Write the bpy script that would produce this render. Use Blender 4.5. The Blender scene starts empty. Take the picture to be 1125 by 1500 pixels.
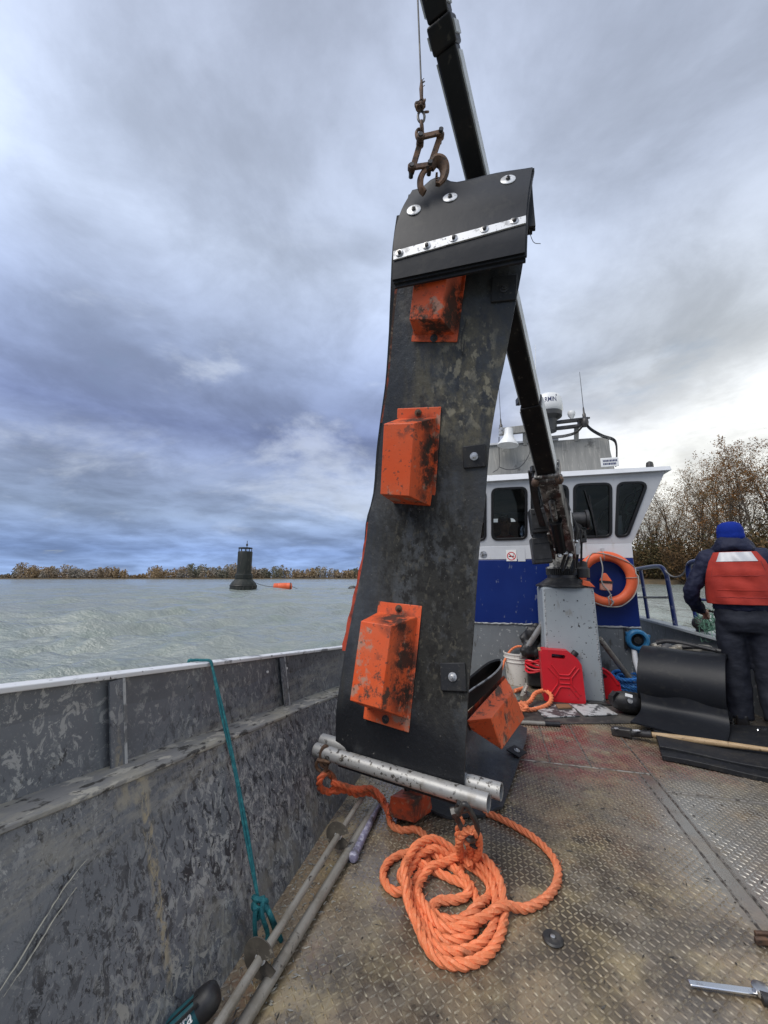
import bpy, bmesh, math, random
import numpy as np
from mathutils import Vector, Matrix
R_ = math.radians
rnd = random.Random(7)
sc = bpy.context.scene
COL = sc.collection

# ------------------------------------------------------------------ camera
FPX = 563.0                      # focal length in photograph pixels (1125 x 1500)
TH = math.atan(96 / FPX)         # upward pitch
CH = 1.28                        # camera height above the deck
YAW = R_(15)                     # heading of the boat against the camera
WATER_Z = -0.50
cam_d = bpy.data.cameras.new('camera')
cam = bpy.data.objects.new('camera', cam_d)
COL.objects.link(cam)
cam.location = (0, 0, CH)
cam.rotation_euler = (R_(90) + TH, 0, 0)
cam_d.sensor_fit = 'VERTICAL'
cam_d.sensor_height = 24
cam_d.lens = 24 * FPX / 1500
cam_d.clip_start = 0.02
cam_d.clip_end = 9000
sc.camera = cam

# ------------------------------------------------------------------ sky and sun
SUN_AZ, SUN_EL = R_(232), R_(52)          # azimuth clockwise from +Y
W = bpy.data.worlds.new('World')
sc.world = W
W.use_nodes = True
wn, wl = W.node_tree.nodes, W.node_tree.links
wn.clear()


def wnode(t, **k):
    n = wn.new(t)
    for a, b in k.items():
        setattr(n, a, b)
    return n


def wmath(op, a, b=None, clamp=False):
    n = wnode('ShaderNodeMath', operation=op, use_clamp=clamp)
    for i, x in enumerate((a, b)):
        if x is None:
            continue
        if isinstance(x, (int, float)):
            n.inputs[i].default_value = x
        else:
            wl.new(x, n.inputs[i])
    return n.outputs[0]


def wmix(f, a, b, mode='MIX'):
    n = wnode('ShaderNodeMix', data_type='RGBA', blend_type=mode)
    for s, x in ((n.inputs[0], f), (n.inputs[6], a), (n.inputs[7], b)):
        if isinstance(x, (int, float)):
            s.default_value = x
        elif isinstance(x, tuple):
            s.default_value = (*x, 1)
        else:
            wl.new(x, s)
    return n.outputs[2]


def wmap(x, lo, hi, a=0.0, b=1.0):
    n = wnode('ShaderNodeMapRange', interpolation_type='SMOOTHSTEP')
    wl.new(x, n.inputs[0])
    for i, v in enumerate((lo, hi, a, b)):
        n.inputs[i + 1].default_value = v
    return n.outputs[0]


def wramp(x, stops):
    n = wnode('ShaderNodeValToRGB')
    wl.new(x, n.inputs[0])
    cr = n.color_ramp
    while len(cr.elements) < len(stops):
        cr.elements.new(0.5)
    for e, (p, c) in zip(cr.elements, stops):
        e.position = p
        e.color = (*c, 1)
    return n.outputs[0]


def wnoise(vec, scale, detail=5, rough=.55, dist=0.0):
    n = wnode('ShaderNodeTexNoise')
    wl.new(vec, n.inputs['Vector'])
    n.inputs['Scale'].default_value = scale
    n.inputs['Detail'].default_value = detail
    n.inputs['Roughness'].default_value = rough
    n.inputs['Distortion'].default_value = dist
    return n.outputs['Fac']


tc = wnode('ShaderNodeTexCoord').outputs['Generated']
sep = wnode('ShaderNodeSeparateXYZ')
wl.new(tc, sep.inputs[0])
X, Y, Z = sep.outputs
zc = wmath('MAXIMUM', Z, 0.0)
den = wmath('ADD', zc, 0.16)
comb = wnode('ShaderNodeCombineXYZ')
wl.new(wmath('DIVIDE', X, den), comb.inputs[0])
wl.new(wmath('DIVIDE', Y, den), comb.inputs[1])
cp = comb.outputs[0]
sky = wnode('ShaderNodeTexSky', sky_type='NISHITA')
sky.sun_disc = False
sky.sun_elevation = SUN_EL
sky.sun_rotation = SUN_AZ
sky.air_density = 1.4
sky.dust_density = 0.6
# cloud deck: heavy blue-grey away from the sun, thin and bright round the sun
left = wramp(zc, [(0, (.23, .33, .55)), (.06, (.18, .265, .48)), (.14, (.23, .30, .45)), (.24, (.23, .285, .43)),
                  (.34, (.165, .21, .37)), (.48, (.26, .32, .485)), (.66, (.435, .505, .66)), (.9, (.41, .465, .605))])
right = wramp(zc, [(0, (.84, .84, .80)), (.17, (.92, .92, .89)), (.33, (.70, .72, .74)), (.46, (.47, .51, .57)),
                   (.68, (.42, .475, .60)), (.9, (.37, .42, .545))])
side = wmap(wmath('ADD', X, wmath('MULTIPLY', wmath('SUBTRACT', wnoise(cp, 1.1, 4), .5), .5)), .02, .62)
base = wmix(side, left, right)
n1 = wnoise(cp, 1.15, 8, .58, .25)
n2 = wnoise(cp, 2.7, 8, .62, .35)
body = wmath('ADD', wmath('MULTIPLY', n1, .64), wmath('MULTIPLY', n2, .36))
n0 = wnoise(cp, .62, 3, .5, .3)
shade = wmath('MULTIPLY', wmap(body, .37, .63, .78, 1.25), wmap(n0, .36, .64, .84, 1.22))
shc = wnode('ShaderNodeCombineXYZ')
for i in range(3):
    wl.new(shade, shc.inputs[i])
cloud = wmix(1.0, base, shc.outputs[0], 'MULTIPLY')
# bright torn edges
comb2 = wnode('ShaderNodeCombineXYZ')
wl.new(wmath('MULTIPLY', X, 1.0), comb2.inputs[0])
wl.new(wmath('MULTIPLY', Y, 1.0), comb2.inputs[1])
wl.new(wmath('MULTIPLY', Z, 2.3), comb2.inputs[2])
n3 = wnoise(comb2.outputs[0], 1.75, 7, .62, .35)
low = wmath('MULTIPLY', wmap(zc, .04, .14), wmap(zc, .55, .80, 1, 0))
torn = wmath('MULTIPLY', wmath('MULTIPLY', wmap(n3, .54, .70), low), .38)
cloud = wmix(torn, cloud, (.66, .72, .82))
gap = wmath('MULTIPLY', wmap(n1, .38, .27), .35)
nish = wmix(1.0, sky.outputs[0], (.1, .1, .1), 'MULTIPLY')
col = wmix(gap, cloud, nish)
bg = wnode('ShaderNodeBackground')
scl = wmix(1.0, col, (6.9, 6.9, 6.8), 'MULTIPLY')   # the cloud colours above are display values at strength 0.1
wl.new(scl, bg.inputs[0])
bg.inputs[1].default_value = 0.1
out = wnode('ShaderNodeOutputWorld')
wl.new(bg.outputs[0], out.inputs[0])

sl = bpy.data.lights.new('sun', 'SUN')
sl.energy = 1.5
sl.angle = R_(42)
sl.color = (1, .95, .88)
sun = bpy.data.objects.new('sun', sl)
COL.objects.link(sun)
sd = Vector((math.sin(SUN_AZ) * math.cos(SUN_EL), math.cos(SUN_AZ) * math.cos(SUN_EL), math.sin(SUN_EL)))
sun.rotation_euler = sd.to_track_quat('Z', 'Y').to_euler()

vs = sc.view_settings
vs.view_transform = 'Standard'
vs.look = 'None'
vs.exposure = 0.95
vs.gamma = 1
vs.use_curve_mapping = False
sc.render.engine = 'CYCLES'
sc.render.resolution_x = 768
sc.render.resolution_y = 1024
sc.cycles.max_bounces = 6

# ------------------------------------------------------------------ measuring helpers
ST, CT = math.sin(TH), math.cos(TH)
SY, CY = math.sin(YAW), math.cos(YAW)
V = Vector


def ray(u, v):
    a, b = (u - 562.5) / FPX, (750 - v) / FPX
    return V((a, CT - b * ST, ST + b * CT))


EYE = V((0, 0, CH))


def at(u, v, d):
    return EYE + ray(u, v) * d


def gnd(u, v, z=0.0):
    r = ray(u, v)
    return EYE + r * ((z - CH) / r.z)


BOAT = Matrix.Rotation(-YAW, 4, 'Z')          # boat coordinates: x = starboard-ish, y = fore-aft, z = up
BINV = BOAT.inverted()


def onplane(u, v, p, n):
    r = ray(u, v)
    return EYE + r * ((V(p) - EYE).dot(V(n)) / r.dot(V(n)))


def bF(u, v, f):
    return BINV @ onplane(u, v, BOAT @ V((0, f, 0)), BOAT.to_3x3() @ V((0, 1, 0)))


def bR(u, v, r):
    return BINV @ onplane(u, v, BOAT @ V((r, 0, 0)), BOAT.to_3x3() @ V((1, 0, 0)))


def bG(u, v, z=0.0):
    return BINV @ gnd(u, v, z)


# ------------------------------------------------------------------ materials
def srgb(r, g, b):
    f = lambda c: (c / 255 / 12.92) if c / 255 <= .04045 else ((c / 255 + .055) / 1.055) ** 2.4
    return (f(r), f(g), f(b))


def mat(name, base, rough=.6, metal=0.0, spec=.5, layers=(), bump=(), coat=0.0, wave=None):
    m = bpy.data.materials.new(name)
    m.use_nodes = True
    N, L = m.node_tree.nodes, m.node_tree.links
    b = N['Principled BSDF']
    b.inputs['Metallic'].default_value = metal
    b.inputs['Specular IOR Level'].default_value = spec
    b.inputs['Coat Weight'].default_value = coat
    b.inputs['Coat Roughness'].default_value = .18
    tco = N.new('ShaderNodeTexCoord').outputs['Object']
    colr, rgh = None, None

    def noise(s, st=(1, 1, 1), d=5, rr=.6, dist=0.0, off=(0, 0, 0)):
        mp = N.new('ShaderNodeMapping')
        L.new(tco, mp.inputs[0])
        mp.inputs['Scale'].default_value = st
        mp.inputs['Location'].default_value = off
        n = N.new('ShaderNodeTexNoise')
        L.new(mp.outputs[0], n.inputs[0])
        n.inputs['Scale'].default_value = s
        n.inputs['Detail'].default_value = d
        n.inputs['Roughness'].default_value = rr
        n.inputs['Distortion'].default_value = dist
        return n.outputs['Fac']

    def mrange(x, lo, hi, a=0, c=1):
        n = N.new('ShaderNodeMapRange')
        L.new(x, n.inputs[0])
        for i, q in enumerate((lo, hi, a, c)):
            n.inputs[i + 1].default_value = q
        return n.outputs[0]

    def mul(x, y):
        n = N.new('ShaderNodeMath')
        n.operation = 'MULTIPLY'
        for i, q in enumerate((x, y)):
            if isinstance(q, (int, float)):
                n.inputs[i].default_value = q
            else:
                L.new(q, n.inputs[i])
        return n.outputs[0]

    def put(sock, x):
        if isinstance(x, (int, float)):
            sock.default_value = x
        elif isinstance(x, tuple):
            sock.default_value = (*x, 1)
        else:
            L.new(x, sock)

    colr, rgh, mtl = tuple(base), float(rough), float(metal)
    for k, l in enumerate(layers):
        off = (k * 7.3 + 1.1, k * 3.7, k * 5.9)
        fac = mrange(noise(l.get('s', 5), l.get('st', (1, 1, 1)), l.get('d', 5), l.get('rr', .6), l.get('dist', 0), off),
                     l.get('lo', .5), l.get('hi', .6))
        if 'm' in l:
            q = l['m']
            fac = mul(fac, mrange(noise(q[0], q[3] if len(q) > 3 else (1, 1, 1), 3, .5, 0, (k * 2.2 + 9, 4, k)), q[1], q[2]))
        if 'blob' in l:                       # a patch with a place and an outline of its own
            c, rad, soft = l['blob']
            vm = N.new('ShaderNodeVectorMath')
            vm.operation = 'SUBTRACT'
            L.new(tco, vm.inputs[0])
            vm.inputs[1].default_value = c
            vd = N.new('ShaderNodeVectorMath')
            vd.operation = 'DIVIDE'
            L.new(vm.outputs[0], vd.inputs[0])
            vd.inputs[1].default_value = rad
            vl = N.new('ShaderNodeVectorMath')
            vl.operation = 'LENGTH'
            L.new(vd.outputs[0], vl.inputs[0])
            nn = noise(4.0, d=4)
            ad = N.new('ShaderNodeMath')
            ad.operation = 'ADD'
            L.new(vl.outputs['Value'], ad.inputs[0])
            L.new(mul(nn, .9), ad.inputs[1])
            fac = mul(fac, mrange(ad.outputs[0], 1.45 + soft, 1.45 - soft))
        fac = mul(fac, l.get('f', 1.0))
        if 'c' in l:
            mx = N.new('ShaderNodeMix')
            mx.data_type = 'RGBA'
            put(mx.inputs[0], fac)
            put(mx.inputs[6], colr)
            put(mx.inputs[7], tuple(l['c']))
            colr = mx.outputs[2]
        if 'rough' in l:
            mx = N.new('ShaderNodeMix')
            mx.data_type = 'FLOAT'
            put(mx.inputs[0], fac)
            put(mx.inputs[2], rgh)
            put(mx.inputs[3], l['rough'])
            rgh = mx.outputs[0]
        if 'metal' in l:
            mx = N.new('ShaderNodeMix')
            mx.data_type = 'FLOAT'
            put(mx.inputs[0], fac)
            put(mx.inputs[2], mtl)
            put(mx.inputs[3], l['metal'])
            mtl = mx.outputs[0]
    put(b.inputs['Metallic'], mtl)
    put(b.inputs['Base Color'], colr)
    put(b.inputs['Roughness'], rgh)
    nrm = None
    for (s, strength, dist, st) in bump:
        bn = N.new('ShaderNodeBump')
        bn.inputs['Strength'].default_value = strength
        bn.inputs['Distance'].default_value = dist
        L.new(noise(s, st, 5, .6), bn.inputs['Height'])
        if nrm:
            L.new(nrm, bn.inputs['Normal'])
        nrm = bn.outputs[0]
    if nrm:
        L.new(nrm, b.inputs['Normal'])
    return m


G1 = (1, 1, 1)
MT = {}
MT['deck'] = mat('tread_plate_paint', (.215, .160, .098), .38, 0, .5, [
    dict(s=2.2, lo=.40, hi=.62, c=(.160, .138, .108)),
    dict(s=5.0, lo=.50, hi=.64, c=(.30, .24, .13), f=.7),
    dict(s=7, lo=.50, hi=.62, c=(.165, .088, .05), m=(1.2, .45, .6), f=.65),
    dict(s=11, lo=.52, hi=.66, c=(.055, .045, .036), m=(1.6, .42, .55), f=.85),
    dict(s=4, lo=.47, hi=.60, c=(.055, .045, .035), m=(.9, .42, .6), f=.75, d=8, rough=.26),
    dict(s=38, lo=.54, hi=.66, c=(.28, .24, .165), f=.5, st=(1, .7, 1)),
    dict(s=55, lo=.57, hi=.67, c=(.035, .029, .023), f=.75),
    dict(s=130, lo=.58, hi=.66, c=(.30, .27, .20), f=.35),
    dict(s=9, lo=.40, hi=.58, c=(.15, .042, .038), blob=((.42, 3.45, 0), (.62, .55, 1), .3), f=.8),
    dict(s=9, lo=.42, hi=.60, c=(.125, .045, .04), blob=((1.05, 3.35, 0), (.5, .3, 1), .3), f=.7),
    dict(s=3.0, lo=.35, hi=.52, c=(.30, .285, .25), rough=.20, metal=.55, blob=((1.2, 2.50, 0), (.48, .70, 1), .4), f=.9),
    dict(s=3.0, lo=.40, hi=.52, rough=.16, blob=((.55, 2.35, 0), (.50, .5, 1), .4)),
    dict(s=3.5, lo=.45, hi=.58, c=(.055, .045, .036), rough=.22, blob=((.0, 2.1, 0), (.6, .75, 1), .4), f=.8),
    dict(s=2.6, lo=.44, hi=.56, rough=.17)], [(120, .25, .004, G1)], coat=.45)
MT['deck_bar'] = mat('tread_bar_worn_paint', (.225, .170, .105), .42, 0, .4, [
    dict(s=2.2, lo=.40, hi=.62, c=(.165, .145, .115)),
    dict(s=5.0, lo=.50, hi=.64, c=(.29, .235, .13), f=.7),
    dict(s=60, lo=.57, hi=.64, c=(.34, .31, .25), metal=.2, f=.5),
    dict(s=11, lo=.52, hi=.66, c=(.10, .085, .068), m=(1.6, .42, .55), f=.85),
    dict(s=4, lo=.47, hi=.60, c=(.085, .068, .05), m=(.9, .42, .6), f=.7, d=8),
    dict(s=40, lo=.52, hi=.66, c=(.42, .38, .28), f=.5),
    dict(s=9, lo=.40, hi=.58, c=(.26, .075, .065), blob=((.42, 3.45, 0), (.62, .55, 1), .3), f=.8),
    dict(s=9, lo=.42, hi=.60, c=(.22, .08, .07), blob=((1.05, 3.35, 0), (.5, .3, 1), .3), f=.7),
    dict(s=3.0, lo=.35, hi=.52, c=(.36, .35, .32), rough=.30, metal=.45, blob=((1.22, 2.52, 0), (.36, .55, 1), .3), f=.85)])
MT['seam'] = mat('deck_seam_grime', (.05, .042, .034), .6, bump=[(40, .4, .01, G1)])
MT['weld'] = mat('weld_bead_steel', (.24, .22, .19), .4, .4, layers=[dict(s=30, lo=.45, hi=.6, c=(.07, .06, .05))], bump=[(60, .5, .004, G1)])
chip2 = (.29, .296, .292)
chip = (.26, .265, .26)
MT['hull_paint'] = mat('chipped_grey_hull_paint', (.114, .124, .140), .48, 0, .4, [
    dict(s=1.1, lo=.40, hi=.7, c=(.14, .15, .164)),
    dict(s=2.5, lo=.45, hi=.70, c=(.080, .087, .100), f=.7, d=7),
    dict(s=7, lo=.57, hi=.60, c=(.20, .21, .215), m=(.9, .50, .60), d=10, rr=.78, f=.8),
    dict(s=30, lo=.54, hi=.57, dist=.8, c=chip2, st=(1, 1, .75), m=(1.25, .45, .57), d=8, rr=.72),
    dict(s=15, lo=.575, hi=.595, dist=1.2, c=(.32, .325, .315), st=(1, 1, .7), m=(.85, .50, .60), d=10, rr=.78),
    dict(s=48, lo=.555, hi=.585, dist=.8, c=(.030, .032, .037), st=(1, 1, .6), m=(1.5, .47, .57), d=8, rr=.74),
    dict(s=18, lo=.60, hi=.63, dist=1.0, c=(.034, .036, .040), st=(1, 1, .5), m=(1.1, .52, .60), d=9, rr=.76),
    dict(s=30, lo=.52, hi=.55, dist=1.0, c=(.31, .315, .305), st=(1, 1, .7), blob=((-.02, -.25, .22), (1, .75, .40), .3), d=9, rr=.75),
    dict(s=34, lo=.53, hi=.56, dist=1.0, c=(.030, .032, .037), st=(1, 1, .6), blob=((-.1, -.2, .35), (1, 1.0, .40), .35), d=9, rr=.75),
    dict(s=20, lo=.53, hi=.56, dist=1.0, c=(.29, .285, .26), st=(1, 1, .8), blob=((-.1, -.95, .08), (1, .5, .16), .3), d=9, rr=.75),
    dict(s=120, lo=.60, hi=.64, c=(.26, .265, .26), m=(2.0, .42, .55), f=.6),
    dict(s=30, lo=.46, hi=.54, dist=1.5, c=(.33, .28, .18), st=(1, 1, .5), blob=((-.05, -.905, .42), (1, .017, .30), .35), d=8, rr=.75, f=.85),
    dict(s=26, lo=.44, hi=.54, c=(.30, .27, .20), st=(1, 1, .6), blob=((-.1, -.93, .63), (1, .06, .035), .25), d=7, f=.7),
    dict(s=14, lo=.60, hi=.68, c=(.26, .23, .17), st=(1, 1.6, .12), m=(1.0, .56, .64), f=.3),
    dict(s=30, lo=.44, hi=.58, c=(.27, .26, .225), st=(1, .25, 1), blob=((-.15, .0, .60), (1, 3.0, .07), .35), f=.5, d=8, rr=.75),
    dict(s=9, lo=.47, hi=.60, c=(.17, .16, .135), blob=((-.0, -.5, .07), (1, 1.6, .16), .35), f=.75, rough=.75, d=8, rr=.7)],
    [(34, .3, .005, G1), (3, .2, .03, G1)])
MT['ledge_dirt'] = mat('muddy_ledge_paint', (.185, .185, .18), .7, 0, .3, [
    dict(s=9, lo=.45, hi=.62, c=(.29, .275, .225), st=(1, .35, 1), d=7, rr=.7),
    dict(s=22, lo=.54, hi=.6, c=(.35, .335, .29), st=(1, .5, 1)),
    dict(s=30, lo=.56, hi=.63, c=(.05, .048, .045), st=(1, .5, 1))], [(40, .5, .006, G1)])
MT['rail_white'] = mat('worn_white_gunwale_paint', (.60, .61, .62), .5, 0, .5, [
    dict(s=7, lo=.57, hi=.62, c=(.20, .205, .21), d=8, rr=.65, st=(1, .7, 1)),
    dict(s=30, lo=.62, hi=.66, c=(.08, .075, .07))], [(30, .3, .004, G1)])
MT['weld_edge'] = mat('pale_scuffed_edge', (.35, .36, .36), .5, 0, .5, [dict(s=20, lo=.5, hi=.6, c=(.12, .125, .13))])
MT['rubber'] = mat('black_rubber', (.011, .012, .014), .46, 0, .3, [
    dict(s=1.6, lo=.40, hi=.66, c=(.020, .0215, .025), rough=.55),
    dict(s=14, lo=.50, hi=.64, c=(.034, .033, .030), st=(1, 1, .5), f=.5),
    dict(s=60, lo=.60, hi=.68, c=(.12, .115, .10), f=.35)], [(18, .25, .006, G1), (90, .1, .002, G1)])
MT['rubber_muddy'] = mat('muddy_wet_rubber', (.028, .031, .036), .36, 0, .4, [
    dict(s=1.8, lo=.40, hi=.62, c=(.040, .044, .049), rough=.5),
    dict(s=10, lo=.47, hi=.62, c=(.045, .044, .038), st=(2.5, 2.5, .3), f=.6, d=7),
    dict(s=9, lo=.34, hi=.48, c=(.017, .017, .0145), st=(1, 1, .7), blob=((.20, .0, .80), (.26, .7, .95), .35), rough=.75, d=8, rr=.7),
    dict(s=13, lo=.44, hi=.58, c=(.125, .115, .082), st=(1, 1, .6), blob=((.38, -.2, 1.86), (.22, .8, .34), .35), f=.85, d=8, rr=.72, rough=.8),
    dict(s=26, lo=.52, hi=.60, c=(.25, .232, .17), st=(1, 1, .7), blob=((.40, -.2, 1.90), (.18, .8, .26), .35), f=.85, d=6),
    dict(s=10, lo=.46, hi=.60, c=(.085, .080, .058), st=(2.2, 2.2, .25), blob=((.16, -.1, 1.80), (.07, .8, .36), .3), f=.8, d=7),
    dict(s=5, lo=.52, hi=.62, c=(.062, .068, .072), st=(1.5, 1.5, .5), f=.6, d=8, rough=.3),
    dict(s=22, lo=.48, hi=.58, c=(.006, .006, .0055), st=(1, 1, .8), blob=((.20, .1, .75), (.27, .7, .72), .3), rough=.8, f=.95, d=8, rr=.7),
    dict(s=30, lo=.57, hi=.64, c=(.062, .058, .044), st=(1.2, 1.2, .8), blob=((.22, .1, .80), (.26, .7, .85), .3), f=.7),
    dict(s=4, lo=.60, hi=.66, c=(.12, .12, .108), st=(1, 1, .7), f=.6, d=7),
    dict(s=3, lo=.3, hi=.45, c=(.009, .010, .0125), blob=((.0, .0, .02), (.6, .8, .26), .3), rough=.42),
    dict(s=55, lo=.67, hi=.71, c=(.16, .155, .14), f=.6)],
    [(30, .5, .010, (1, 1, .8)), (5, .2, .02, G1)])
MT['rubber_edge'] = mat('grey_rubber_sheen', (.0085, .0098, .013), .46, 0, .28, [
    dict(s=2.5, lo=.4, hi=.65, c=(.012, .0135, .017)),
    dict(s=16, lo=.56, hi=.64, c=(.03, .03, .028), f=.4)], [(14, .2, .006, G1)])
MT['orange'] = mat('scuffed_orange_paint', (.66, .095, .022), .45, 0, .4, [
    dict(s=3, lo=.4, hi=.7, c=(.66, .15, .06)),
    dict(s=8, lo=.56, hi=.62, c=(.30, .24, .17), d=7, rr=.68, f=.7),
    dict(s=12, lo=.515, hi=.60, c=(.05, .04, .03), d=8, rr=.72, m=(3.4, .44, .54), f=.95, rough=.75),
    dict(s=45, lo=.60, hi=.66, c=(.06, .045, .035), f=.75)], [(20, .2, .006, G1)])
MT['orange_dirty_shade'] = mat('grimy_shade_dark_orange_paint', (.36, .05, .015), .55, 0, .35, [  # dirty paint, darkened further to put in the shade under the pipes
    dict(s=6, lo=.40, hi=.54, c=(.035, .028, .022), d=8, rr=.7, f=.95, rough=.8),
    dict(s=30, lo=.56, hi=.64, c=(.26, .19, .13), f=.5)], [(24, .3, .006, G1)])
MT['edge_red'] = mat('faded_red_orange_edge', (.40, .055, .025), .55, 0, .3, [dict(s=9, lo=.5, hi=.62, c=(.12, .03, .02), d=6), dict(s=30, lo=.6, hi=.66, c=(.03, .02, .018))], [(30, .3, .006, G1)])
MT['galv'] = mat('galvanised_steel', (.33, .33, .32), .45, .35, .5, [
    dict(s=12, lo=.45, hi=.62, c=(.32, .32, .315)),
    dict(s=42, lo=.56, hi=.60, c=(.05, .045, .04), m=(4, .44, .54)),
    dict(s=8, lo=.54, hi=.66, c=(.16, .14, .11), f=.6),
    dict(s=5, lo=.58, hi=.68, c=(.22, .19, .14), f=.6)], [(50, .2, .003, G1)])
MT['grimy_pipe'] = mat('grimy_steel_pipe', (.30, .285, .25), .5, .3, .5, [
    dict(s=6, lo=.45, hi=.65, c=(.19, .17, .135)),
    dict(s=34, lo=.55, hi=.64, c=(.32, .30, .26), f=.6),
    dict(s=22, lo=.60, hi=.66, c=(.05, .042, .035))], [(50, .3, .003, G1)])
MT['helix'] = mat('shade_dark_brown_steel', (.085, .075, .062), .6, .2, .4, [dict(s=14, lo=.46, hi=.62, c=(.14, .125, .10)), dict(s=40, lo=.6, hi=.66, c=(.25, .23, .19))], [(50, .3, .003, G1)])  # dark base puts the shade on the plate faces into the colour
MT['scratch'] = mat('pale_scraped_primer', (.36, .35, .29), .6, 0, .3, [dict(s=40, lo=.5, hi=.62, c=(.2, .2, .185))])
MT['chrome'] = mat('bright_chrome', (.72, .73, .74), .2, 1, .5, [dict(s=14, lo=.5, hi=.66, c=(.45, .45, .45), rough=.4)])
MT['zinc'] = mat('zinc_hardware', (.55, .55, .54), .35, .8, .5, [dict(s=30, lo=.5, hi=.62, c=(.2, .19, .17))])
MT['bar_white'] = mat('bright_aluminium_bar', (.66, .67, .68), .45, .3, .5, [dict(s=20, lo=.55, hi=.63, c=(.36, .36, .36)), dict(s=60, lo=.62, hi=.66, c=(.1, .1, .1))])
MT['rust'] = mat('rusty_steel', (.085, .052, .036), .65, .3, .4, [dict(s=14, lo=.45, hi=.6, c=(.15, .085, .05)), dict(s=30, lo=.55, hi=.63, c=(.03, .025, .022))], [(50, .5, .004, G1)])
MT['dark_steel'] = mat('dark_oily_steel', (.035, .034, .034), .42, .3, .5, [dict(s=12, lo=.5, hi=.62, c=(.08, .075, .068))], [(30, .3, .004, G1)])
MT['boom_black'] = mat('black_crane_paint', (.006, .006, .007), .42, 0, .22, [
    dict(s=8, lo=.52, hi=.68, c=(.016, .013, .011), st=(1, 1, .4), rough=.55),
    dict(s=24, lo=.63, hi=.67, c=(.08, .07, .055), f=.5)], [(20, .2, .004, G1)])
MT['boom_worn'] = mat('worn_greasy_crane_steel', (.045, .042, .04), .38, .25, .5, [
    dict(s=12, lo=.46, hi=.58, c=(.20, .19, .17), st=(1, 1, .28), d=7),
    dict(s=9, lo=.52, hi=.62, c=(.05, .022, .016), st=(1, 1, .5)),
    dict(s=26, lo=.58, hi=.64, c=(.50, .49, .45), f=.8, st=(1, 1, .4))], [(30, .4, .004, G1)])
MT['boom_grey'] = mat('pale_grey_crane_flank', (.50, .52, .53), .4, 0, .5, [dict(s=10, lo=.5, hi=.62, c=(.34, .35, .35), st=(1, 1, .4)), dict(s=40, lo=.62, hi=.66, c=(.08, .07, .06))])  # pale base stands in for sky reflected along the boom's flank
MT['post_pale'] = mat('worn_cream_crane_post', (.46, .45, .41), .5, 0, .5, [dict(s=13, lo=.50, hi=.56, c=(.05, .048, .045), d=6), dict(s=8, lo=.5, hi=.62, c=(.25, .24, .21))])
MT['pedestal'] = mat('pale_grey_pedestal_paint', (.32, .355, .37), .5, 0, .4, [
    dict(s=2, lo=.4, hi=.65, c=(.28, .31, .325)),
    dict(s=30, lo=.655, hi=.67, c=(.035, .03, .028)),
    dict(s=12, lo=.60, hi=.66, c=(.20, .19, .165), st=(1, 1, .25), f=.6)], [(60, .15, .003, G1)])
MT['blue'] = mat('deep_blue_cabin_paint', (.003, .0165, .125), .4, 0, .3, [dict(s=2.5, lo=.4, hi=.7, c=(.005, .022, .145)), dict(s=22, lo=.66, hi=.69, c=(.10, .12, .2), st=(1, 1, .4))], [(9, .08, .01, G1)])
MT['white'] = mat('white_cabin_paint', (.56, .575, .60), .42, 0, .4, [dict(s=3, lo=.45, hi=.7, c=(.49, .505, .525)), dict(s=14, lo=.62, hi=.7, c=(.42, .40, .36), st=(1, 1, .25), f=.5)], [(9, .06, .01, G1)])
MT['cabin_grey'] = mat('grey_deckhouse_paint', (.15, .165, .175), .5, 0, .4, [
    dict(s=3, lo=.4, hi=.65, c=(.12, .132, .142)),
    dict(s=20, lo=.60, hi=.64, c=(.30, .31, .31)),
    dict(s=12, lo=.58, hi=.66, c=(.07, .068, .065), st=(1, 1, .3))], [(20, .15, .006, G1)])
MT['canvas'] = mat('weathered_grey_panel', (.27, .27, .255), .75, 0, .3, [
    dict(s=6, lo=.42, hi=.62, c=(.22, .22, .21), st=(3, 1, .3)),
    dict(s=16, lo=.56, hi=.64, c=(.33, .325, .30), st=(3, 1, .3)),
    dict(s=4, lo=.6, hi=.68, c=(.12, .12, .115))], [(14, .2, .01, (2, 1, .4))])
MT['black'] = mat('matt_black_plastic', (.014, .014, .015), .5, 0, .5, [dict(s=20, lo=.5, hi=.66, c=(.03, .03, .032))])
MT['gasket'] = mat('black_window_rubber', (.008, .008, .009), .4)
MT['interior'] = mat('dim_cabin_lining', (.06, .056, .052), .8, layers=[dict(s=2, lo=.45, hi=.6, c=(.03, .03, .03))])
MT['radome'] = mat('white_radome_plastic', (.74, .75, .75), .35, 0, .5, [dict(s=5, lo=.5, hi=.7, c=(.66, .66, .64))])
MT['radome_grey'] = mat('dark_grey_plastic', (.045, .047, .05), .5)
MT['ink_blue'] = mat('navy_print', (.01, .02, .09), .5)
MT['ink_red'] = mat('red_print', (.55, .03, .04), .5)
MT['ink_white'] = mat('white_print', (.78, .78, .76), .5)
MT['ring_orange'] = mat('faded_orange_vinyl', (.72, .135, .05), .5, 0, .4, [dict(s=5, lo=.4, hi=.7, c=(.62, .10, .035))], [(30, .12, .004, G1)])
MT['grey_line'] = mat('weathered_grey_line', (.32, .31, .29), .8)
MT['blue_rail'] = mat('navy_rail_paint', (.010, .022, .105), .32, 0, .5, [dict(s=18, lo=.6, hi=.66, c=(.15, .16, .2))])
MT['red_plastic'] = mat('red_fuel_can_plastic', (.56, .012, .022), .36, 0, .5, [dict(s=4, lo=.4, hi=.7, c=(.48, .012, .02)), dict(s=30, lo=.66, hi=.7, c=(.2, .03, .03))], [(40, .1, .003, G1)])
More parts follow.
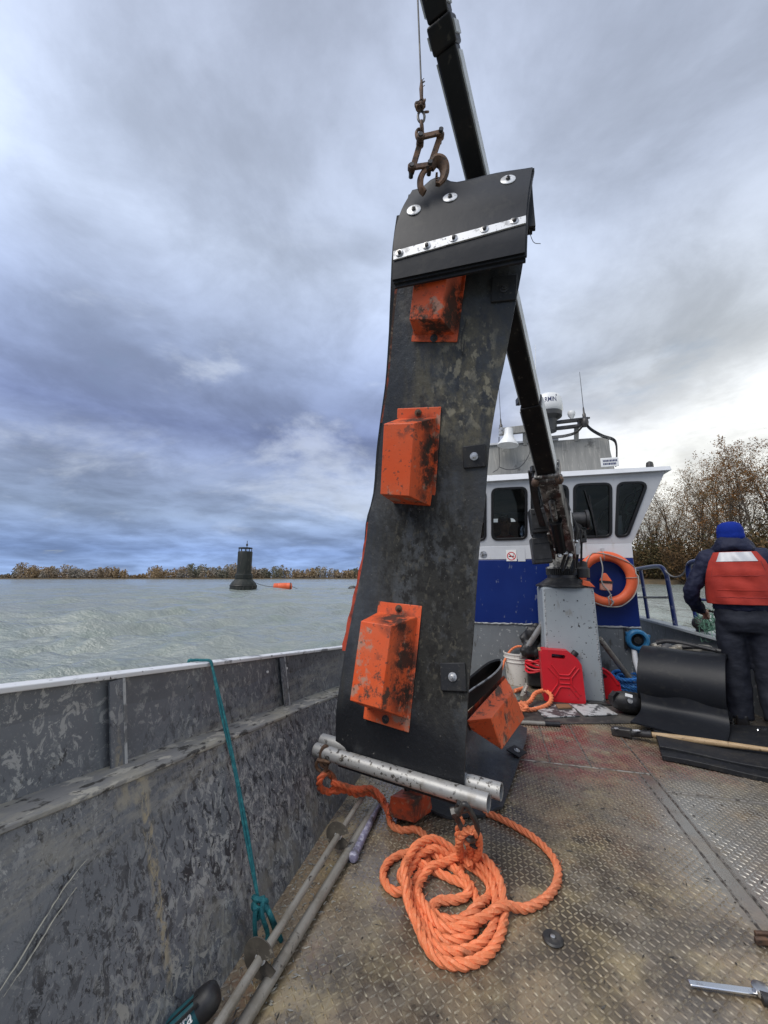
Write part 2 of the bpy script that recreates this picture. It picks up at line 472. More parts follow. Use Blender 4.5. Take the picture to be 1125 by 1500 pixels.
MT['bucket'] = mat('dirty_white_bucket_plastic', (.60, .58, .54), .45, 0, .5, [dict(s=7, lo=.54, hi=.62, c=(.36, .31, .23)), dict(s=20, lo=.6, hi=.66, c=(.14, .12, .1))])
MT['bucket_tan'] = mat('stained_tan_bucket_plastic', (.38, .31, .19), .55, 0, .5, [dict(s=8, lo=.52, hi=.58, c=(.15, .115, .07), st=(1, 1, 2)), dict(s=5, lo=.58, hi=.64, c=(.55, .5, .4))])
MT['rope_orange'] = mat('orange_poly_rope', (.76, .215, .090), .6, 0, .3, [dict(s=6, lo=.45, hi=.65, c=(.66, .19, .08)), dict(s=2.5, lo=.52, hi=.66, c=(.50, .17, .085), f=.6), dict(s=90, lo=.52, hi=.68, c=(.80, .32, .17), f=.7), dict(s=14, lo=.62, hi=.7, c=(.25, .10, .05), f=.7)], [(220, .4, .003, G1)])
MT['rope_dirty'] = mat('soiled_orange_rope', (.62, .115, .04), .6, 0, .4, [dict(s=14, lo=.48, hi=.62, c=(.16, .07, .035), f=.85)], [(220, .4, .003, G1)])
MT['rope_teal'] = mat('teal_braided_rope', (.012, .10, .12), .7, 0, .3, [dict(s=60, lo=.5, hi=.62, c=(.025, .16, .17)), dict(s=20, lo=.6, hi=.68, c=(.01, .05, .055))], [(160, .5, .004, G1)])
MT['rope_blue'] = mat('blue_poly_rope', (.02, .13, .42), .55, 0, .4, [dict(s=40, lo=.5, hi=.64, c=(.06, .24, .55))])
MT['net_green'] = mat('green_twine', (.10, .22, .16), .7)
MT['wood'] = mat('worn_hickory_handle', (.45, .32, .18), .5, 0, .4, [dict(s=14, lo=.45, hi=.65, c=(.34, .23, .12), st=(1, 1, 8)), dict(s=20, lo=.6, hi=.68, c=(.15, .1, .06))], [(30, .15, .003, G1)])
MT['plate_mottled'] = mat('mottled_scraped_plate', (.06, .06, .062), .5, 0, .5, [dict(s=9, lo=.50, hi=.55, c=(.42, .42, .41), d=7, rr=.7)], [(30, .3, .003, G1)])
MT['plate_pale'] = mat('pale_scraped_plate', (.46, .46, .45), .5, 0, .5, [dict(s=10, lo=.52, hi=.57, c=(.07, .07, .072), d=7, rr=.7)], [(30, .3, .003, G1)])
MT['mat_dark'] = mat('dark_rubber_mat', (.040, .038, .036), .6, 0, .4, [dict(s=5, lo=.45, hi=.62, c=(.085, .078, .068)), dict(s=30, lo=.58, hi=.64, c=(.15, .135, .11), f=.6)], [(60, .4, .004, G1)])
MT['brown'] = mat('brown_leather_pad', (.22, .12, .06), .7)
MT['hose_white'] = mat('white_hose', (.70, .72, .75), .4)
MT['flange_blue'] = mat('blue_hose_coupling', (.018, .125, .28), .4, 0, .4, [dict(s=20, lo=.5, hi=.62, c=(.05, .19, .34))])
MT['vest'] = mat('red_orange_vest_fabric', (.36, .034, .022), .75, 0, .3, [dict(s=6, lo=.42, hi=.62, c=(.29, .026, .018))], [(9, .35, .02, (1, 1, 1.6)), (140, .2, .002, G1)])
MT['vest_seam'] = mat('dark_red_stitching', (.26, .022, .018), .8)
MT['reflect'] = mat('silver_reflective_tape', (.42, .43, .45), .45, .1, .5)
MT['jacket'] = mat('navy_jacket_fabric', (.0075, .010, .030), .7, 0, .3, [dict(s=6, lo=.42, hi=.66, c=(.013, .017, .045))], [(10, .45, .025, (1, 1, 1.3)), (150, .2, .002, G1)])
MT['trousers'] = mat('dark_work_trousers', (.010, .012, .020), .75, 0, .3, [dict(s=7, lo=.42, hi=.64, c=(.02, .023, .034))], [(6, .3, .03, (1, 1, 2.2)), (150, .2, .002, G1)])
MT['beanie'] = mat('royal_blue_knit', (.003, .020, .205), .85, 0, .2, bump=[(60, .6, .006, (3, 3, .6)), (200, .3, .002, G1)])
MT['skin'] = mat('weathered_skin', (.42, .22, .15), .5, 0, .4, [dict(s=12, lo=.45, hi=.65, c=(.34, .16, .11))])
MT['boot'] = mat('black_boot_leather', (.012, .011, .011), .4)
MT['drill_teal'] = mat('teal_tool_plastic', (.006, .075, .09), .4, 0, .5, [dict(s=18, lo=.52, hi=.66, c=(.02, .10, .115))])
MT['buoy'] = mat('weathered_dark_green_buoy', (.012, .015, .014), .6, 0, .3, [dict(s=1.2, lo=.45, hi=.62, c=(.024, .027, .023), st=(1, 1, .3)), dict(s=3, lo=.58, hi=.66, c=(.05, .048, .04), st=(1, 1, .3))])
MT['bark'] = mat('grey_brown_bark', (.065, .050, .036), .85, 0, .2, [dict(s=3, lo=.45, hi=.6, c=(.10, .082, .062))])
MT['leaf'] = mat('rusty_autumn_leaves', (.185, .105, .042), .7, 0, .2, [dict(s=.35, lo=.42, hi=.60, c=(.13, .10, .045)), dict(s=1.1, lo=.5, hi=.62, c=(.25, .135, .045))])
MT['leaf_gold'] = mat('golden_oak_leaves', (.21, .095, .022), .7, 0, .2, [dict(s=.6, lo=.45, hi=.6, c=(.14, .06, .018))])
MT['scrub'] = mat('olive_brown_scrub', (.045, .045, .018), .8, 0, .2, [dict(s=.5, lo=.42, hi=.6, c=(.085, .058, .024))])
MT['scrub_rust'] = mat('brown_bracken_scrub', (.085, .052, .024), .8, 0, .2, [dict(s=.5, lo=.42, hi=.6, c=(.13, .075, .03))])
MT['far_wood'] = mat('far_autumn_wood', (.29, .225, .16), .9, 0, .1, [dict(s=.02, lo=.42, hi=.56, c=(.31, .225, .135), d=2), dict(s=.035, lo=.50, hi=.60, c=(.29, .26, .22), d=2), dict(s=.012, lo=.55, hi=.62, c=(.15, .155, .115), d=2)])
MT['earth'] = mat('leafy_bank_earth', (.075, .058, .036), .9, 0, .2, [dict(s=.6, lo=.45, hi=.6, c=(.12, .085, .045))], [(3, .5, .2, G1)])

# clear dark glazing and water
gm = bpy.data.materials.new('tinted_glass')
gm.use_nodes = True
gn, gl = gm.node_tree.nodes, gm.node_tree.links
gn.remove(gn['Principled BSDF'])
tr = gn.new('ShaderNodeBsdfTransparent')
tr.inputs[0].default_value = (.66, .68, .68, 1)
gs = gn.new('ShaderNodeBsdfGlossy')
gs.inputs['Roughness'].default_value = .02
fr = gn.new('ShaderNodeFresnel')
fr.inputs[0].default_value = 1.45
mx = gn.new('ShaderNodeMixShader')
gl.new(fr.outputs[0], mx.inputs[0])
gl.new(tr.outputs[0], mx.inputs[1])
gl.new(gs.outputs[0], mx.inputs[2])
gl.new(mx.outputs[0], gn['Material Output'].inputs[0])
MT['glass'] = gm
MT['water'] = mat('silty_river_water', (.215, .238, .218), .12, 0, .5, [dict(s=.06, lo=.4, hi=.65, c=(.235, .265, .23)), dict(s=.5, lo=.5, hi=.7, c=(.185, .22, .192))],
                  [(.9, .7, .26, (1, 2.0, 1)), (3.0, .75, .10, (1, 1.7, 1)), (9, .55, .03, G1)])


# ------------------------------------------------------------------ mesh builder
class MB:
    def __init__(s, frame=None):
        s.v, s.f, s.M = [], [], frame or Matrix.Identity(4)

    def add(s, vs_, fs):
        o = len(s.v)
        s.v += [s.M @ V(p) for p in vs_]
        s.f += [tuple(i + o for i in f) for f in fs]

    def hexa(s, p):      # 0-3 bottom loop, 4-7 top loop
        s.add(p, [(0, 3, 2, 1), (4, 5, 6, 7), (0, 1, 5, 4), (1, 2, 6, 5), (2, 3, 7, 6), (3, 0, 4, 7)])

    def box(s, c, d, R=None):
        c = V(c)
        x, y, z = d[0] / 2, d[1] / 2, d[2] / 2
        P = [V(q) for q in ((-x, -y, -z), (x, -y, -z), (x, y, -z), (-x, y, -z), (-x, -y, z), (x, -y, z), (x, y, z), (-x, y, z))]
        s.hexa([c + (R @ q if R else q) for q in P])

    def beam(s, a, b, w, h, up=(0, 0, 1), w2=None, h2=None):
        a, b = V(a), V(b)
        d = (b - a).normalized()
        sd_ = d.cross(V(up)).normalized()
        u_ = sd_.cross(d)
        w2, h2 = w2 or w, h2 or h
        q = lambda p, i, j, ww, hh: p + sd_ * (i * ww / 2) + u_ * (j * hh / 2)
        o = ((-1, -1), (1, -1), (1, 1), (-1, 1))
        s.hexa([q(a, i, j, w, h) for i, j in o] + [q(b, i, j, w2, h2) for i, j in o])

    def tube(s, pts, r, n=8, closed=False, flat=1.0, caps=True):
        P = [V(p) for p in pts]
        m = len(P)
        rr = [r] * m if isinstance(r, (int, float)) else r
        fr_ = frames(P, closed)
        vs_, fs = [], []
        for i in range(m):
            t, a, b = fr_[i]
            for k in range(n):
                g = 2 * math.pi * k / n
                vs_.append(P[i] + (a * math.cos(g) + b * (math.sin(g) * flat)) * rr[i])
        for i in range(m if closed else m - 1):
            j = (i + 1) % m
            for k in range(n):
                l = (k + 1) % n
                fs.append((i * n + k, i * n + l, j * n + l, j * n + k))
        if not closed and caps:
            fs.append(tuple(range(n - 1, -1, -1)))
            fs.append(tuple((m - 1) * n + k for k in range(n)))
        s.add(vs_, fs)

    def cyl(s, a, b, r, r2=None, n=16):
        s.tube([a, b], [r, r if r2 is None else r2], n)

    def pipe(s, a, b, r, ri, n=20):      # open-ended pipe with a wall
        a, b = V(a), V(b)
        d = (b - a).normalized()
        x = d.orthogonal().normalized()
        y = d.cross(x)
        vs_ = []
        for p, q in ((a, r), (b, r), (b, ri), (a, ri)):
            for k in range(n):
                g = 2 * math.pi * k / n
                vs_.append(p + (x * math.cos(g) + y * math.sin(g)) * q)
        fs = []
        for c in range(4):
            e = (c + 1) % 4
            for k in range(n):
                l = (k + 1) % n
                fs.append((c * n + k, c * n + l, e * n + l, e * n + k))
        s.add(vs_, fs)

    def rope(s, pts, R, pitch=None, n=6, strands=3):
        P = resample(pts, R * .45)
        pitch = pitch or R * 5.2
        fr_ = frames(P)
        step = (P[1] - P[0]).length
        for k in range(strands):
            q = [P[i] + (fr_[i][1] * math.cos(a) + fr_[i][2] * math.sin(a)) * (R * .5)
                 for i in range(len(P)) for a in [2 * math.pi * (k / strands + i * step / pitch)]]
            s.tube(q, R * .56, n)

    def lathe(s, prof, c=(0, 0, 0), axis=(0, 0, 1), n=24, caps=True):
        c, ax = V(c), V(axis).normalized()
        x = ax.orthogonal().normalized()
        y = ax.cross(x)
        vs_, fs = [], []
        for r, z in prof:
            for k in range(n):
                g = 2 * math.pi * k / n
                vs_.append(c + ax * z + (x * math.cos(g) + y * math.sin(g)) * max(r, 1e-4))
        for i in range(len(prof) - 1):
            for k in range(n):
                l = (k + 1) % n
                fs.append((i * n + k, i * n + l, (i + 1) * n + l, (i + 1) * n + k))
        if caps:
            fs.append(tuple(range(n - 1, -1, -1)))
            fs.append(tuple((len(prof) - 1) * n + k for k in range(n)))
        s.add(vs_, fs)

    def torus(s, c, axis, R, r, n=40, m=12, flat=1.0):
        c, ax = V(c), V(axis).normalized()
        x = ax.orthogonal().normalized()
        y = ax.cross(x)
        vs_, fs = [], []
        for i in range(n):
            g = 2 * math.pi * i / n
            e = x * math.cos(g) + y * math.sin(g)
            for k in range(m):
                h = 2 * math.pi * k / m
                vs_.append(c + e * (R + r * math.cos(h)) + ax * (r * flat * math.sin(h)))
        for i in range(n):
            for k in range(m):
                fs.append((i * m + k, ((i + 1) % n) * m + k, ((i + 1) % n) * m + (k + 1) % m, i * m + (k + 1) % m))
        s.add(vs_, fs)

    def ball(s, c, r, n=16, m=10, R=None):
        c = V(c)
        rx, ry, rz = (r, r, r) if isinstance(r, (int, float)) else r
        vs_, fs = [], []
        for i in range(m + 1):
            a = math.pi * i / m
            for k in range(n):
                g = 2 * math.pi * k / n
                p = V((rx * math.sin(a) * math.cos(g), ry * math.sin(a) * math.sin(g), rz * math.cos(a)))
                if i in (0, m):
                    p += V((1e-4 * math.cos(g), 1e-4 * math.sin(g), 0))
                vs_.append(c + (R @ p if R else p))
        for i in range(m):
            for k in range(n):
                l = (k + 1) % n
                fs.append((i * n + k, (i + 1) * n + k, (i + 1) * n + l, i * n + l))
        s.add(vs_, fs)

    def prism(s, poly, M, t):        # polygon in the xy plane of M, pushed along its z by t
        n = len(poly)
        vs_ = [M @ V((p[0], p[1], 0)) for p in poly] + [M @ V((p[0], p[1], t)) for p in poly]
        s.add(vs_, [tuple(range(n - 1, -1, -1)), tuple(range(n, 2 * n))] + [(i, (i + 1) % n, n + (i + 1) % n, n + i) for i in range(n)])

    def ring(s, outer, inner, M, t):
        n = len(outer)
        vs_ = []
        for z in (0, t):
            for L_ in (outer, inner):
                vs_ += [M @ V((p[0], p[1], z)) for p in L_]
        fs = []
        for i in range(n):
            j = (i + 1) % n
            fs += [(i, j, n + j, n + i), (2 * n + i, 3 * n + i, 3 * n + j, 2 * n + j),
                   (i, 2 * n + i, 2 * n + j, j), (n + i, n + j, 3 * n + j, 3 * n + i)]
        s.add(vs_, fs)

    def panel(s, outer, holes, M, t):
        bm = bmesh.new()
        for loop in [outer] + holes:
            vv = [bm.verts.new((p[0], p[1], 0)) for p in loop]
            for i in range(len(vv)):
                bm.edges.new((vv[i], vv[(i + 1) % len(vv)]))
        bmesh.ops.triangle_fill(bm, use_beauty=True, edges=bm.edges[:])
        r = bmesh.ops.extrude_face_region(bm, geom=bm.faces[:])
        bmesh.ops.translate(bm, vec=(0, 0, t), verts=[g for g in r['geom'] if isinstance(g, bmesh.types.BMVert)])
        bm.verts.index_update()
        s.add([M @ q.co for q in bm.verts], [tuple(q.index for q in f.verts) for f in bm.faces])
        bm.free()

    def sheet(s, P, t):              # closed sheet of thickness t from a grid of points P[i][j]
        n, m = len(P), len(P[0])
        nr = []
        for i in range(n):
            for j in range(m):
                a = V(P[min(i + 1, n - 1)][j]) - V(P[max(i - 1, 0)][j])
                b = V(P[i][min(j + 1, m - 1)]) - V(P[i][max(j - 1, 0)])
                nr.append(a.cross(b).normalized())
        fl = [V(P[i][j]) for i in range(n) for j in range(m)]
        vs_ = [p + q * (t / 2) for p, q in zip(fl, nr)] + [p - q * (t / 2) for p, q in zip(fl, nr)]
        o = n * m
        fs = []
        for i in range(n - 1):
            for j in range(m - 1):
                a, b, c, d = i * m + j, i * m + j + 1, (i + 1) * m + j + 1, (i + 1) * m + j
                fs += [(a, d, c, b), (o + a, o + b, o + c, o + d)]
        for i in range(n - 1):
            for j in (0, m - 1):
                a, d = i * m + j, (i + 1) * m + j
                fs.append((a, d, o + d, o + a))
        for j in range(m - 1):
            for i in (0, n - 1):
                a, b = i * m + j, i * m + j + 1
                fs.append((a, b, o + b, o + a))
        s.add(vs_, fs)

    def build(s, name, m, parent=None, smooth=40, bevel=0, fixnormals=True):
        if parent is None:
            xs = [(min(p[i] for p in s.v) + max(p[i] for p in s.v)) / 2 for i in (0, 1)]
            base = V((xs[0], xs[1], min(p.z for p in s.v)))
            inv = Matrix.Translation(-base)
        else:
            inv = INV[parent.name]
        me = bpy.data.meshes.new(name)
        me.from_pydata([tuple(inv @ p) for p in s.v], [], s.f)
        if fixnormals:
            bm = bmesh.new()
            bm.from_mesh(me)
            bmesh.ops.recalc_face_normals(bm, faces=bm.faces[:])
            bm.to_mesh(me)
            bm.free()
        if smooth:
            me.polygons.foreach_set('use_smooth', [True] * len(me.polygons))
            me.set_sharp_from_angle(angle=R_(smooth))
        o = bpy.data.objects.new(name, me)
        COL.objects.link(o)
        me.materials.append(MT[m])
        INV[o.name] = inv
        if parent is None:
            o.location = base
        else:
            o.parent = parent
        if bevel:
            b = o.modifiers.new('bevel', 'BEVEL')
            b.width = bevel
            b.segments = 2
            b.limit_method = 'ANGLE'
            b.angle_limit = R_(35)
        return o


INV = {}


def frames(P, closed=False):
    m = len(P)
    T = []
    for i in range(m):
        a = P[(i - 1) % m] if closed or i > 0 else P[i]
        b = P[(i + 1) % m] if closed or i < m - 1 else P[i]
        T.append((b - a).normalized() if (b - a).length > 1e-9 else V((0, 0, 1)))
    a = T[0].orthogonal().normalized()
    res = []
    for i in range(m):
        a = (a - T[i] * a.dot(T[i]))
        a = a.normalized() if a.length > 1e-6 else T[i].orthogonal().normalized()
        res.append((T[i], a, T[i].cross(a)))
    return res


def spline(P, k=10, closed=False):
    P = [V(p) for p in P]
    n = len(P)
    o = []
    for i in range(n if closed else n - 1):
        if closed:
            a, b, c, d = P[(i - 1) % n], P[i], P[(i + 1) % n], P[(i + 2) % n]
        else:
            b, c = P[i], P[i + 1]
            a = P[i - 1] if i > 0 else b * 2 - c
            d = P[i + 2] if i + 2 < n else c * 2 - b
        for j in range(k):
            t = j / k
            o.append(b * 1.0 + ((c - a) * t + (a * 2 - b * 5 + c * 4 - d) * t ** 2 + (b * 3 - a - c * 3 + d) * t ** 3) * .5)
    if not closed:
        o.append(P[-1])
    return o


def resample(P, step):
    P = [V(p) for p in P]
    d = [0.0]
    for a, b in zip(P, P[1:]):
        d.append(d[-1] + (b - a).length)
    n = max(3, int(d[-1] / step))
    o, j = [], 0
    for i in range(n + 1):
        t = d[-1] * i / n
        while j < len(d) - 2 and d[j + 1] < t:
            j += 1
        o.append(P[j].lerp(P[j + 1], (t - d[j]) / max(1e-9, d[j + 1] - d[j])))
    return o


def settle(P, dia):
    """lay a rope path on what it crosses: lift later turns over earlier ones"""
    A = np.array([tuple(p) for p in P])
    z = A[:, 2].copy()
    for i in range(len(A)):
        d = np.hypot(A[:i, 0] - A[i, 0], A[:i, 1] - A[i, 1])
        k = max(0, i - 9)
        if k > 0:
            dd = d[:k]
            w = dd < dia
            if w.any():
                z[i] = max(z[i], (z[:k][w] + np.sqrt(np.maximum(0, dia ** 2 - dd[w] ** 2)) * .92).max())
    for _ in range(3):
        z = np.maximum(A[:, 2], np.convolve(np.pad(z, 2, mode='edge'), np.ones(5) / 5, 'valid'))
    return [V((a[0], a[1], q)) for a, q in zip(A, z)]


def tag(o, label=None, cat=None, group=None, kind=None):
    for k, x in (('label', label), ('category', cat), ('group', group), ('kind', kind)):
        if x:
            o[k] = x
    return o


def thing(name, label, cat, loc, rotz=0.0, group=None):
    o = bpy.data.objects.new(name, None)
    COL.objects.link(o)
    o.empty_display_size = .05
    o.location = loc
    o.rotation_euler = (0, 0, rotz)
    INV[o.name] = (Matrix.Translation(V(loc)) @ Matrix.Rotation(rotz, 4, 'Z')).inverted()
    return tag(o, label, cat, group)


def bthing(name, label, cat, loc, group=None):       # a thing aligned with the boat
    return thing(name, label, cat, BOAT @ V(loc), -YAW, group)


def rrect(x0, y0, x1, y1, r, n=6):
    P = []
    for cx, cy, a in ((x1 - r, y1 - r, 0), (x0 + r, y1 - r, 90), (x0 + r, y0 + r, 180), (x1 - r, y0 + r, 270)):
        for k in range(n + 1):
            g = R_(a + 90 * k / n)
            P.append((cx + r * math.cos(g), cy + r * math.sin(g)))
    return P


def rpoly(pts, r, n=6):              # any convex polygon with rounded corners, counter-clockwise
    P, m = [], len(pts)
    for i in range(m):
        p, a, b = V(pts[i]), V(pts[i - 1]), V(pts[(i + 1) % m])
        d1, d2 = (a - p).normalized(), (b - p).normalized()
        half = d1.angle(d2) / 2
        L = min(r / math.tan(half), (a - p).length * .45, (b - p).length * .45)
        for k in range(n + 1):
            t = k / n
            q0, q1 = p + d1 * L, p + d2 * L
            P.append(q0 * (1 - t) ** 2 + p * (2 * t * (1 - t)) + q1 * t ** 2)
    return [(q.x, q.y) for q in P]


def inset(poly, d):
    c = (sum(p[0] for p in poly) / len(poly), sum(p[1] for p in poly) / len(poly))
    n, o = len(poly), []
    for i in range(n):
        a, b = V(poly[i - 1]), V(poly[(i + 1) % n])
        t = (b - a).normalized()
        nn = V((-t.y, t.x))
        p = V(poly[i])
        if nn.dot(V(c) - p) < 0:
            nn = -nn
        o.append(tuple(p + nn * d))
    return o


def basis(o, x, y, z):
    return Matrix(((x[0], y[0], z[0], o[0]), (x[1], y[1], z[1], o[1]), (x[2], y[2], z[2], o[2]), (0, 0, 0, 1)))


def textmesh(txt, size, extrude=0.0, shear=0.0):
    cu = bpy.data.curves.new('txt', 'FONT')
    cu.body = txt
    cu.size = size
    cu.extrude = extrude
    cu.shear = shear
    cu.align_x = 'CENTER'
    cu.align_y = 'CENTER'
    cu.offset = size * .012
    o = bpy.data.objects.new('txt', cu)
    COL.objects.link(o)
    bpy.context.view_layer.update()
    me = bpy.data.meshes.new_from_object(o.evaluated_get(bpy.context.evaluated_depsgraph_get()))
    vs_ = [v.co.copy() for v in me.vertices]
    fs = [tuple(p.vertices) for p in me.polygons]
    bpy.data.objects.remove(o)
    bpy.data.meshes.remove(me)
    return vs_, fs


def copy_tree(o, parent=None):
    c = o.copy()
    COL.objects.link(c)
    c.parent = parent
    for ch in [q for q in list(bpy.data.objects) if q.parent == o]:
        copy_tree(ch, c)
    return c

# ================================================================== SETTING: water, shores, deck
def wave_sheet():
    az = np.radians(np.linspace(-100, 100, 420))
    rad = np.concatenate([np.geomspace(1.2, 160, 420), np.geomspace(170, 6000, 40)])
    A, Rr = np.meshgrid(az, rad)
    x, y = Rr * np.sin(A), Rr * np.cos(A)
    step = np.maximum(np.gradient(rad)[:, None], Rr * (az[1] - az[0]))
    z = np.zeros_like(x)
    r = np.random.RandomState(3)
    for i in range(46):
        lam = .35 * (7.5 / .35) ** r.rand()
        th = R_(-62) + r.randn() * .55
        amp = .021 * lam ** .62
        k = 2 * np.pi / lam
        fade = np.clip((lam / step - 2.2) / 2.5, 0, 1)
        ph = k * (x * np.cos(th) + y * np.sin(th)) + r.rand() * 6.28
        z += fade * amp * (1.25 * np.exp(.8 * np.sin(ph)) / 1.28 - 1.1)
    patch = .75 + .45 * np.sin(x * .21 + 1.1 * np.sin(y * .13)) * np.sin(y * .17 + 2)
    z = z * patch
    n, m = x.shape
    v = np.stack([x, y, z + WATER_Z], -1).reshape(-1, 3)
    idx = np.arange(n * m).reshape(n, m)
    f = np.stack([idx[:-1, :-1], idx[:-1, 1:], idx[1:, 1:], idx[1:, :-1]], -1).reshape(-1, 4)
    me = bpy.data.meshes.new('water')
    me.from_pydata(v.tolist(), [], f.tolist())
    me.polygons.foreach_set('use_smooth', [True] * len(me.polygons))
    me.materials.append(MT['water'])
    o = bpy.data.objects.new('water', me)
    COL.objects.link(o)
    tag(o, kind='structure')
    # river behind the boat, a flat sheet a little lower
    b = MB()
    b.add([(-6000, -6000, WATER_Z - .08), (6000, -6000, WATER_Z - .08), (6000, 6000, WATER_Z - .25), (-6000, 6000, WATER_Z - .25)], [(0, 1, 2, 3)])
    return o, b


water, wb = wave_sheet()
tag(wb.build('river', 'water', smooth=0), kind='structure')

# far shore: a low strip of land with a wood that reads as one mass
b = MB()
fs_pts = [(-900, 430), (-520, 455), (-300, 462), (-120, 470), (60, 500), (400, 560), (900, 620)]
top = [V((x, y, .5)) for x, y in fs_pts]
bk = [V((x * 1.3, y + 260, 2)) for x, y in fs_pts]
b.add([p - V((0, 6, 1.8)) for p in top] + top + bk, [(i + k * 7, i + 1 + k * 7, i + 8 + k * 7, i + 7 + k * 7) for k in (0, 1) for i in range(6)])
tag(b.build('far_shore', 'earth', smooth=0), kind='structure')


def far_wood():
    r = np.random.RandomState(5)
    v, f = [], []
    for i in range(1700):
        x = -560 + 1150 * r.rand()
        y = np.interp(x, [p[0] for p in fs_pts], [p[1] for p in fs_pts]) + 4 + 55 * r.rand() ** 1.6
        u = 562 + 563 * x / (y * CT)
        dens = 1.0
        if 186 < u < 214 or u < 22:
            dens = .35
        h = (8.0 + 7.5 * r.rand()) * (dens + .1) * (.75 + .3 * math.sin(u * .05) ** 2 + .12 * math.sin(u * .021 + 1))
        w = h * (.20 + .14 * r.rand())
        o = len(v)
        tw = .16
        v += [(x - tw, y, .3), (x + tw, y, .3), (x + tw * .3, y, h * .9), (x - tw * .3, y, h * .9)]
        f.append((o, o + 1, o + 2, o + 3))
        for k in range(64):
            a, e = r.rand() * 6.28, r.rand()
            zz = h * (.10 + .90 * e)
            rr = w * math.sin(math.pi * min(1, .16 + .80 * e)) ** .7 * math.sqrt(r.rand())
            c = np.array((x + rr * math.cos(a), y + rr * math.sin(a), zz))
            d1 = r.randn(3)
            d1 *= (.42 + .5 * r.rand()) / np.linalg.norm(d1)
            d2 = np.cross(d1, r.randn(3))
            d2 *= .42 / (np.linalg.norm(d2) + 1e-6)
            o = len(v)
            v += [tuple(c - d1 - d2), tuple(c + d1 - d2), tuple(c + d1 + d2), tuple(c - d1 + d2)]
            f.append((o, o + 1, o + 2, o + 3))
    me = bpy.data.meshes.new('far_wood')
    me.from_pydata(v, [], f)
    me.materials.append(MT['far_wood'])
    o = bpy.data.objects.new('far_wood', me)
    COL.objects.link(o)
    return tag(o, 'autumn wood in brown and gold lining the far shore of the river', 'wood', kind='stuff')


far_wood()

# near wooded bank on the right
bank_front = [(38, 190), (52, 150), (66, 118), (78, 92), (92, 74), (120, 55), (170, 40)]
b = MB()
n = len(bank_front)
vs_ = []
for k, (off, z) in enumerate(((-1.0, -.9), (0, -.1), (2.5, .7), (60, 4))):
    for x, y in bank_front:
        d = V((.62, .78))
        vs_.append((x + d.x * off, y + d.y * off, z + (.25 * math.sin(x * .7 + k) if k in (1, 2) else 0)))
b.add(vs_, [(k * n + i, k * n + i + 1, (k + 1) * n + i + 1, (k + 1) * n + i) for k in range(3) for i in range(n - 1)])
tag(b.build('river_bank', 'earth', smooth=0), kind='structure')


def tree_parts(seed, h, leafy):
    r = random.Random(seed)
    tk, cr, lf = MB(), MB(), MB()

    def leaf(p, s):
        d1 = V((r.gauss(0, 1), r.gauss(0, 1), r.gauss(0, 1))).normalized() * s
        d2 = d1.cross(V((r.gauss(0, 1), r.gauss(0, 1), r.gauss(0, 1)))).normalized() * s * .7
        lf.add([p - d1, p - d2, p + d1, p + d2], [(0, 1, 2, 3)])

    def grow(p, d, L, rad, lvl):
        seg = (7, 4, 3, 2, 2)[lvl]
        pts, rs = [p.copy()], [rad]
        dirs = []
        q, dd = p.copy(), d.copy()
        for i in range(seg):
            w = (.06, .16, .22, .28, .3)[lvl]
            dd = (dd + V((r.gauss(0, w), r.gauss(0, w), r.gauss(0, w) + (.05 if lvl else 0)))).normalized()
            q = q + dd * (L / seg)
            pts.append(q.copy())
            rs.append(rad * (1 - .78 * (i + 1) / seg))
            dirs.append(dd.copy())
        (tk if lvl == 0 else cr).tube(pts, rs, (8, 5, 4, 3, 3)[lvl], caps=False)
        if lvl == 4:
            for i in range(leafy):
                leaf(pts[-1].lerp(pts[0], r.random()) + V((r.gauss(0, .16), r.gauss(0, .16), r.gauss(0, .16))), .085 + .10 * r.random())
            return
        nch = (11, 6, 4, 3)[lvl]
        for c in range(nch):
            t = (.30 + .70 * (c + r.random()) / nch) if lvl == 0 else (.22 + .78 * (c + r.random()) / nch)
            i = min(seg - 1, int(t * seg))
            bp = pts[i].lerp(pts[i + 1], t * seg - i)
            side = dirs[i].orthogonal()
            side.rotate(Matrix.Rotation(r.random() * 6.283, 3, dirs[i]))
            ang = r.uniform(.45, .95) * (1.15 - .5 * t if lvl == 0 else 1)
            nd = (dirs[i] * math.cos(ang) + side.normalized() * math.sin(ang)).normalized()
            ll = L * ((.50 - .22 * t) if lvl == 0 else r.uniform(.42, .62))
            grow(bp, nd, ll, rs[i] * r.uniform(.42, .6), lvl + 1)

    grow(V((0, 0, -.3)), V((r.gauss(0, .05), r.gauss(0, .05), 1)).normalized(), h, h * .0135, 0)
    return tk, cr, lf


def make_tree(name, label, seed, h, leafy, leafmat, group):
    t = thing(name, label, 'tree', (0, 0, 0), 0, group)
    tk, cr, lf = tree_parts(seed, h, leafy)
    tk.build('trunk', 'bark', t, fixnormals=False)
    c = cr.build('crown', 'bark', t, fixnormals=False)
    tag(lf.build('leaf', leafmat, c, smooth=0, fixnormals=False), kind='stuff')
    return t


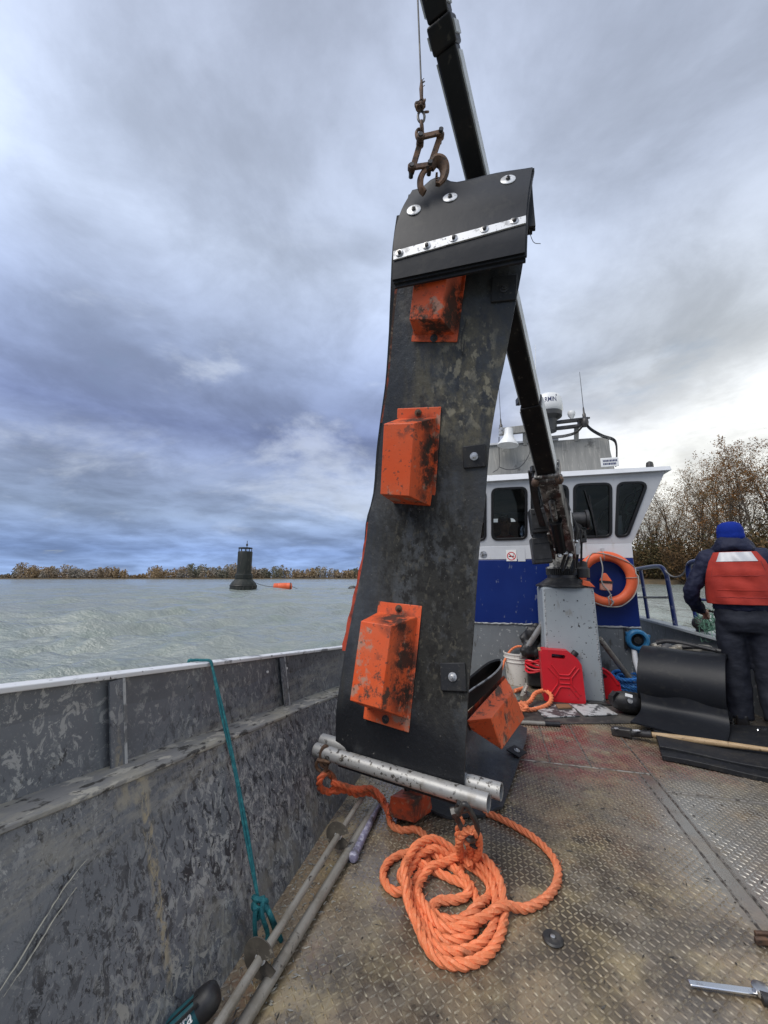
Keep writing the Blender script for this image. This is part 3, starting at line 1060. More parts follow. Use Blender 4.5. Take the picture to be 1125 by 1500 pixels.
TG = 'bare autumn trees along the near bank'
protos = [make_tree('bare_tree', 'x', 11, 24, 2, 'leaf', TG), make_tree('bare_tree', 'x', 23, 26, 4, 'leaf', TG),
          make_tree('bare_tree', 'x', 37, 25, 2, 'leaf', TG), make_tree('oak_tree', 'x', 41, 25, 7, 'leaf_gold', TG)]
plain = 'slim bare tree with thin rusty leaves, one of the crowded stand on the near bank'
young = 'young slender tree filling the gaps low in the stand on the near bank'
tree_spots = [  # photograph column of the trunk, distance, height, proto, label
    (938, 128, 24, 0, 'short bare tree close beside the slanting cabin corner'),
    (960, 120, 25, 1, plain), (974, 112, 27, 2, plain), (988, 126, 31, 0, plain), (1003, 112, 31, 1, plain),
    (1018, 104, 31, 2, plain), (1030, 116, 36, 1, plain), (1042, 96, 30, 0, 'bare tree with a forked trunk rising left of the blue beanie'),
    (1056, 106, 36, 1, plain), (1068, 90, 31, 2, plain), (1081, 100, 36, 0, plain), (1094, 84, 31, 0, 'tall bare tree rising directly behind the blue beanie'),
    (1106, 96, 36, 2, plain), (1121, 76, 31, 3, 'oak still holding golden brown leaves at the right edge of the picture'),
    (1138, 88, 36, 3, plain), (1160, 80, 32, 1, plain), (1195, 74, 30, 2, plain), (1250, 70, 29, 0, plain),
    (1310, 66, 28, 1, plain), (980, 140, 34, 2, plain), (1036, 128, 38, 2, plain), (1075, 118, 40, 1, plain)]
for i in range(26):      # younger trees filling the stand
    u_ = 944 + i * 9.4
    tree_spots.append((u_, float(np.interp(u_, [930, 1000, 1125, 1200], [136, 124, 90, 78])) + rnd.uniform(-6, 8), rnd.uniform(15, 25), rnd.choice((0, 1, 2, 2)), young))
used = [0] * 4
hh = (24, 26, 25, 25)
for u, d, h, k, lab in tree_spots:
    t = protos[k] if not used[k] else copy_tree(protos[k])
    used[k] = 1
    p = at(u, 846, d)
    t.location = (p.x, p.y, .4)
    s_ = h * (.73 if u > 1015 else .84) / hh[k]
    t.scale = (s_, s_, s_)
    t.rotation_euler = (0, 0, rnd.random() * 6.28)
    t['label'] = lab
    t['group'] = TG


def bush_mesh(seed, h, w, nl):
    r = random.Random(seed)
    st, lf = MB(), MB()
    for i in range(34):
        a = r.random() * 6.28
        rr = w * .30 * r.random()
        p = V((rr * math.cos(a), rr * math.sin(a), -.2))
        d = V((math.cos(a) * r.uniform(.1, .75), math.sin(a) * r.uniform(.1, .75), 1)).normalized()
        L = h * r.uniform(.6, 1.08)
        e = p + d * L
        mid = p.lerp(e, .5) + V((r.gauss(0, .1), r.gauss(0, .1), 0))
        st.tube([p, mid, e], [.035, .022, .008], 3, caps=False)
        for k in range(nl):
            t = .12 + .88 * r.random()
            q = p.lerp(e, t) + V((r.gauss(0, .3), r.gauss(0, .3), r.gauss(0, .22)))
            d1 = V((r.gauss(0, 1), r.gauss(0, 1), r.gauss(0, 1))).normalized() * r.uniform(.10, .24)
            d2 = d1.cross(V((r.gauss(0, 1), r.gauss(0, 1), r.gauss(0, 1)))).normalized() * r.uniform(.05, .13)
            lf.add([q - d1, q - d2, q + d1, q + d2], [(0, 1, 2, 3)])
    return st, lf


BG = 'scrub bushes at the foot of the near bank'
bl = 'brown and olive scrub bush at the foot of the trees on the near bank'
bp = []
for sd, mm in ((3, 'scrub'), (8, 'scrub_rust')):
    t = thing('scrub_bush', bl, 'bush', (0, 0, 0), 0, BG)
    st, lf = bush_mesh(sd, 6.0, 5.0, 55)
    st.build('stem', 'bark', t, fixnormals=False)
    tag(lf.build('leaf', mm, t, smooth=0, fixnormals=False), kind='stuff')
    bp.append(t)
bu = [0, 0]
for i in range(46):
    u = 926 + i * 6.2 if i < 40 else 1180 + (i - 40) * 25
    dist = np.interp(u, [920, 1000, 1125, 1330], [128, 100, 72, 60]) + rnd.uniform(-4, 6)
    k = 0 if rnd.random() < .55 else 1
    t = bp[k] if not bu[k] else copy_tree(bp[k])
    bu[k] = 1
    p = at(u, 846, dist)
    t.location = (p.x, p.y, .2)
    s_ = rnd.uniform(1.1, 2.0) * (1.35 if u < 975 else 1)
    t.scale = (s_, s_, s_ * rnd.uniform(.85, 1.15))
    t.rotation_euler = (0, 0, rnd.random() * 6.28)

# ------------------------------------------------------------------ deck of the work boat (boat coordinates)
def bsheet(z, x0, y0, x1, y1, t):
    b = MB(BOAT)
    b.box(((x0 + x1) / 2, (y0 + y1) / 2, z - t / 2), (x1 - x0, y1 - y0, t))
    return b


def build_boat(mb, name, m, parent=None, smooth=40, bevel=0):
    """like build, with the boat's own axes as the object's axes"""
    if parent is None:
        e = bpy.data.objects.new('tmp', None)
        INV['tmp'] = BINV
        o = mb.build(name, m, e, smooth, bevel)
        o.parent = None
        bpy.data.objects.remove(e)
        o.rotation_euler = (0, 0, -YAW)
        INV[o.name] = BINV
        return o
    return mb.build(name, m, parent, smooth, bevel)


deck = tag(build_boat(bsheet(-.008, -1.0, -2.5, 2.6, 9.0, .06), 'deck', 'seam'), kind='structure')
plates = [(-.98, -2.5, .905, 3.145), (.985, -2.5, 2.41, 2.93), (.985, 2.945, 2.41, 3.93), (-.98, 3.155, .36, 4.32), (.372, 3.155, .62, 4.32), (.632, 3.155, .972, 4.32), (.632, 4.33, 2.41, 8.8), (-.98, 4.33, .62, 6.2), (.985, 3.94, 2.41, 4.32)]
for q in plates:
    build_boat(bsheet(0, *q, .006), 'deck_plate', 'deck', deck, smooth=0)
build_boat(bsheet(-.002, .912, -2.5, .978, 3.145, .005), 'deck_strip', 'deck', deck, smooth=0)


def seam_bead(p, q):
    b = MB(BOAT)
    P = resample([V((*p, -.001)), V((*q, -.001))], .02)
    P = [a + V((rnd.gauss(0, .0012), rnd.gauss(0, .0012), 0)) for a in P]
    b.tube(P, [.0055 + .0015 * rnd.random() for _ in P], 6)
    build_boat(b, 'weld_seam', 'weld', deck)


for p, q in (((.909, -.2), (.909, 3.14)), ((.981, -.2), (.981, 3.9)), ((.98, 2.937), (2.4, 2.937)), ((-.9, 3.15), (.97, 3.15)), ((.366, 3.155), (.366, 4.3)), ((.626, 3.155), (.626, 4.3))):
    seam_bead(p, q)


def tread():
    r = np.random.RandomState(2)
    pit = .0232
    L, wd, hgt = .0128, .0042, .0026
    xs, ys = np.arange(-.96, 2.38, pit), np.arange(.35, 4.3, pit)
    gx, gy = np.meshgrid(np.arange(len(xs)), np.arange(len(ys)))
    cx, cy = xs[gx].ravel(), ys[gy].ravel()
    par = ((gx + gy) % 2).ravel()
    ok = np.ones_like(cx, bool)
    for s_, e in (((.90, .99), None),):
        ok &= ~((cx > s_[0] - .014) & (cx < s_[1] + .012) & (cy < 3.16))
    ok &= ~((cx > .985) & (abs(cy - 2.937) < .02)) & ~((cx < .98) & (abs(cy - 3.15) < .02))
    cx, cy, par = cx[ok], cy[ok], par[ok]
    wear = .70 + .30 * (np.sin(cx * 3.1 + 1.3 * np.sin(cy * 2.2)) * .5 + .5)
    ang = np.where(par == 0, R_(45), R_(-45))
    ca, sa = np.cos(ang), np.sin(ang)
    prof = [(-L, 0, 0), (-L * .5, -wd, 0), (L * .5, -wd, 0), (L, 0, 0), (L * .5, wd, 0), (-L * .5, wd, 0), (-L * .62, 0, 1), (L * .62, 0, 1)]
    n = len(cx)
    v = np.zeros((n, 8, 3))
    for k, (a, b_, c) in enumerate(prof):
        v[:, k, 0] = cx + a * ca - b_ * sa
        v[:, k, 1] = cy + a * sa + b_ * ca
        v[:, k, 2] = (hgt * wear + .0004) if c else -.0004
    fb = [(0, 1, 6), (1, 2, 7, 6), (2, 3, 7), (3, 4, 7), (4, 5, 6, 7), (5, 0, 6)]
    fs = []
    for i in range(n):
        o = i * 8
        fs += [tuple(o + q for q in f) for f in fb]
    me = bpy.data.meshes.new('tread_bar')
    me.from_pydata(v.reshape(-1, 3).tolist(), [], fs)
    me.materials.append(MT['deck_bar'])
    me.polygons.foreach_set('use_smooth', [True] * len(me.polygons))
    me.set_sharp_from_angle(angle=R_(60))
    o = bpy.data.objects.new('tread_bar', me)
    COL.objects.link(o)
    o.parent = deck
    tag(o, kind='stuff')


tread()
# hull below the deck
b = MB(BOAT)
b.hexa([(-.78, -2.5, -1.0), (2.2, -2.5, -1.0), (2.2, 9, -1.0), (-.78, 9, -1.0), (-.93, -2.5, -.07), (2.3, -2.5, -.07), (2.3, 9, -.07), (-.93, 9, -.07)])
tag(build_boat(b, 'hull', 'hull_paint'), kind='structure')


# ------------------------------------------------------------------ bulwarks
def zl(f):      # ledge height falls along the boat
    return .715 - .117 * (f - .725)


def rl(f):
    return -.87 - .32 * zl(f)


LW, UH = .14, .287


def bulwark():
    t = bthing('bulwark', 'long dark grey chipped bulwark wall on the left side of the deck', 'bulwark', (-.95, 2, 0))
    fs = [-2.4 + .3 * i for i in range(31)]

    def strip(name, m, fn, **k):
        b = MB(BOAT)
        L = [[V(p) for p in fn(f)] for f in fs]
        c = len(L[0])
        vs_ = [p for row in L for p in row]
        faces = []
        for i in range(len(fs) - 1):
            for j in range(c):
                q = (j + 1) % c
                faces.append((i * c + j, i * c + q, (i + 1) * c + q, (i + 1) * c + j))
        faces += [tuple(range(c)), tuple((len(fs) - 1) * c + j for j in range(c))]
        b.add(vs_, faces)
        return b.build(name, m, t, **k)
    T = .012
    rough_ = lambda f, s: .0045 * math.sin(f * 3.1 + s) + .003 * math.sin(f * 8.3 + s * 2)
    strip('lower_panel', 'hull_paint', lambda f: [(-.87 + rough_(f, 0), f, 0), (rl(f) + rough_(f, 1), f, zl(f) - .008), (rl(f) - .035, f, zl(f) - .012), (-.905, f, 0)])
    strip('ledge', 'ledge_dirt', lambda f: [(rl(f) + .006, f, zl(f) - .012), (rl(f) + .002, f, zl(f) + .003), (rl(f) - LW, f, zl(f) + .010), (rl(f) - LW, f, zl(f) - .02)], bevel=.004)
    strip('upper_panel', 'hull_paint', lambda f: [(rl(f) - LW + .001 + rough_(f, 2) * .5, f, zl(f) + .008), (rl(f) - LW - .02 + rough_(f, 3) * .5, f, zl(f) + UH - .006), (rl(f) - LW - .032, f, zl(f) + UH - .006), (rl(f) - LW - .013, f, zl(f) - .02)])
    strip('hull_side', 'hull_paint', lambda f: [(rl(f) - LW - .027, f, zl(f) + UH - .03), (rl(f) - LW - .045, f, zl(f) + UH - .03), (-.955, f, -.7), (-.94, f, -.7)])
    strip('cap_rail', 'rail_white', lambda f: [(rl(f) - LW - .0, f, zl(f) + UH - .016), (rl(f) - LW - .0, f, zl(f) + UH), (rl(f) - LW - .062, f, zl(f) + UH + .002), (rl(f) - LW - .062, f, zl(f) + UH - .03), (rl(f) - LW - .055, f, zl(f) + UH - .012)], bevel=.003)
    # stiffeners: an angle with its free edge towards the camera
    for f in (.08, 1.115, 2.15, 3.2):
        b = MB(BOAT)
        z0, z1 = zl(f) + .006, zl(f) + UH - .017
        x0, x1 = rl(f) - LW, rl(f) - LW - .02
        b.hexa([(x0 + .045, f, z0), (x0 + .045, f + .008, z0), (x0 + .003, f + .008, z0), (x0 + .003, f, z0),
                (x1 + .018, f, z1), (x1 + .018, f + .008, z1), (x1 + .003, f + .008, z1), (x1 + .003, f, z1)])
        b.hexa([(x0 + .046, f - .048, z0), (x0 + .046, f - .001, z0), (x0 + .040, f - .001, z0), (x0 + .040, f - .048, z0),
                (x1 + .019, f - .048, z1), (x1 + .019, f - .001, z1), (x1 + .013, f - .001, z1), (x1 + .013, f - .048, z1)])
        st = b.build('stiffener', 'hull_paint', t)
        b = MB(BOAT)
        b.beam((x0 + .0455, f + .004, z0), (x1 + .0185, f + .004, z1), .010, .004, up=(1, 0, 0))
        b.build('edge', 'weld_edge', st)
    # deep scratches in the paint
    for uvs in ([(128, 1258), (95, 1300), (60, 1355), (20, 1420), (-20, 1480)], [(112, 1300), (80, 1345), (40, 1410), (5, 1460)]):
        pts = []
        nrm = BOAT.to_3x3() @ V((1, 0, .32)).normalized()
        for u, v in uvs:
            pts.append(onplane(u, v, BOAT @ V((-.8655, 0, 0)), nrm))
        b = MB()
        P = resample(spline(pts, 6), .012)
        P = [p + V((0, 0, rnd.gauss(0, .0012))) for p in P]
        b.tube(P, [.0012 + .0032 * math.sin(math.pi * min(1, (i + 1) / len(P))) * rnd.uniform(.5, 1) for i in range(len(P))], 5, flat=.5)
        b.build('scratch', 'scratch', t)
    # drain holes: white discs stand in for daylight through the plate
    for f in (2.0, 2.2):
        for dz in (.07, .2):
            b = MB(BOAT)
            x = rl(f) - LW - .02 * dz / UH
            b.cyl((x + .006, f, zl(f) + dz), (x - .004, f, zl(f) + dz), .007, n=10)
            b.build('drain_daylight', 'ink_white', t)
    return t


bulwark()


def bulwark_right():
    t = bthing('bulwark', 'low grey bulwark on the right side behind the person in the vest', 'bulwark', (2.44, 4.5, 0))
    for y0, y1 in ((.2, 3.2), (3.206, 5.08), (5.086, 9.0)):
        b = MB(BOAT)
        b.hexa([(2.40, y0, 0), (2.46, y0, 0), (2.46, y1, 0), (2.40, y1, 0), (2.43, y0, .60), (2.465, y0, .60), (2.465, y1, .60), (2.43, y1, .60)])
        b.build('panel', 'cabin_grey', t)
    b = MB(BOAT)
    b.hexa([(2.36, .2, .601), (2.58, .2, .601), (2.58, 9, .601), (2.36, 9, .601), (2.37, .2, .635), (2.58, .2, .62), (2.58, 9, .62), (2.37, 9, .635)])
    b.build('cap_rail', 'pedestal', t, bevel=.006)
    b = MB(BOAT)
    b.beam((2.405, 4.9, .0), (2.415, 4.9, .595), .05, .04, up=(0, 1, 0))
    b.build('stiffener', 'cabin_grey', t)


bulwark_right()

# ================================================================== WHEELHOUSE
FC = 5.3                                   # the cabin's face, metres along the boat
CL, CR = -.62, 1.705                       # its left and right edges
Z1, Z2, Z3, ZR = .70, 1.512, 1.69, 2.52    # grey / blue / white bands, crease, underside of the roof
LEAN = .17                                 # the window wall leans out over the deck
cab = bthing('wheelhouse', 'blue and white boat wheelhouse with dark rounded windows behind the crane', 'wheelhouse', (.5, FC, 0))


def bbox_part(x0, y0, z0, x1, y1, z1, name, m, parent=None, bevel=0, M_=None):
    b = MB(BOAT)
    b.box(((x0 + x1) / 2, (y0 + y1) / 2, (z0 + z1) / 2), (x1 - x0, y1 - y0, z1 - z0))
    return b.build(name, m, parent or cab, bevel=bevel)


bbox_part(CL, FC, 0, CR + .01, FC + 2.4, Z1, 'lower_wall', 'cabin_grey')
bbox_part(CL, FC - .004, Z1 + .001, CR, FC + 2.4, Z2, 'blue_wall', 'blue', bevel=.012)
bbox_part(CL, FC - .002, Z2 + .001, CR, FC + 2.4, Z3, 'white_wall', 'white', bevel=.006)
b = MB(BOAT)      # uneven weld bead between grey and blue
P = resample([V((CL, FC - .006, Z1)), V((CR, FC - .006, Z1))], .03)
b.tube([p + V((0, 0, rnd.gauss(0, .003))) for p in P], [.008 + .004 * rnd.random() for _ in P], 6)
b.build('weld_seam', 'weld_edge', cab)

wx, wy = V((1, 0, 0)), V((0, -LEAN, ZR - Z3)).normalized()
wz = wx.cross(wy)                          # outwards, towards the deck
WM = basis(V((0, FC, Z3)), wx, wy, wz)
HW = (ZR - Z3) / wy.z
b = MB(BOAT)


def win_uv(u, v):
    p = WM.inverted() @ (BINV @ onplane(u, v, BOAT @ (WM @ V((0, 0, 0))), BOAT.to_3x3() @ wz))
    return (p.x, p.y)


wins = [[(655, 793), (712, 792), (712, 717), (655, 720)], [(720, 791.5), (772, 790), (772, 713), (720, 715.5)],
        [(778, 790), (833, 788.5), (832.5, 710), (778, 712.5)], [(840, 788.5), (896, 787), (896, 707), (840, 709)],
        [(901, 787), (920, 786), (950.5, 705), (904, 706.5)]]
wp = [rpoly([win_uv(*q) for q in w], .085) for w in wins]
TOPR = CR + .375
outer = [(CL, 0), (CR, 0), (TOPR, HW), (CL - .2, HW)]
b.panel(outer, wp, WM, -.03)
ww = b.build('window_wall', 'white', cab, smooth=25)
for w in wp:
    b = MB(BOAT)
    b.ring(inset(w, -.006), inset(w, .026), WM @ Matrix.Translation((0, 0, -.034)), .046)
    fr_ = b.build('window', 'gasket', cab, bevel=.004)
    b = MB(BOAT)
    b.prism(inset(w, .022), WM @ Matrix.Translation((0, 0, -.018)), .004)
    b.build('pane', 'glass', fr_, smooth=0)
for (a_, c_) in (((786, 780), (793, 728)), ((874, 786), (862, 726))):
    b = MB(BOAT)
    on = lambda q, o_: (WM @ V((*win_uv(*q), o_)))
    b.beam(on(a_, .02), on(c_, .025), .014, .014, up=wz)
    b.beam(on((c_[0] - 6, c_[1] - 8), .02), on((c_[0] + 7, c_[1] + 34), .02), .010, .02, up=wz)
    b.build('wiper', 'black', cab)
# slanted right flank, its own windows open to the light
b = MB(BOAT)
q = lambda x, y, z: V((x, y, z))
y2 = FC + 2.4
p0, p1 = WM @ V((CR, 0, -.03)), WM @ V((TOPR, HW, -.03))
fx = V((0, 1, 0))
fy = V((p1.x - p0.x, p1.y - p0.y, p1.z - p0.z))
FM = basis(p0, fx, V((fy.x, 0, fy.z)).normalized(), fx.cross(V((fy.x, 0, fy.z)).normalized()))
fh = V((fy.x, 0, fy.z)).length
side_out = [(0, 0), (2.4, 0), (2.4, fh), (-LEAN + .005, fh)]
sw = [rpoly([(.22, .12), (1.0, .12), (1.0, fh - .1), (.16, fh - .1)], .08), rpoly([(1.25, .12), (2.2, .12), (2.2, fh - .1), (1.25, fh - .1)], .08)]
b.panel(side_out, sw, FM, -.03)
b.build('side_wall', 'white', cab, smooth=25)
for w in sw:
    b = MB(BOAT)
    b.ring(inset(w, -.006), inset(w, .026), FM @ Matrix.Translation((0, 0, -.03)), .044)
    fr_ = b.build('window', 'gasket', cab)
    b = MB(BOAT)
    b.prism(inset(w, .022), FM @ Matrix.Translation((0, 0, -.016)), .004)
    b.build('pane', 'glass', fr_, smooth=0)
# far wall and left wall of the cabin
b = MB(BOAT)
bw = [rrect(.0, .15, .55, .72, .08)]
b.panel([(CL, 0), (CR, 0), (TOPR - .02, ZR - Z3), (CL - .2, ZR - Z3)], bw, basis(V((0, y2, Z3)), V((1, 0, 0)), V((0, 0, 1)), V((0, -1, 0))), -.03)
b.build('front_wall', 'white', cab)
b = MB(BOAT)
b.hexa([(CL, FC, Z3), (CL + .03, FC, Z3), (CL + .03, y2, Z3), (CL, y2, Z3), (CL - .2, FC - LEAN + .04, ZR), (CL - .17, FC - LEAN + .04, ZR), (CL - .17, y2, ZR), (CL - .2, y2, ZR)])
b.build('side_wall', 'white', cab)
bbox_part(CL + .05, FC + 1.55, Z3 + .001, CR - .3, FC + 1.6, ZR - .3, 'lining', 'interior')
bbox_part(CL + .02, FC + .04, ZR - .012, CR + .1, y2 - .05, ZR - .002, 'ceiling', 'interior')
bbox_part(.88, FC + .30, Z3, 1.55, FC + .55, Z3 + .2, 'console', 'interior', bevel=.01)
for x in (.93, 1.0, 1.06, 1.16, 1.22, 1.34):
    b = MB(BOAT)
    hh_ = rnd.uniform(.08, .2)
    b.lathe([(.022, 0), (.022, hh_ * .7), (.01, hh_ * .8), (.01, hh_)], (x, FC + .36, Z3 + .2), n=10)
    tag(b.build('bottle', 'bucket_tan', None), 'small bottle standing in the dark behind the right square window', 'bottle', 'bottles inside the wheelhouse window')
# roof with a bright fascia
b = MB(BOAT)
yF = FC - LEAN - .07
b.hexa([(CL - .28, yF + .015, ZR + .001), (TOPR + .05, yF + .015, ZR + .001), (TOPR + .05, y2 + .1, ZR + .001), (CL - .28, y2 + .1, ZR + .001),
        (CL - .26, yF + .075, ZR + .115), (TOPR + .05, yF + .045, ZR + .06), (TOPR + .04, y2 + .1, ZR + .06), (CL - .26, y2 + .1, ZR + .115)])
roof = b.build('roof', 'white', cab, bevel=.008)
# raised panel house on the roof
b = MB(BOAT)
b.hexa([(CL, FC + .10, ZR + .06), (1.645, FC + .10, ZR + .06), (1.75, y2 - .2, ZR + .06), (CL, y2 - .2, ZR + .06),
        (CL, FC + .15, 3.15), (1.60, FC + .15, 3.12), (1.70, y2 - .2, 3.12), (CL, y2 - .2, 3.12)])
rb = b.build('roof_box', 'canvas', cab, bevel=.012)
b = MB(BOAT)
b.hexa([(CL, FC + .12, 3.135), (1.0, FC + .12, 3.125), (1.0, FC + .34, 3.125), (CL, FC + .34, 3.135), (CL, FC + .12, 3.165), (1.0, FC + .12, 3.145), (1.0, FC + .34, 3.145), (CL, FC + .34, 3.165)])
b.build('trim', 'white', rb)
for dx in (0, .05, .1):
    b = MB(BOAT)
    b.box((1.62 + dx * .55, FC + .32 + dx * 2.4, 2.86 - dx * .2), (.03, .22, .50 - dx * .5))
    b.build('batten', 'canvas', rb)
# round bolt on the white band, paper notices
b = MB(BOAT)
p = bF(708, 812, FC)
b.lathe([(.045, 0), (.045, .006), (.02, .008), (.018, .02)], (p.x, FC - .004, p.z), (0, -1, 0), 20)
b.build('bolt', 'zinc', cab)
p = bF(749, 814, FC)
SM = basis(V((p.x, FC - .006, p.z)), V((1, 0, 0)), V((0, 0, 1)), V((0, -1, 0)))
b = MB(BOAT)
b.prism([(-.064, -.07), (.064, -.07), (.064, .075), (-.064, .075)], SM, .002)
sign = b.build('notice', 'ink_white', cab, smooth=0)
b = MB(BOAT)
cc = [(math.cos(a * math.pi / 16), math.sin(a * math.pi / 16)) for a in range(32)]
S1 = SM @ Matrix.Translation((0, -.006, .0022))
b.ring([(x * .055, y * .055) for x, y in cc], [(x * .044, y * .044) for x, y in cc], S1, .001)
b.prism([(-.037, .029), (-.029, .037), (.037, -.029), (.029, -.037)], S1, .0012)
b.build('ban_symbol', 'ink_red', sign, smooth=0)
b = MB(BOAT)
b.prism([(-.034, -.010), (.020, -.010), (.020, .004), (-.034, .004)], S1, .0006)
b.prism([(.023, -.010), (.034, -.010), (.034, .004), (.023, .004)], S1, .0006)
b.tube([S1 @ V(q_) for q_ in ((.028, .008, .0005), (.024, .018, .0005), (.03, .026, .0005))], .002, 5)
b.build('cigarette_symbol', 'black', sign, smooth=0)
b = MB(BOAT)
b.prism([(.078, -.075), (.17, -.075), (.17, .10), (.078, .10)], SM, .0015)
b.build('notice', 'white', cab, smooth=0)
# small plaque on the roof edge
p = bF(893, 677, FC - .12)
b = MB(BOAT)
b.box((p.x, FC - .12, p.z), (.20, .012, .115))
t = bthing('roof_plaque', 'small white plaque with two rows of blue print on the wheelhouse roof edge', 'sign', (p.x, FC - .12, p.z - .06))
b.build('board', 'radome', t, bevel=.006)
b = MB(BOAT)
for zz in (.018, -.022):
    x = p.x - .075
    while x < p.x + .07:
        w_ = rnd.uniform(.008, .016)
        b.box((x + w_ / 2, FC - .1272, p.z + zz), (w_, .001, .026))
        x += w_ + .005
b.build('print', 'ink_blue', t, smooth=0)
p = bF(952, 684, FC - .1)
b = MB(BOAT)
b.lathe([(.04, 0), (.04, .04), (.034, .07), (.012, .085)], (p.x, FC - .1, p.z - .015), n=16)
tag(b.build('roof_light', 'dark_steel'), 'short dark stub light on the right corner of the wheelhouse roof', 'light')

# ---- gear on the roof: all in the plane of the cross bar
FB = 5.36


def rp(u, v, f=FB):
    return bF(u, v, f)


t = bthing('antenna_bar', 'grey slotted cross bar carrying antennas above the wheelhouse roof', 'bracket', rp(795, 640))
a, c = rp(731, 633), rp(861, 618)
b = MB(BOAT)
b.beam(a, a.lerp(c, .46), .05, .105, up=(0, 0, 1))
b.build('bar', 'canvas', t, bevel=.006)
b = MB(BOAT)
m0, m1 = a.lerp(c, .46), c
dx_ = (m1 - m0)
for (s0, s1, z0, z1) in ((0, 1, .025, .06), (0, 1, -.06, -.025), (0, .12, -.025, .025), (.80, 1, -.025, .025)):
    b.hexa([m0 + dx_ * s0 + V((0, -.03, z0)), m0 + dx_ * s1 + V((0, -.03, z0)), m0 + dx_ * s1 + V((0, .03, z0)), m0 + dx_ * s0 + V((0, .03, z0)),
            m0 + dx_ * s0 + V((0, -.03, z1)), m0 + dx_ * s1 + V((0, -.03, z1)), m0 + dx_ * s1 + V((0, .03, z1)), m0 + dx_ * s0 + V((0, .03, z1))])
b.build('slotted_plate', 'dark_steel', t)
for s_ in (.30, .88):
    b = MB(BOAT)
    p = a.lerp(c, s_)
    b.beam(p + V((0, .03, -.05)), V((p.x, p.y + .1, 3.10)), .05, .05, up=(0, 1, 0))
    b.build('leg', 'canvas', t)
# radar
pr = rp(803, 606)
sc_ = (bF(825, 590, FB).x - bF(803, 590, FB).x)
RR = sc_
zb = rp(803, 606).z
t = bthing('radar_dome', 'white round radar dome with blue lettering on a dark pedestal', 'radar', (pr.x, FB, rp(803, 640).z))
b = MB(BOAT)
b.lathe([(RR * .90, 0), (RR, .03), (RR * 1.0, .10), (RR * .95, .19), (RR * .84, .235), (RR * .60, .258), (.01, .265)], (pr.x, FB, zb), n=40)
dome = b.build('dome', 'radome', t)
b = MB(BOAT)
b.lathe([(.09, -.26), (.10, -.16), (RR * .55, -.10), (RR * .90, -.06), (RR * .93, -.001)], (pr.x, FB, zb), n=36)
b.build('base', 'radome_grey', t)
vs_, fs = textmesh('GARMIN', .098)
b = MB(BOAT)
ang0 = math.atan2(-(FB), -(pr.x))
out_ = []
for p in vs_:
    g = ang0 + p.x * .66 / RR
    r_ = RR * (1.004 - .05 * max(0, (p.y + .04) / .09) * .5)
    out_.append((pr.x + r_ * math.cos(g), FB + r_ * math.sin(g), zb + .125 + p.y))
b.add(out_, fs)
tri = [(.115, .055), (.14, .055), (.1275, .08)]
b.add([(pr.x + RR * .975 * math.cos(ang0 + x / RR), FB + RR * .975 * math.sin(ang0 + x / RR), zb + .125 + y) for x, y in tri], [(0, 1, 2)])
b.build('lettering', 'ink_blue', dome, smooth=0, fixnormals=False)
# loudhailer
p = rp(745, 632, FB - .12)
q_ = rp(742, 652, FB - .16)
t = bthing('loudhailer', 'white flared horn speaker hanging from the left end of the antenna bar', 'horn', q_)
b = MB(BOAT)
hb = rp(745.5, 628, FB - .12)
he = rp(744, 652.5, FB - .12)
ax = (he - hb)
L_ = ax.length
b.lathe([(.055, 0), (.06, L_ * .35), (.075, L_ * .55), (.105, L_ * .75), (.135, L_ * .93), (.138, L_), (.128, L_ * .985), (.06, L_ * .6), (.01, L_ * .58)], hb, ax, 32, caps=True)
b.build('horn', 'radome', t)
b = MB(BOAT)
b.box(rp(733, 632, FB - .1), (.045, .05, .10))
b.box(rp(739, 630, FB - .09), (.09, .03, .03))
b.build('bracket', 'zinc', t)
b = MB(BOAT)
b.tube(spline([rp(731, 640, FB - .07), rp(731, 660, FB), rp(731, 684, FB - .02), rp(722, 692, FB - .05)], 6), .006, 6)
b.tube(spline([rp(731, 684, FB - .02), rp(745, 688, FB), rp(762, 684, FB), rp(774, 668, FB), rp(777, 655, FB)], 6), .005, 6)
b.build('wire', 'radome_grey', t)
# mushroom antenna
p = rp(838, 617)
b = MB(BOAT)
b.lathe([(.018, 0), (.02, .05), (.042, .085), (.05, .12), (.044, .145), (.02, .155)], rp(838, 618), n=20)
tag(b.build('mushroom_antenna', 'radome'), 'small white mushroom antenna on the bar right of the radar', 'antenna')
for uv0, uv1, lab in (((856, 612), (849, 545), 'tall thin whip antenna on the right end of the antenna bar'), ((734, 628), (730.5, 560), 'thin whip antenna on the left end of the antenna bar')):
    a, c = rp(*uv0), rp(*uv1)
    t = bthing('whip_antenna', lab, 'antenna', a)
    b = MB(BOAT)
    b.lathe([(.022, 0), (.022, .05), (.012, .07), (.010, .13), (.004, .16)], a, c - a, 12)
    b.build('base', 'dark_steel', t)
    b = MB(BOAT)
    b.cyl(a + (c - a).normalized() * .15, c, .0045, .0025, 6)
    b.build('whip', 'radome_grey', t)
b = MB(BOAT)
b.cyl(rp(785.5, 590, 5.9), rp(784, 505, 5.9), .006, .003, 6)
tag(b.build('whip_antenna', 'radome'), 'faint thin whip antenna behind the crane boom', 'antenna')
b = MB(BOAT)
for k in range(3):
    o_ = V((0, -.016 * k, .009 * k))
    b.tube(spline([rp(*q) + o_ for q in ((858, 620), (845, 634), (828, 640), (806, 642.5), (790, 646))], 6), .0065, 6)
    b.tube(spline([rp(*q) + o_ for q in ((857, 622), (866, 631), (882, 640), (897, 645), (902, 652), (903, 668), (902, 684))], 6), .0065, 6)
tag(b.build('cable_bundle', 'black'), 'black cable bundle drooping from the antenna bar down the roof', 'cable')
b = MB(BOAT)
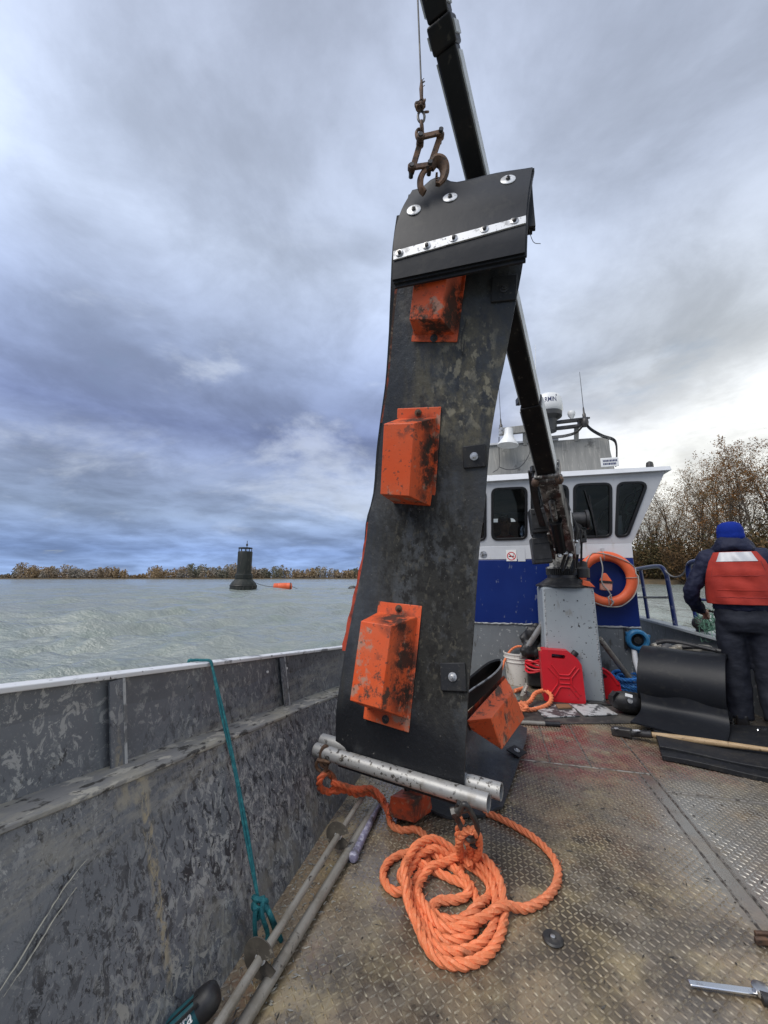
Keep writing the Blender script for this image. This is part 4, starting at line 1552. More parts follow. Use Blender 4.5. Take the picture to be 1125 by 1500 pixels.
b.lathe([(.035, -.04), (.045, 0), (.035, .05), (.015, .07)], rp(857, 619, FB - .06), n=12)
b.tube([rp(848, 614, FB - .06), rp(864, 612, FB - .06)], .012, 6)
tag(b.build('cable_gland', 'dark_steel'), 'dark clamp where the cables meet on the right end of the antenna bar', 'clamp')

# ---- things inside: a person, a mirror-like seat back, hanging loop in the right window
def remeshed(o, vox=.012, it=4, sm=.5):
    m = o.modifiers.new('remesh', 'REMESH')
    m.mode = 'VOXEL'
    m.voxel_size = vox
    m.use_smooth_shade = True
    s_ = o.modifiers.new('smooth', 'SMOOTH')
    s_.factor = sm
    s_.iterations = it


def folds(o, size, strength, name):
    tx = bpy.data.textures.get(name) or bpy.data.textures.new(name, 'CLOUDS')
    tx.noise_scale = size
    tx.noise_depth = 2
    d = o.modifiers.new('folds', 'DISPLACE')
    d.texture = tx
    d.strength = strength
    d.mid_level = .5
    d.texture_coords = 'LOCAL'


fp = bF(739, 768, FC + .35)
t = bthing('person', 'person in a dark hat and red jacket sitting behind the left wheelhouse window', 'person', (fp.x, fp.y, fp.z - .6))
b = MB(BOAT)
b.ball(fp, (.075, .09, .108))
b.ball(fp + V((0, -.085, -.008)), (.016, .022, .022), 8, 6)
for s_ in (-1, 1):
    b.ball(fp + V((.076 * s_, .01, 0)), (.014, .025, .032), 8, 6)
b.cyl(fp + V((0, .02, -.06)), fp + V((0, .03, -.18)), .052, .06)
b.ball(fp + V((0, .05, -.32)), (.19, .11, .19))
b.cyl(fp + V((0, .05, -.3)), fp + V((0, .05, -.6)), .15, .15)
for s_ in (-1, 1):
    b.tube([fp + V((.17 * s_, .04, -.22)), fp + V((.23 * s_, .0, -.42)), fp + V((.1 * s_, -.2, -.45))], [.065, .055, .042], 10)
    for k in range(5):
        b.tube([fp + V((.1 * s_, -.2, -.45)), fp + V((.07 * s_ - .02 * k * s_, -.28, -.45 + .01 * abs(2 - k)))], [.018, .01], 6)
bd = b.build('body', 'skin', t)
remeshed(bd, .010)
b = MB(BOAT)
b.ball(fp + V((0, .05, -.32)), (.205, .125, .19))
b.cyl(fp + V((0, .05, -.3)), fp + V((0, .05, -.61)), .165, .165)
for s_ in (-1, 1):
    b.tube([fp + V((.17 * s_, .04, -.22)), fp + V((.235 * s_, .0, -.42)), fp + V((.12 * s_, -.18, -.45))], [.08, .07, .055], 10)
o = b.build('jacket', 'vest', t)
remeshed(o, .014)
b = MB(BOAT)
b.lathe([(.088, .02), (.09, .06), (.078, .105), (.04, .13), (.005, .135)], fp, n=20)
b.hexa([fp + V(q) for q in ((-.07, -.07, .03), (.07, -.07, .03), (.06, -.15, .022), (-.06, -.15, .022), (-.07, -.07, .042), (.07, -.07, .042), (.06, -.15, .03), (-.06, -.15, .03))])
b.build('hat', 'black', t, bevel=.006)
b = MB(BOAT)
for s_ in (-1, 1):
    b.ball(fp + V((.03 * s_, -.08, .012)), .011, 8, 6)
b.build('eye', 'black', t)
p = bF(766, 780, FC + .25)
b = MB(BOAT)
b.ball(p, (.05, .02, .12))
tag(b.build('mirror', 'chrome'), 'small bright round mirror inside the lower corner of the left wheelhouse window', 'mirror')
b = MB(BOAT)
pc = bF(926, 746, FC + .25)
b.torus(pc, (0.1, 1, .1), .075, .016, 24, 8)
b.tube(spline([pc + V((0, 0, .07)), bF(931, 728, FC + .2), bF(929, 712, FC + .2)], 5), .012, 6)
b.tube(spline([pc + V((-.04, 0, -.06)), bF(914, 770, FC + .2), bF(911, 790, FC + .2)], 5), .007, 6)
tag(b.build('hanging_hose', 'net_green'), 'coiled pale green hose hanging inside the slanted right window', 'hose')
b = MB(BOAT)
b.beam(bF(906, 755, FC + .12), bF(908, 786, FC + .12), .07, .01, up=(0, 1, 0))
tag(b.build('paper_sheet', 'ink_white'), 'white sheet standing low inside the slanted right window', 'paper')

# ================================================================== CRANE
PX, PY = .837, 4.93
cr = bthing('deck_crane', 'black telescopic deck crane standing on a pale grey box pedestal', 'crane', (PX, PY, 0))
b = MB(BOAT)
b.hexa([(.556, 4.68, .0), (1.118, 4.68, 0), (1.118, 5.20, 0), (.556, 5.20, 0), (.575, 4.69, 1.175), (1.10, 4.69, 1.175), (1.10, 5.20, 1.175), (.575, 5.20, 1.175)])
ped = b.build('pedestal', 'pedestal', cr, bevel=.022)
for x0, x1 in ((.578, .597), (1.096, 1.078)):      # scalloped weld along both front edges
    b = MB(BOAT)
    for k in range(46):
        f_ = (k + .5) / 46
        x = x0 + (x1 - x0) * f_
        b.ball((x + rnd.gauss(0, .003), 4.6795 + .01 * f_, 1.15 * f_), (.009, .003, .011 * rnd.uniform(.7, 1.2)), 6, 4)
    tag(b.build('weld_seam', 'weld_edge', ped), kind='stuff')
for k, (u, v) in enumerate(((826, 879), (826, 895), (846, 880))):
    p = bF(u, v, 4.685)
    b = MB(BOAT)
    b.cyl((p.x, p.y + .01, p.z), (p.x, p.y - .002, p.z), .007, n=10)
    b.build('bolt_hole', 'gasket', ped)
for q0, q1, r_ in ((bF(796, 912, 4.95), bF(748, 986, 5.2), .032), (bF(878, 935, 5.0), bF(930, 1004, 5.25), .030)):
    b = MB(BOAT)
    b.cyl(q0, q1, r_, n=16)
    b.build('brace', 'grimy_pipe' if r_ < .031 else 'galv', cr)
top = 1.177
b = MB(BOAT)
b.lathe([(.30, 0), (.30, .02), (.24, .05), (.17, .10), (.165, .13)], (PX, PY, top), n=36)
b.build('base_flange', 'dark_steel', cr)
b = MB(BOAT)
prof = []
n_ = 48
ring_o = []
for k in range(n_ * 2):
    r_ = .178 if k % 2 else .163
    ring_o.append((r_ * math.cos(math.pi * k / n_), r_ * math.sin(math.pi * k / n_)))
b.prism(ring_o, BOAT.inverted() @ BOAT @ Matrix.Translation((PX, PY, top + .132)), .07)
b.build('slewing_gear', 'dark_steel', cr, smooth=20)
b = MB(BOAT)
b.lathe([(.175, 0), (.175, .02), (.135, .03), (.13, .21), (.14, .22), (.14, .25)], (PX, PY, top + .204), n=30)
b.build('post', 'post_pale', cr)
b = MB(BOAT)
b.lathe([(.07, 0), (.075, .10), (.055, .12), (.055, .17), (.02, .19)], (PX + .20, PY - .08, top + .10), n=16)
b.box((PX + .17, PY - .1, top + .05), (.16, .14, .06))
b.build('slewing_motor', 'dark_steel', cr, bevel=.005)
b = MB(BOAT)
b.hexa([V((PX + .15, PY - .25, top + .02)) + V(q) for q in ((0, 0, 0), (.12, -.02, -.02), (.12, .04, -.02), (0, .04, 0), (.01, 0, .05), (.06, -.01, .03), (.08, .03, .04), (.01, .03, .06))])
tag(b.build('red_tag', 'ring_orange', None), 'crumpled red and pink rag on the pedestal top beside the crane base', 'rag')

# boom: a straight line from the post up and towards the camera
B0 = at(829, 806, 4.22)
B1 = at(629, -40, 1.80)
bd_ = (B1 - B0)
LB = bd_.length
dn = bd_.normalized()


def bt(v_, ):      # point on the boom axis at picture row v_
    lo, hi = 0.0, 1.0
    for _ in range(40):
        m_ = (lo + hi) / 2
        p = B0 + bd_ * m_ - EYE
        zc_ = p.y * CT + p.z * ST
        yy = 750 - FPX * (-p.y * ST + p.z * CT) / zc_
        if yy > v_:
            lo = m_
        else:
            hi = m_
    return B0 + bd_ * lo


side_ = dn.cross(V((0, 0, 1))).normalized()
upn = side_.cross(dn)


def section(v0, v1, w, name, m, w2=None, grey=True, h=None):
    b = MB()
    a, c = bt(v0), bt(v1)
    b.beam(a, c, w, h or w * 1.15, w2=w2, h2=(w2 or w) * 1.15)
    o = b.build(name, m, cr, bevel=.010)
    if grey:
        for s_ in (1, -1):  # pale plates added for the sky reflected on the boom's side
            b = MB()
            b.beam(a + side_ * s_ * (w / 2 + .004) + dn * .03, c + side_ * s_ * ((w2 or w) / 2 + .004) - dn * .03, .008, w * .98)
            tag(b.build('flank_sheen', 'boom_grey', o), 'pale grey side strip standing in for sky sheen on the boom' if s_ > 0 else None)
    return o


section(800, 690, .20, 'boom_base', 'boom_worn', w2=.17, grey=False)
section(688, 588, .158, 'boom_section', 'boom_black')
section(589, 430, .136, 'boom_section', 'boom_black')
section(431, 72, .105, 'boom_section', 'boom_black')
section(74, 30, .124, 'boom_collar', 'boom_black')
section(29, -40, .105, 'boom_tip', 'boom_black')
# collar clamp between base and first section
b = MB()
a = bt(693)
b.beam(a - dn * .05, a + dn * .06, .215, .23)
b.cyl(a - side_ * .13 - upn * .09, a + side_ * .13 - upn * .09, .035, n=12)
b.build('boom_collar', 'boom_worn', cr, bevel=.012)
for s_ in (-.10, .10):
    b = MB()
    b.ball(a + side_ * s_ - upn * .12, .04, 10, 8)
    b.build('grease_nut', 'rust', cr)
# luffing cylinder under the base section
b = MB()
c0 = at(822, 808, 4.10)
c1 = bt(720) - upn * .14
b.cyl(c0, c0.lerp(c1, .62), .052, n=16)
b.cyl(c0.lerp(c1, .60), c0.lerp(c1, .65), .062, n=16)
b.build('luffing_cylinder', 'boom_black', cr)
b = MB()
b.cyl(c0.lerp(c1, .6), c1, .028, n=12)
b.build('piston_rod', 'boom_worn', cr)
b = MB()
c2 = bt(808) + side_ * .02
for s_ in (-.10, .10):
    b.beam(c2 + side_ * s_ - V((0, 0, .05)), c2 + side_ * s_ + dn * .35, .03, .15)
b.build('knuckle_plate', 'boom_worn', cr, bevel=.008)
b = MB()
b.beam(at(806, 764, 4.10), at(813, 806, 4.10), .014, .02)
b.beam(at(805, 741, 4.08), at(812, 800, 4.08), .012, .02)
b.build('edge_strip', 'boom_grey', cr)
# two black hose boxes on the left
for (u0, v0, u1, v1) in ((777, 746, 801, 782), (780, 788, 804, 826)):
    p, q_ = at(u0, v0, 4.2), at(u1, v1, 4.2)
    b = MB(BOAT)
    c = BINV @ ((p + q_) / 2)
    b.box(c, ((q_ - p).length * .56, .22, (p - q_).z), Matrix.Rotation(R_(-4), 3, 'Y'))
    o = b.build('valve_box', 'black', cr, bevel=.012)
    b = MB(BOAT)
    for k in (-1, 1):
        b.box(c + V((0, -.115, k * (p - q_).z * .3)), ((q_ - p).length * .46, .006, .012), Matrix.Rotation(R_(-4), 3, 'Y'))
    b.build('rib', 'black', o)
b = MB(BOAT)
p = BINV @ at(791, 785, 4.2)
b.box(p, (.13, .16, .06))
b.build('hinge', 'dark_steel', cr)
# winch, hoses and fittings on the right
b = MB()
p = at(845, 762, 4.35)
b.cyl(p - V((.09, 0, 0)), p + V((.07, -.05, 0)), .085, n=18)
b.cyl(p + V((.07, -.05, 0)), p + V((.10, -.06, 0)), .11, n=18)
b.box(at(846, 785, 4.35), (.13, .14, .16))
b.build('winch_motor', 'black', cr, bevel=.006)
b = MB()
for k in range(9):
    u = 826 + k * 2.6
    s0 = at(u + rnd.uniform(-2, 3), 735 + 6 * k + rnd.uniform(-6, 6), 4.15 + .02 * k)
    s1 = at(u + 8 + rnd.uniform(-3, 6), 782 + rnd.uniform(-5, 8), 4.12 + .02 * k)
    s2 = at(u - 4 + rnd.uniform(-6, 14), 834 + rnd.uniform(-6, 6), 4.2 + .02 * k)
    b.tube(spline([s0, s0.lerp(s1, .5) + V((.03, -.02, 0)), s1, s2], 6), .013, 6)
b.build('hydraulic_hose', 'black', cr)
b = MB()
b.beam(at(836, 748, 4.1), at(840, 790, 4.1), .012, .04)
b.beam(at(846, 790, 4.2), at(847, 812, 4.2), .04, .008)
b.build('hose_guard', 'boom_grey', cr)
b = MB()
for k in range(10):
    p = at(rnd.uniform(806, 846), rnd.uniform(790, 822), 4.08)
    b.cyl(p, p + V((0, -.03, .01)), rnd.uniform(.012, .022), n=8)
b.build('hose_fitting', 'zinc', cr)
b = MB()
for k in range(5):
    a = bt(700 - 3 * k) + side_ * (.12 + .01 * k) + upn * .02
    c = bt(800) + side_ * (.13 + .012 * k)
    b.tube(spline([a, a.lerp(c, .4) + side_ * .03, c], 8), .011, 6)
b.build('hydraulic_hose', 'black', cr)
b = MB()
a = bt(560) + side_ * .10
for k in range(5):
    b.box(bt(700 - k * 4) + side_ * .12 + upn * .04 * (k % 2), (.03, .05, .05))
b.box(bt(584) + side_ * .09, (.03, .06, .05))
b.build('hose_clip', 'dark_steel', cr)

# hoist wire, thimble, ring and plate clamp
DH = 1.88
t = thing('hoist_wire', 'thin steel hoist wire hanging from the crane boom with a frayed splice', 'wire', at(617, 152, DH))
b = MB()
b.cyl(at(618, 150, DH), at(609.5, -60, DH), .0042, n=8)
b.build('wire', 'dark_steel', t)
b = MB()
b.tube([at(617.5, 118, DH), at(617, 130, DH), at(617.5, 147, DH)], [.006, .010, .008], 8)
for k in range(10):
    p = at(617.5, 118 + rnd.random() * 14, DH)
    b.cyl(p, p + V((rnd.uniform(-.004, .018), 0, rnd.uniform(.012, .03))), .0014, n=4)
for k in range(26):
    p = at(616.5 + rnd.gauss(0, 3.6), 155 + rnd.gauss(0, 3.2), DH + rnd.gauss(0, .008))
    b.torus(p, (rnd.gauss(0, 1), rnd.gauss(0, 1), rnd.gauss(0, 1)), .011, .0042, 10, 6)
b.build('splice', 'rust', t)
t = thing('lifting_shackle', 'dark lifting shackle linking the hoist wire to the rusty clamp', 'shackle', at(617, 190, DH))


def link(c, h, w, r, ax):
    b = MB()
    P = []
    up = V((0, 0, 1))
    for k in range(24):
        g = 2 * math.pi * k / 24
        P.append(c + V(ax) * (w * math.cos(g)) + up * (h * math.sin(g)))
    b.tube(P, r, 8, closed=True)
    return b


link(at(617, 171, DH), .034, .016, .0062, (1, 0, 0)).build('bow', 'dark_steel', t)
link(at(618, 187, DH), .030, .017, .0075, (.3, 1, 0)).build('ring', 'rust', t)
link(at(615, 198, DH), .034, .018, .0075, (1, .2, 0)).build('ring', 'rust', t)
t = thing('plate_clamp', 'rusty scissor plate clamp gripping the top of the folded rubber belt', 'clamp', at(628, 268, DH))
A_, B_, C_, D_ = at(615.5, 206, DH), at(645, 199, DH), at(602.5, 250, DH), at(629, 246, DH)
for p, q_, k in ((A_, B_, -1), (A_, C_, 1), (B_, D_, 0), (C_, D_, -1)):
    b = MB()
    o_ = V((0, .014 * k, 0))
    b.beam(p + o_, q_ + o_, .028, .012, up=(0, 1, 0))
    b.cyl(p + o_ - V((0, .012, 0)), p + o_ + V((0, .012, 0)), .019, n=12)
    b.build('arm', 'rust', t, bevel=.003)
for p in (A_, B_, C_, D_):
    b = MB()
    b.cyl(p - V((0, .032, 0)), p + V((0, .032, 0)), .0115, n=10)
    b.build('pin', 'dark_steel', t)
b = MB()
P = spline([at(631, 246, DH), at(638, 236, DH), at(647, 238, DH), at(651.5, 249, DH), at(649, 262, DH), at(642, 271, DH)], 6)
b.tube(P, [.013 + .016 * math.sin(math.pi * min(1, .15 + i / len(P) * .8)) for i in range(len(P))], 8, flat=.6)
b.build('jaw', 'rust', t)
b = MB()
P = spline([at(630, 245, DH), at(622, 250, DH), at(616, 262, DH), at(616.5, 276, DH), at(622, 283, DH)], 6)
b.tube(P, [.024 - .007 * i / len(P) for i in range(len(P))], 8, flat=.6)
for k in range(5):
    b.box(at(639.5, 256 + k * 3.4, DH), (.010, .02, .006))
b.build('jaw', 'rust', t)

# ================================================================== HANGING RUBBER BELT with orange boxes
rows = [  # picture traces of the two edges with their distances: bottom to top
    (0.00, 493, 1094, 2.10, 679, 1152, 1.70), (0.06, 494, 1045, 2.13, 682, 1082, 1.74), (0.13, 500, 1000, 2.15, 686, 1010, 1.80),
    (0.22, 512, 930, 2.19, 693, 935, 1.86), (0.30, 525, 864, 2.22, 698, 864, 1.91), (0.38, 536, 800, 2.24, 703, 798, 1.95),
    (0.44, 541, 757, 2.24, 710, 745, 1.97), (0.50, 551, 715, 2.24, 714, 695, 1.98), (0.57, 556, 655, 2.22, 719, 640, 1.97),
    (0.64, 563, 603, 2.19, 730, 573, 1.94), (0.71, 571, 551, 2.15, 741, 520, 1.91), (0.80, 578, 474, 2.10, 753, 455, 1.88),
    (0.87, 584, 417, 2.06, 766, 386, 1.86), (0.94, 590, 345, 2.03, 775, 310, 1.85), (1.0, 599, 287, 2.01, 782, 252, 1.84)]
rt = [r[0] for r in rows]
Lp = [at(*r[1:4]) for r in rows]
Rp = [at(*r[4:7]) for r in rows]


def interp(ts, P, t):
    t = max(ts[0], min(ts[-1], t))
    i = max(0, min(len(ts) - 2, next((k for k in range(len(ts) - 1) if t <= ts[k + 1]), len(ts) - 2)))
    h = ts[i + 1] - ts[i]
    s_ = (t - ts[i]) / h
    m0 = (P[i + 1] - P[max(0, i - 1)]) * (h / (ts[i + 1] - ts[max(0, i - 1)]))
    m1 = (P[min(len(P) - 1, i + 2)] - P[i]) * (h / (ts[min(len(P) - 1, i + 2)] - ts[i]))
    return P[i] * (2 * s_ ** 3 - 3 * s_ ** 2 + 1) + m0 * (s_ ** 3 - 2 * s_ ** 2 + s_) + P[i + 1] * (3 * s_ ** 2 - 2 * s_ ** 3) + m1 * (s_ ** 3 - s_ ** 2)


def belt(s_, t):
    a, c = interp(rt, Lp, t), interp(rt, Rp, t)
    p = a.lerp(c, s_)
    n_ = belt_n(t)
    return p + n_ * (.018 * math.sin(math.pi * s_) + .006 * math.sin(9 * t + 4 * s_))


def belt_n(t):
    a, c = interp(rt, Lp, t), interp(rt, Rp, t)
    dt = interp(rt, Lp, min(1, t + .02)) - interp(rt, Lp, max(0, t - .02))
    n_ = (c - a).cross(dt).normalized()
    return n_ if n_.dot(EYE - a) > 0 else -n_


def proj(p):
    d = p - EYE
    zc_ = d.y * CT + d.z * ST
    return 562.5 + FPX * d.x / zc_, 750 - FPX * (-d.y * ST + d.z * CT) / zc_


def find(fn, u, v):
    best = None
    lo = (0, 0, 1, 1)
    s0, t0, w = .5, .5, .5
    for it in range(7):
        for i in range(9):
            for j in range(9):
                s_, t_ = s0 + w * (i - 4) / 4, t0 + w * (j - 4) / 4
                if not (-.1 <= s_ <= 1.1 and 0 <= t_ <= 1):
                    continue
                x, y = proj(fn(s_, t_))
                e = (x - u) ** 2 + (y - v) ** 2
                if best is None or e < best[0]:
                    best = (e, s_, t_)
        s0, t0 = best[1], best[2]
        w *= .45
    return best[1], best[2]


bt_base = belt(.5, 0)
bl_ = thing('rubber_belt', 'tall muddy black rubber belt with orange steel boxes hanging from the crane clamp', 'rubber belt', bt_base)
b = MB()
b.sheet([[belt(j / 16, i / 56) for j in range(17)] for i in range(57)], .014)
b.build('front_belt', 'rubber_muddy', bl_, fixnormals=True)


def back(s_, t):
    return belt(s_ - .13, t) - belt_n(t) * (.13 - .05 * max(0, t - .8) / .2)


b = MB()
b.sheet([[back(j / 10, .05 + .94 * i / 40) for j in range(11)] for i in range(41)], .014)
b.build('back_belt', 'rubber', bl_)


def frame_at(fn, s_, t, nsign=1):
    p = fn(s_, t)
    x = (fn(min(1, s_ + .05), t) - fn(max(0, s_ - .05), t)).normalized()
    y = (fn(s_, min(1, t + .02)) - fn(s_, max(0, t - .02)))
    y = (y - x * y.dot(x)).normalized()
    z = x.cross(y)
    if nsign < 0:
        z, x = -z, -x
    return basis(p + z * .009, x, y, z)


def steel_box(M_, parent, w, h, d, dirty=False, skew=.0, name='float_box', flange=True, tilt=0.0):
    """bolted steel housing: a flange plate and a frustum with long sloping ends"""
    m = 'orange_dirty_shade' if dirty else 'orange_box'
    M_ = M_ @ Matrix.Rotation(tilt, 4, 'Z')
    b = MB()
    if flange:
        b.prism([(-w * .5, -h * .5), (w * .5, -h * .5), (w * .5, h * .5), (-w * .5, h * .5)], M_, .007)
    hb, ht = h * .405, h * .31
    wb0, wb1, wt0, wt1 = -w * .45, w * .43, -w * .44 - skew, w * .22 - skew
    P = [(wb0, -hb, .007), (wb1, -hb, .007), (wb1, hb, .007), (wb0, hb, .007), (wt0, -ht, d), (wt1, -ht, d), (wt1, ht, d), (wt0, ht, d)]
    b.hexa([M_ @ V(p) for p in P])
    o = b.build(name, m, parent, bevel=.005)
    for s_ in (-1, 1):
        c = M_ @ V((0, s_ * h * .452, .007))
        b = MB()
        ax = M_.to_3x3() @ V((0, 0, 1))
        b.lathe([(.020, 0), (.020, .004), (.012, .005), (.012, .014), (.006, .016), (.006, .024)], c, ax, 12)
        b.build('bolt', 'rust' if s_ > 0 else 'dark_steel', o)
    return o


box_rows = ((577, 970, .262, .60, .185, -.15, False), (610, 677, .255, .585, .185, -.13, False), (643, 447, .245, .37, .12, -.09, False))
grime_shade = []  # dark patches paint shade as well as dirt on the boxes' right sides
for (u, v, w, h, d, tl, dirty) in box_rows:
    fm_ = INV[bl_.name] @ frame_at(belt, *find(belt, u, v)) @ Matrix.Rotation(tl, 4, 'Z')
    grime_shade.append((tuple(fm_ @ V((w * .40, -.02, d * .3))), (.085, .085, h * .36), .3))
    grime_shade.append((tuple(fm_ @ V((w * .1, h * (.34 if h > .4 else -.3), d * .4))), (.09, .12, .07), .3))
MT['orange_box'] = mat('grimy_shaded_scraped_orange_paint', (.62, .085, .020), .45, 0, .35, [
    dict(s=3, lo=.4, hi=.7, c=(.55, .115, .045)),
    dict(s=7, lo=.56, hi=.61, c=(.30, .25, .19), d=8, rr=.7, f=.7),
    dict(s=13, lo=.53, hi=.60, c=(.05, .04, .03), d=8, rr=.72, m=(3.4, .46, .56), f=.95, rough=.75),
    dict(s=45, lo=.60, hi=.66, c=(.06, .045, .035), f=.75)] +
    [dict(s=12, lo=.42, hi=.52, c=(.022, .018, .014), d=8, rr=.72, f=.93, rough=.8, blob=g_) for g_ in grime_shade], [(20, .25, .006, G1)])
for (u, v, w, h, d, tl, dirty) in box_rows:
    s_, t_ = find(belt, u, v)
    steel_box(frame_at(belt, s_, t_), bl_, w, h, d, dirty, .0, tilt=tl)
# boxes on the hidden back half, their flanks show past the left edge
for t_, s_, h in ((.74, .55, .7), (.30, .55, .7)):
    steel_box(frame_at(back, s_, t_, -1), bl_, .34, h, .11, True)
# rubber strip painted orange along the far edge
for (t0, t1, o_) in ((.62, .885, .0135), (.19, .43, .024)):
    b = MB()
    P = []
    for i in range(21):
        t_ = t0 + (t1 - t0) * i / 20
        e = belt(0, t_) - belt_n(t_) * .035
        x = (belt(.1, t_) - belt(0, t_)).normalized()
        wv = o_ * ((1.0 if o_ < .015 else (1.6 - i / 20 * 1.1)) if i else 1.3) + .004 * math.sin(i * 1.7) * (o_ > .015) + .012
        P.append([e - x * wv, e + x * .06])
    b.sheet(P, .022)
    b.build('edge_strip', 'orange_dirty_shade' if o_ < .015 else 'edge_red', bl_)
# square pads with a bright nut
for u, v, w in ((695, 669, .115), (665, 991, .125), (738, 425, .12)):
    s_, t_ = find(belt, u, v)
    M_ = frame_at(belt, s_, t_)
    b = MB()
    b.prism([(-w * .5, -w * .5), (w * .5, -w * .5), (w * .5, w * .52), (-w * .5, w * .5)], M_, .012)
    o = b.build('pad', 'rubber', bl_, bevel=.004)
    b = MB()
    ax = M_.to_3x3() @ V((0, 0, 1))
    c = M_ @ V((0, 0, .012))
    b.lathe([(.021, 0), (.021, .004), (.013, .005)], c, ax, 18)
    b.lathe([(.0125, .004), (.0125, .013), (.008, .014), (.007, .024)], c, ax, 6)
    b.build('nut', 'zinc' if v > 500 else 'dark_steel', o, smooth=30)
# folded head: three layers over the ridge
hl = [(604, 281, 2.00), (600, 288, 1.985), (588, 310, 1.935), (579, 340, 1.905), (576, 372, 1.87), (575, 411, 1.86)]
hr = [(783, 246, 1.83), (781, 256, 1.815), (777, 280, 1.775), (774, 310, 1.75), (773, 338, 1.715), (772, 370, 1.705)]
ht_ = [i / 5 for i in range(6)]
HL, HR = [at(*q) for q in hl], [at(*q) for q in hr]


def head(s_, t):
    p = interp(ht_, HL, t).lerp(interp(ht_, HR, t), s_)
    bulge = math.sin(math.pi * max(0, 1 - abs(s_ - .22) / .16) / 2) ** 2 * max(0, 1 - t * 4) * .05
    return p + V((0, 0, bulge + .004 * math.sin(11 * s_) * (1 - t)))


def head_full(s_, t, k):
    """k: layer, 0 outermost; t<0 runs over the ridge to the back"""
    if t >= 0:
        p = head(s_, t)
        hn = V((-.25, -.93, .22)).normalized()
        return p - hn * (.0135 * k) - V((0, 0, .006 * k * (1 - t)))
    a = -t * math.pi / .5                    # half turn for t = -.5
    p = head(s_, 0)
    bk_ = V((.12, .98, 0)) * (.045 - .012 * k)
    r_ = .045 - .012 * k
    return p - V((0, 0, .006 * k)) + bk_ * (1 - math.cos(a)) + V((0, 0, r_ * .45 * math.sin(a))) - V((0, 0, max(0, -t - .4) * 1.2))


for k, (s0, s1, t1) in enumerate(((.0, .985, 1.0), (.004, 1.0, 1.012), (.010, .992, 1.035))):
    b = MB()
    ts = [-.62, -.5, -.4, -.3, -.2, -.1] + [t1 * i / 18 for i in range(19)]
    b.sheet([[head_full(s0 + (s1 - s0) * j / 18, min(1, t) if t > 0 else t, k) - V((0, 0, max(0, t - 1) * .5)) for j in range(19)] for t in ts], .0125)
    b.build('head_layer', 'rubber_edge' if k == 0 else 'rubber', bl_)
# flat aluminium bar with bolts, big washers
fo = lambda s_, t: head(s_, t)


def head_frame(u, v):
    s_, t_ = find(fo, u, v)
    p = fo(s_, t_)
    x = (fo(min(1, s_ + .05), t_) - fo(max(0, s_ - .05), t_)).normalized()
    y = (fo(s_, max(0, t_ - .05)) - fo(s_, min(1, t_ + .05)))
    y = (y - x * y.dot(x)).normalized()
    z = x.cross(y)
    if z.dot(EYE - p) < 0:
        z = -z
    return basis(p + z * .0066, x, y, z)


b = MB()
P0, P1 = [], []
nb = 14
pl = [head_frame(577 + (770 - 577) * i / nb, 377 + (325 - 377) * i / nb) for i in range(nb + 1)]
vs_ = []
for M_ in pl:
    for (y, z) in ((-.023, -.002), (.023, -.002), (.023, .006), (-.023, .006)):
        vs_.append(M_ @ V((0, y, z)))
fs = [(i * 4 + j, i * 4 + (j + 1) % 4, i * 4 + 4 + (j + 1) % 4, i * 4 + 4 + j) for i in range(nb) for j in range(4)] + [(0, 1, 2, 3), tuple(nb * 4 + k for k in range(4))]
b.add(vs_, fs)
bar = b.build('clamp_bar', 'bar_white', bl_, smooth=30)
for u, v in ((586, 374), (625.5, 363.5), (664.5, 353), (709.5, 340), (753, 328)):
    M_ = head_frame(u, v)
    ax = M_.to_3x3() @ V((0, 0, 1))
    b = MB()
    b.lathe([(.019, .0065), (.019, .0095), (.018, .010)], M_ @ V((0, 0, 0)), ax, 20)
    o = b.build('washer', 'zinc', bar)
    b = MB()
    b.lathe([(.0095, .0095), (.0095, .017), (.006, .019)], M_ @ V((0, 0, 0)), ax, 8)
    b.build('bolt', 'dark_steel', bar)
for u, v in ((606.5, 310), (659.5, 292), (744, 266)):
    M_ = head_frame(u, v)
    ax = M_.to_3x3() @ V((0, 0, 1))
    b = MB()
    b.lathe([(.035, 0), (.035, .003), (.033, .0045), (.013, .0045)], M_ @ V((0, 0, 0)), ax, 28)
    o = b.build('washer', 'bar_white', bl_)
    b = MB()
    b.lathe([(.0105, .004), (.0105, .012), (.006, .014), (.005, .018)], M_ @ V((0, 0, 0)), ax, 8)
    b.build('bolt', 'dark_steel', o)
b = MB()
b.tube(spline([head(1, .75), at(781, 354, 1.74), at(792, 357, 1.73)], 4), .0014, 4)
b.build('loose_thread', 'black', bl_)
b = MB()
s_, t_ = find(belt, 679, 480)
b.tube(spline([belt(*find(belt, 684, 470)) + belt_n(.8) * .02, belt(*find(belt, 677, 498)) + belt_n(.8) * .022, belt(*find(belt, 678, 522)) + belt_n(.8) * .02, belt(*find(belt, 682, 500)) + belt_n(.8) * .022], 5), .0022, 5)
b.build('loose_thread', 'black', bl_)
# the two pipes that clamp the lower end
pa, pb = at(463, 1098, 2.08), at(716, 1176, 1.60)
pd = (pb - pa).normalized()
b = MB()
b.pipe(pa, pb, .0345, .0285, 24)
b.build('end_pipe', 'galv', bl_)
pn = pd.cross(V((0, 0, 1))).normalized()
pn = pn if pn.y > 0 else -pn
b = MB()
off = pn * .088 + V((0, 0, .012))
b.pipe(pa + off - pd * .03, pb + off + pd * .03, .0345, .0285, 24)
b.build('end_pipe', 'galv', bl_)
b = MB()
b.sheet([[belt(j / 10, .0) .lerp(pa.lerp(pb, .13 + .72 * j / 10) + pn * .045, i / 5) - V((0, 0, .07 * (i / 5) ** 3)) for j in range(11)] for i in range(6)], .014)
b.build('belt_end', 'rubber', bl_)
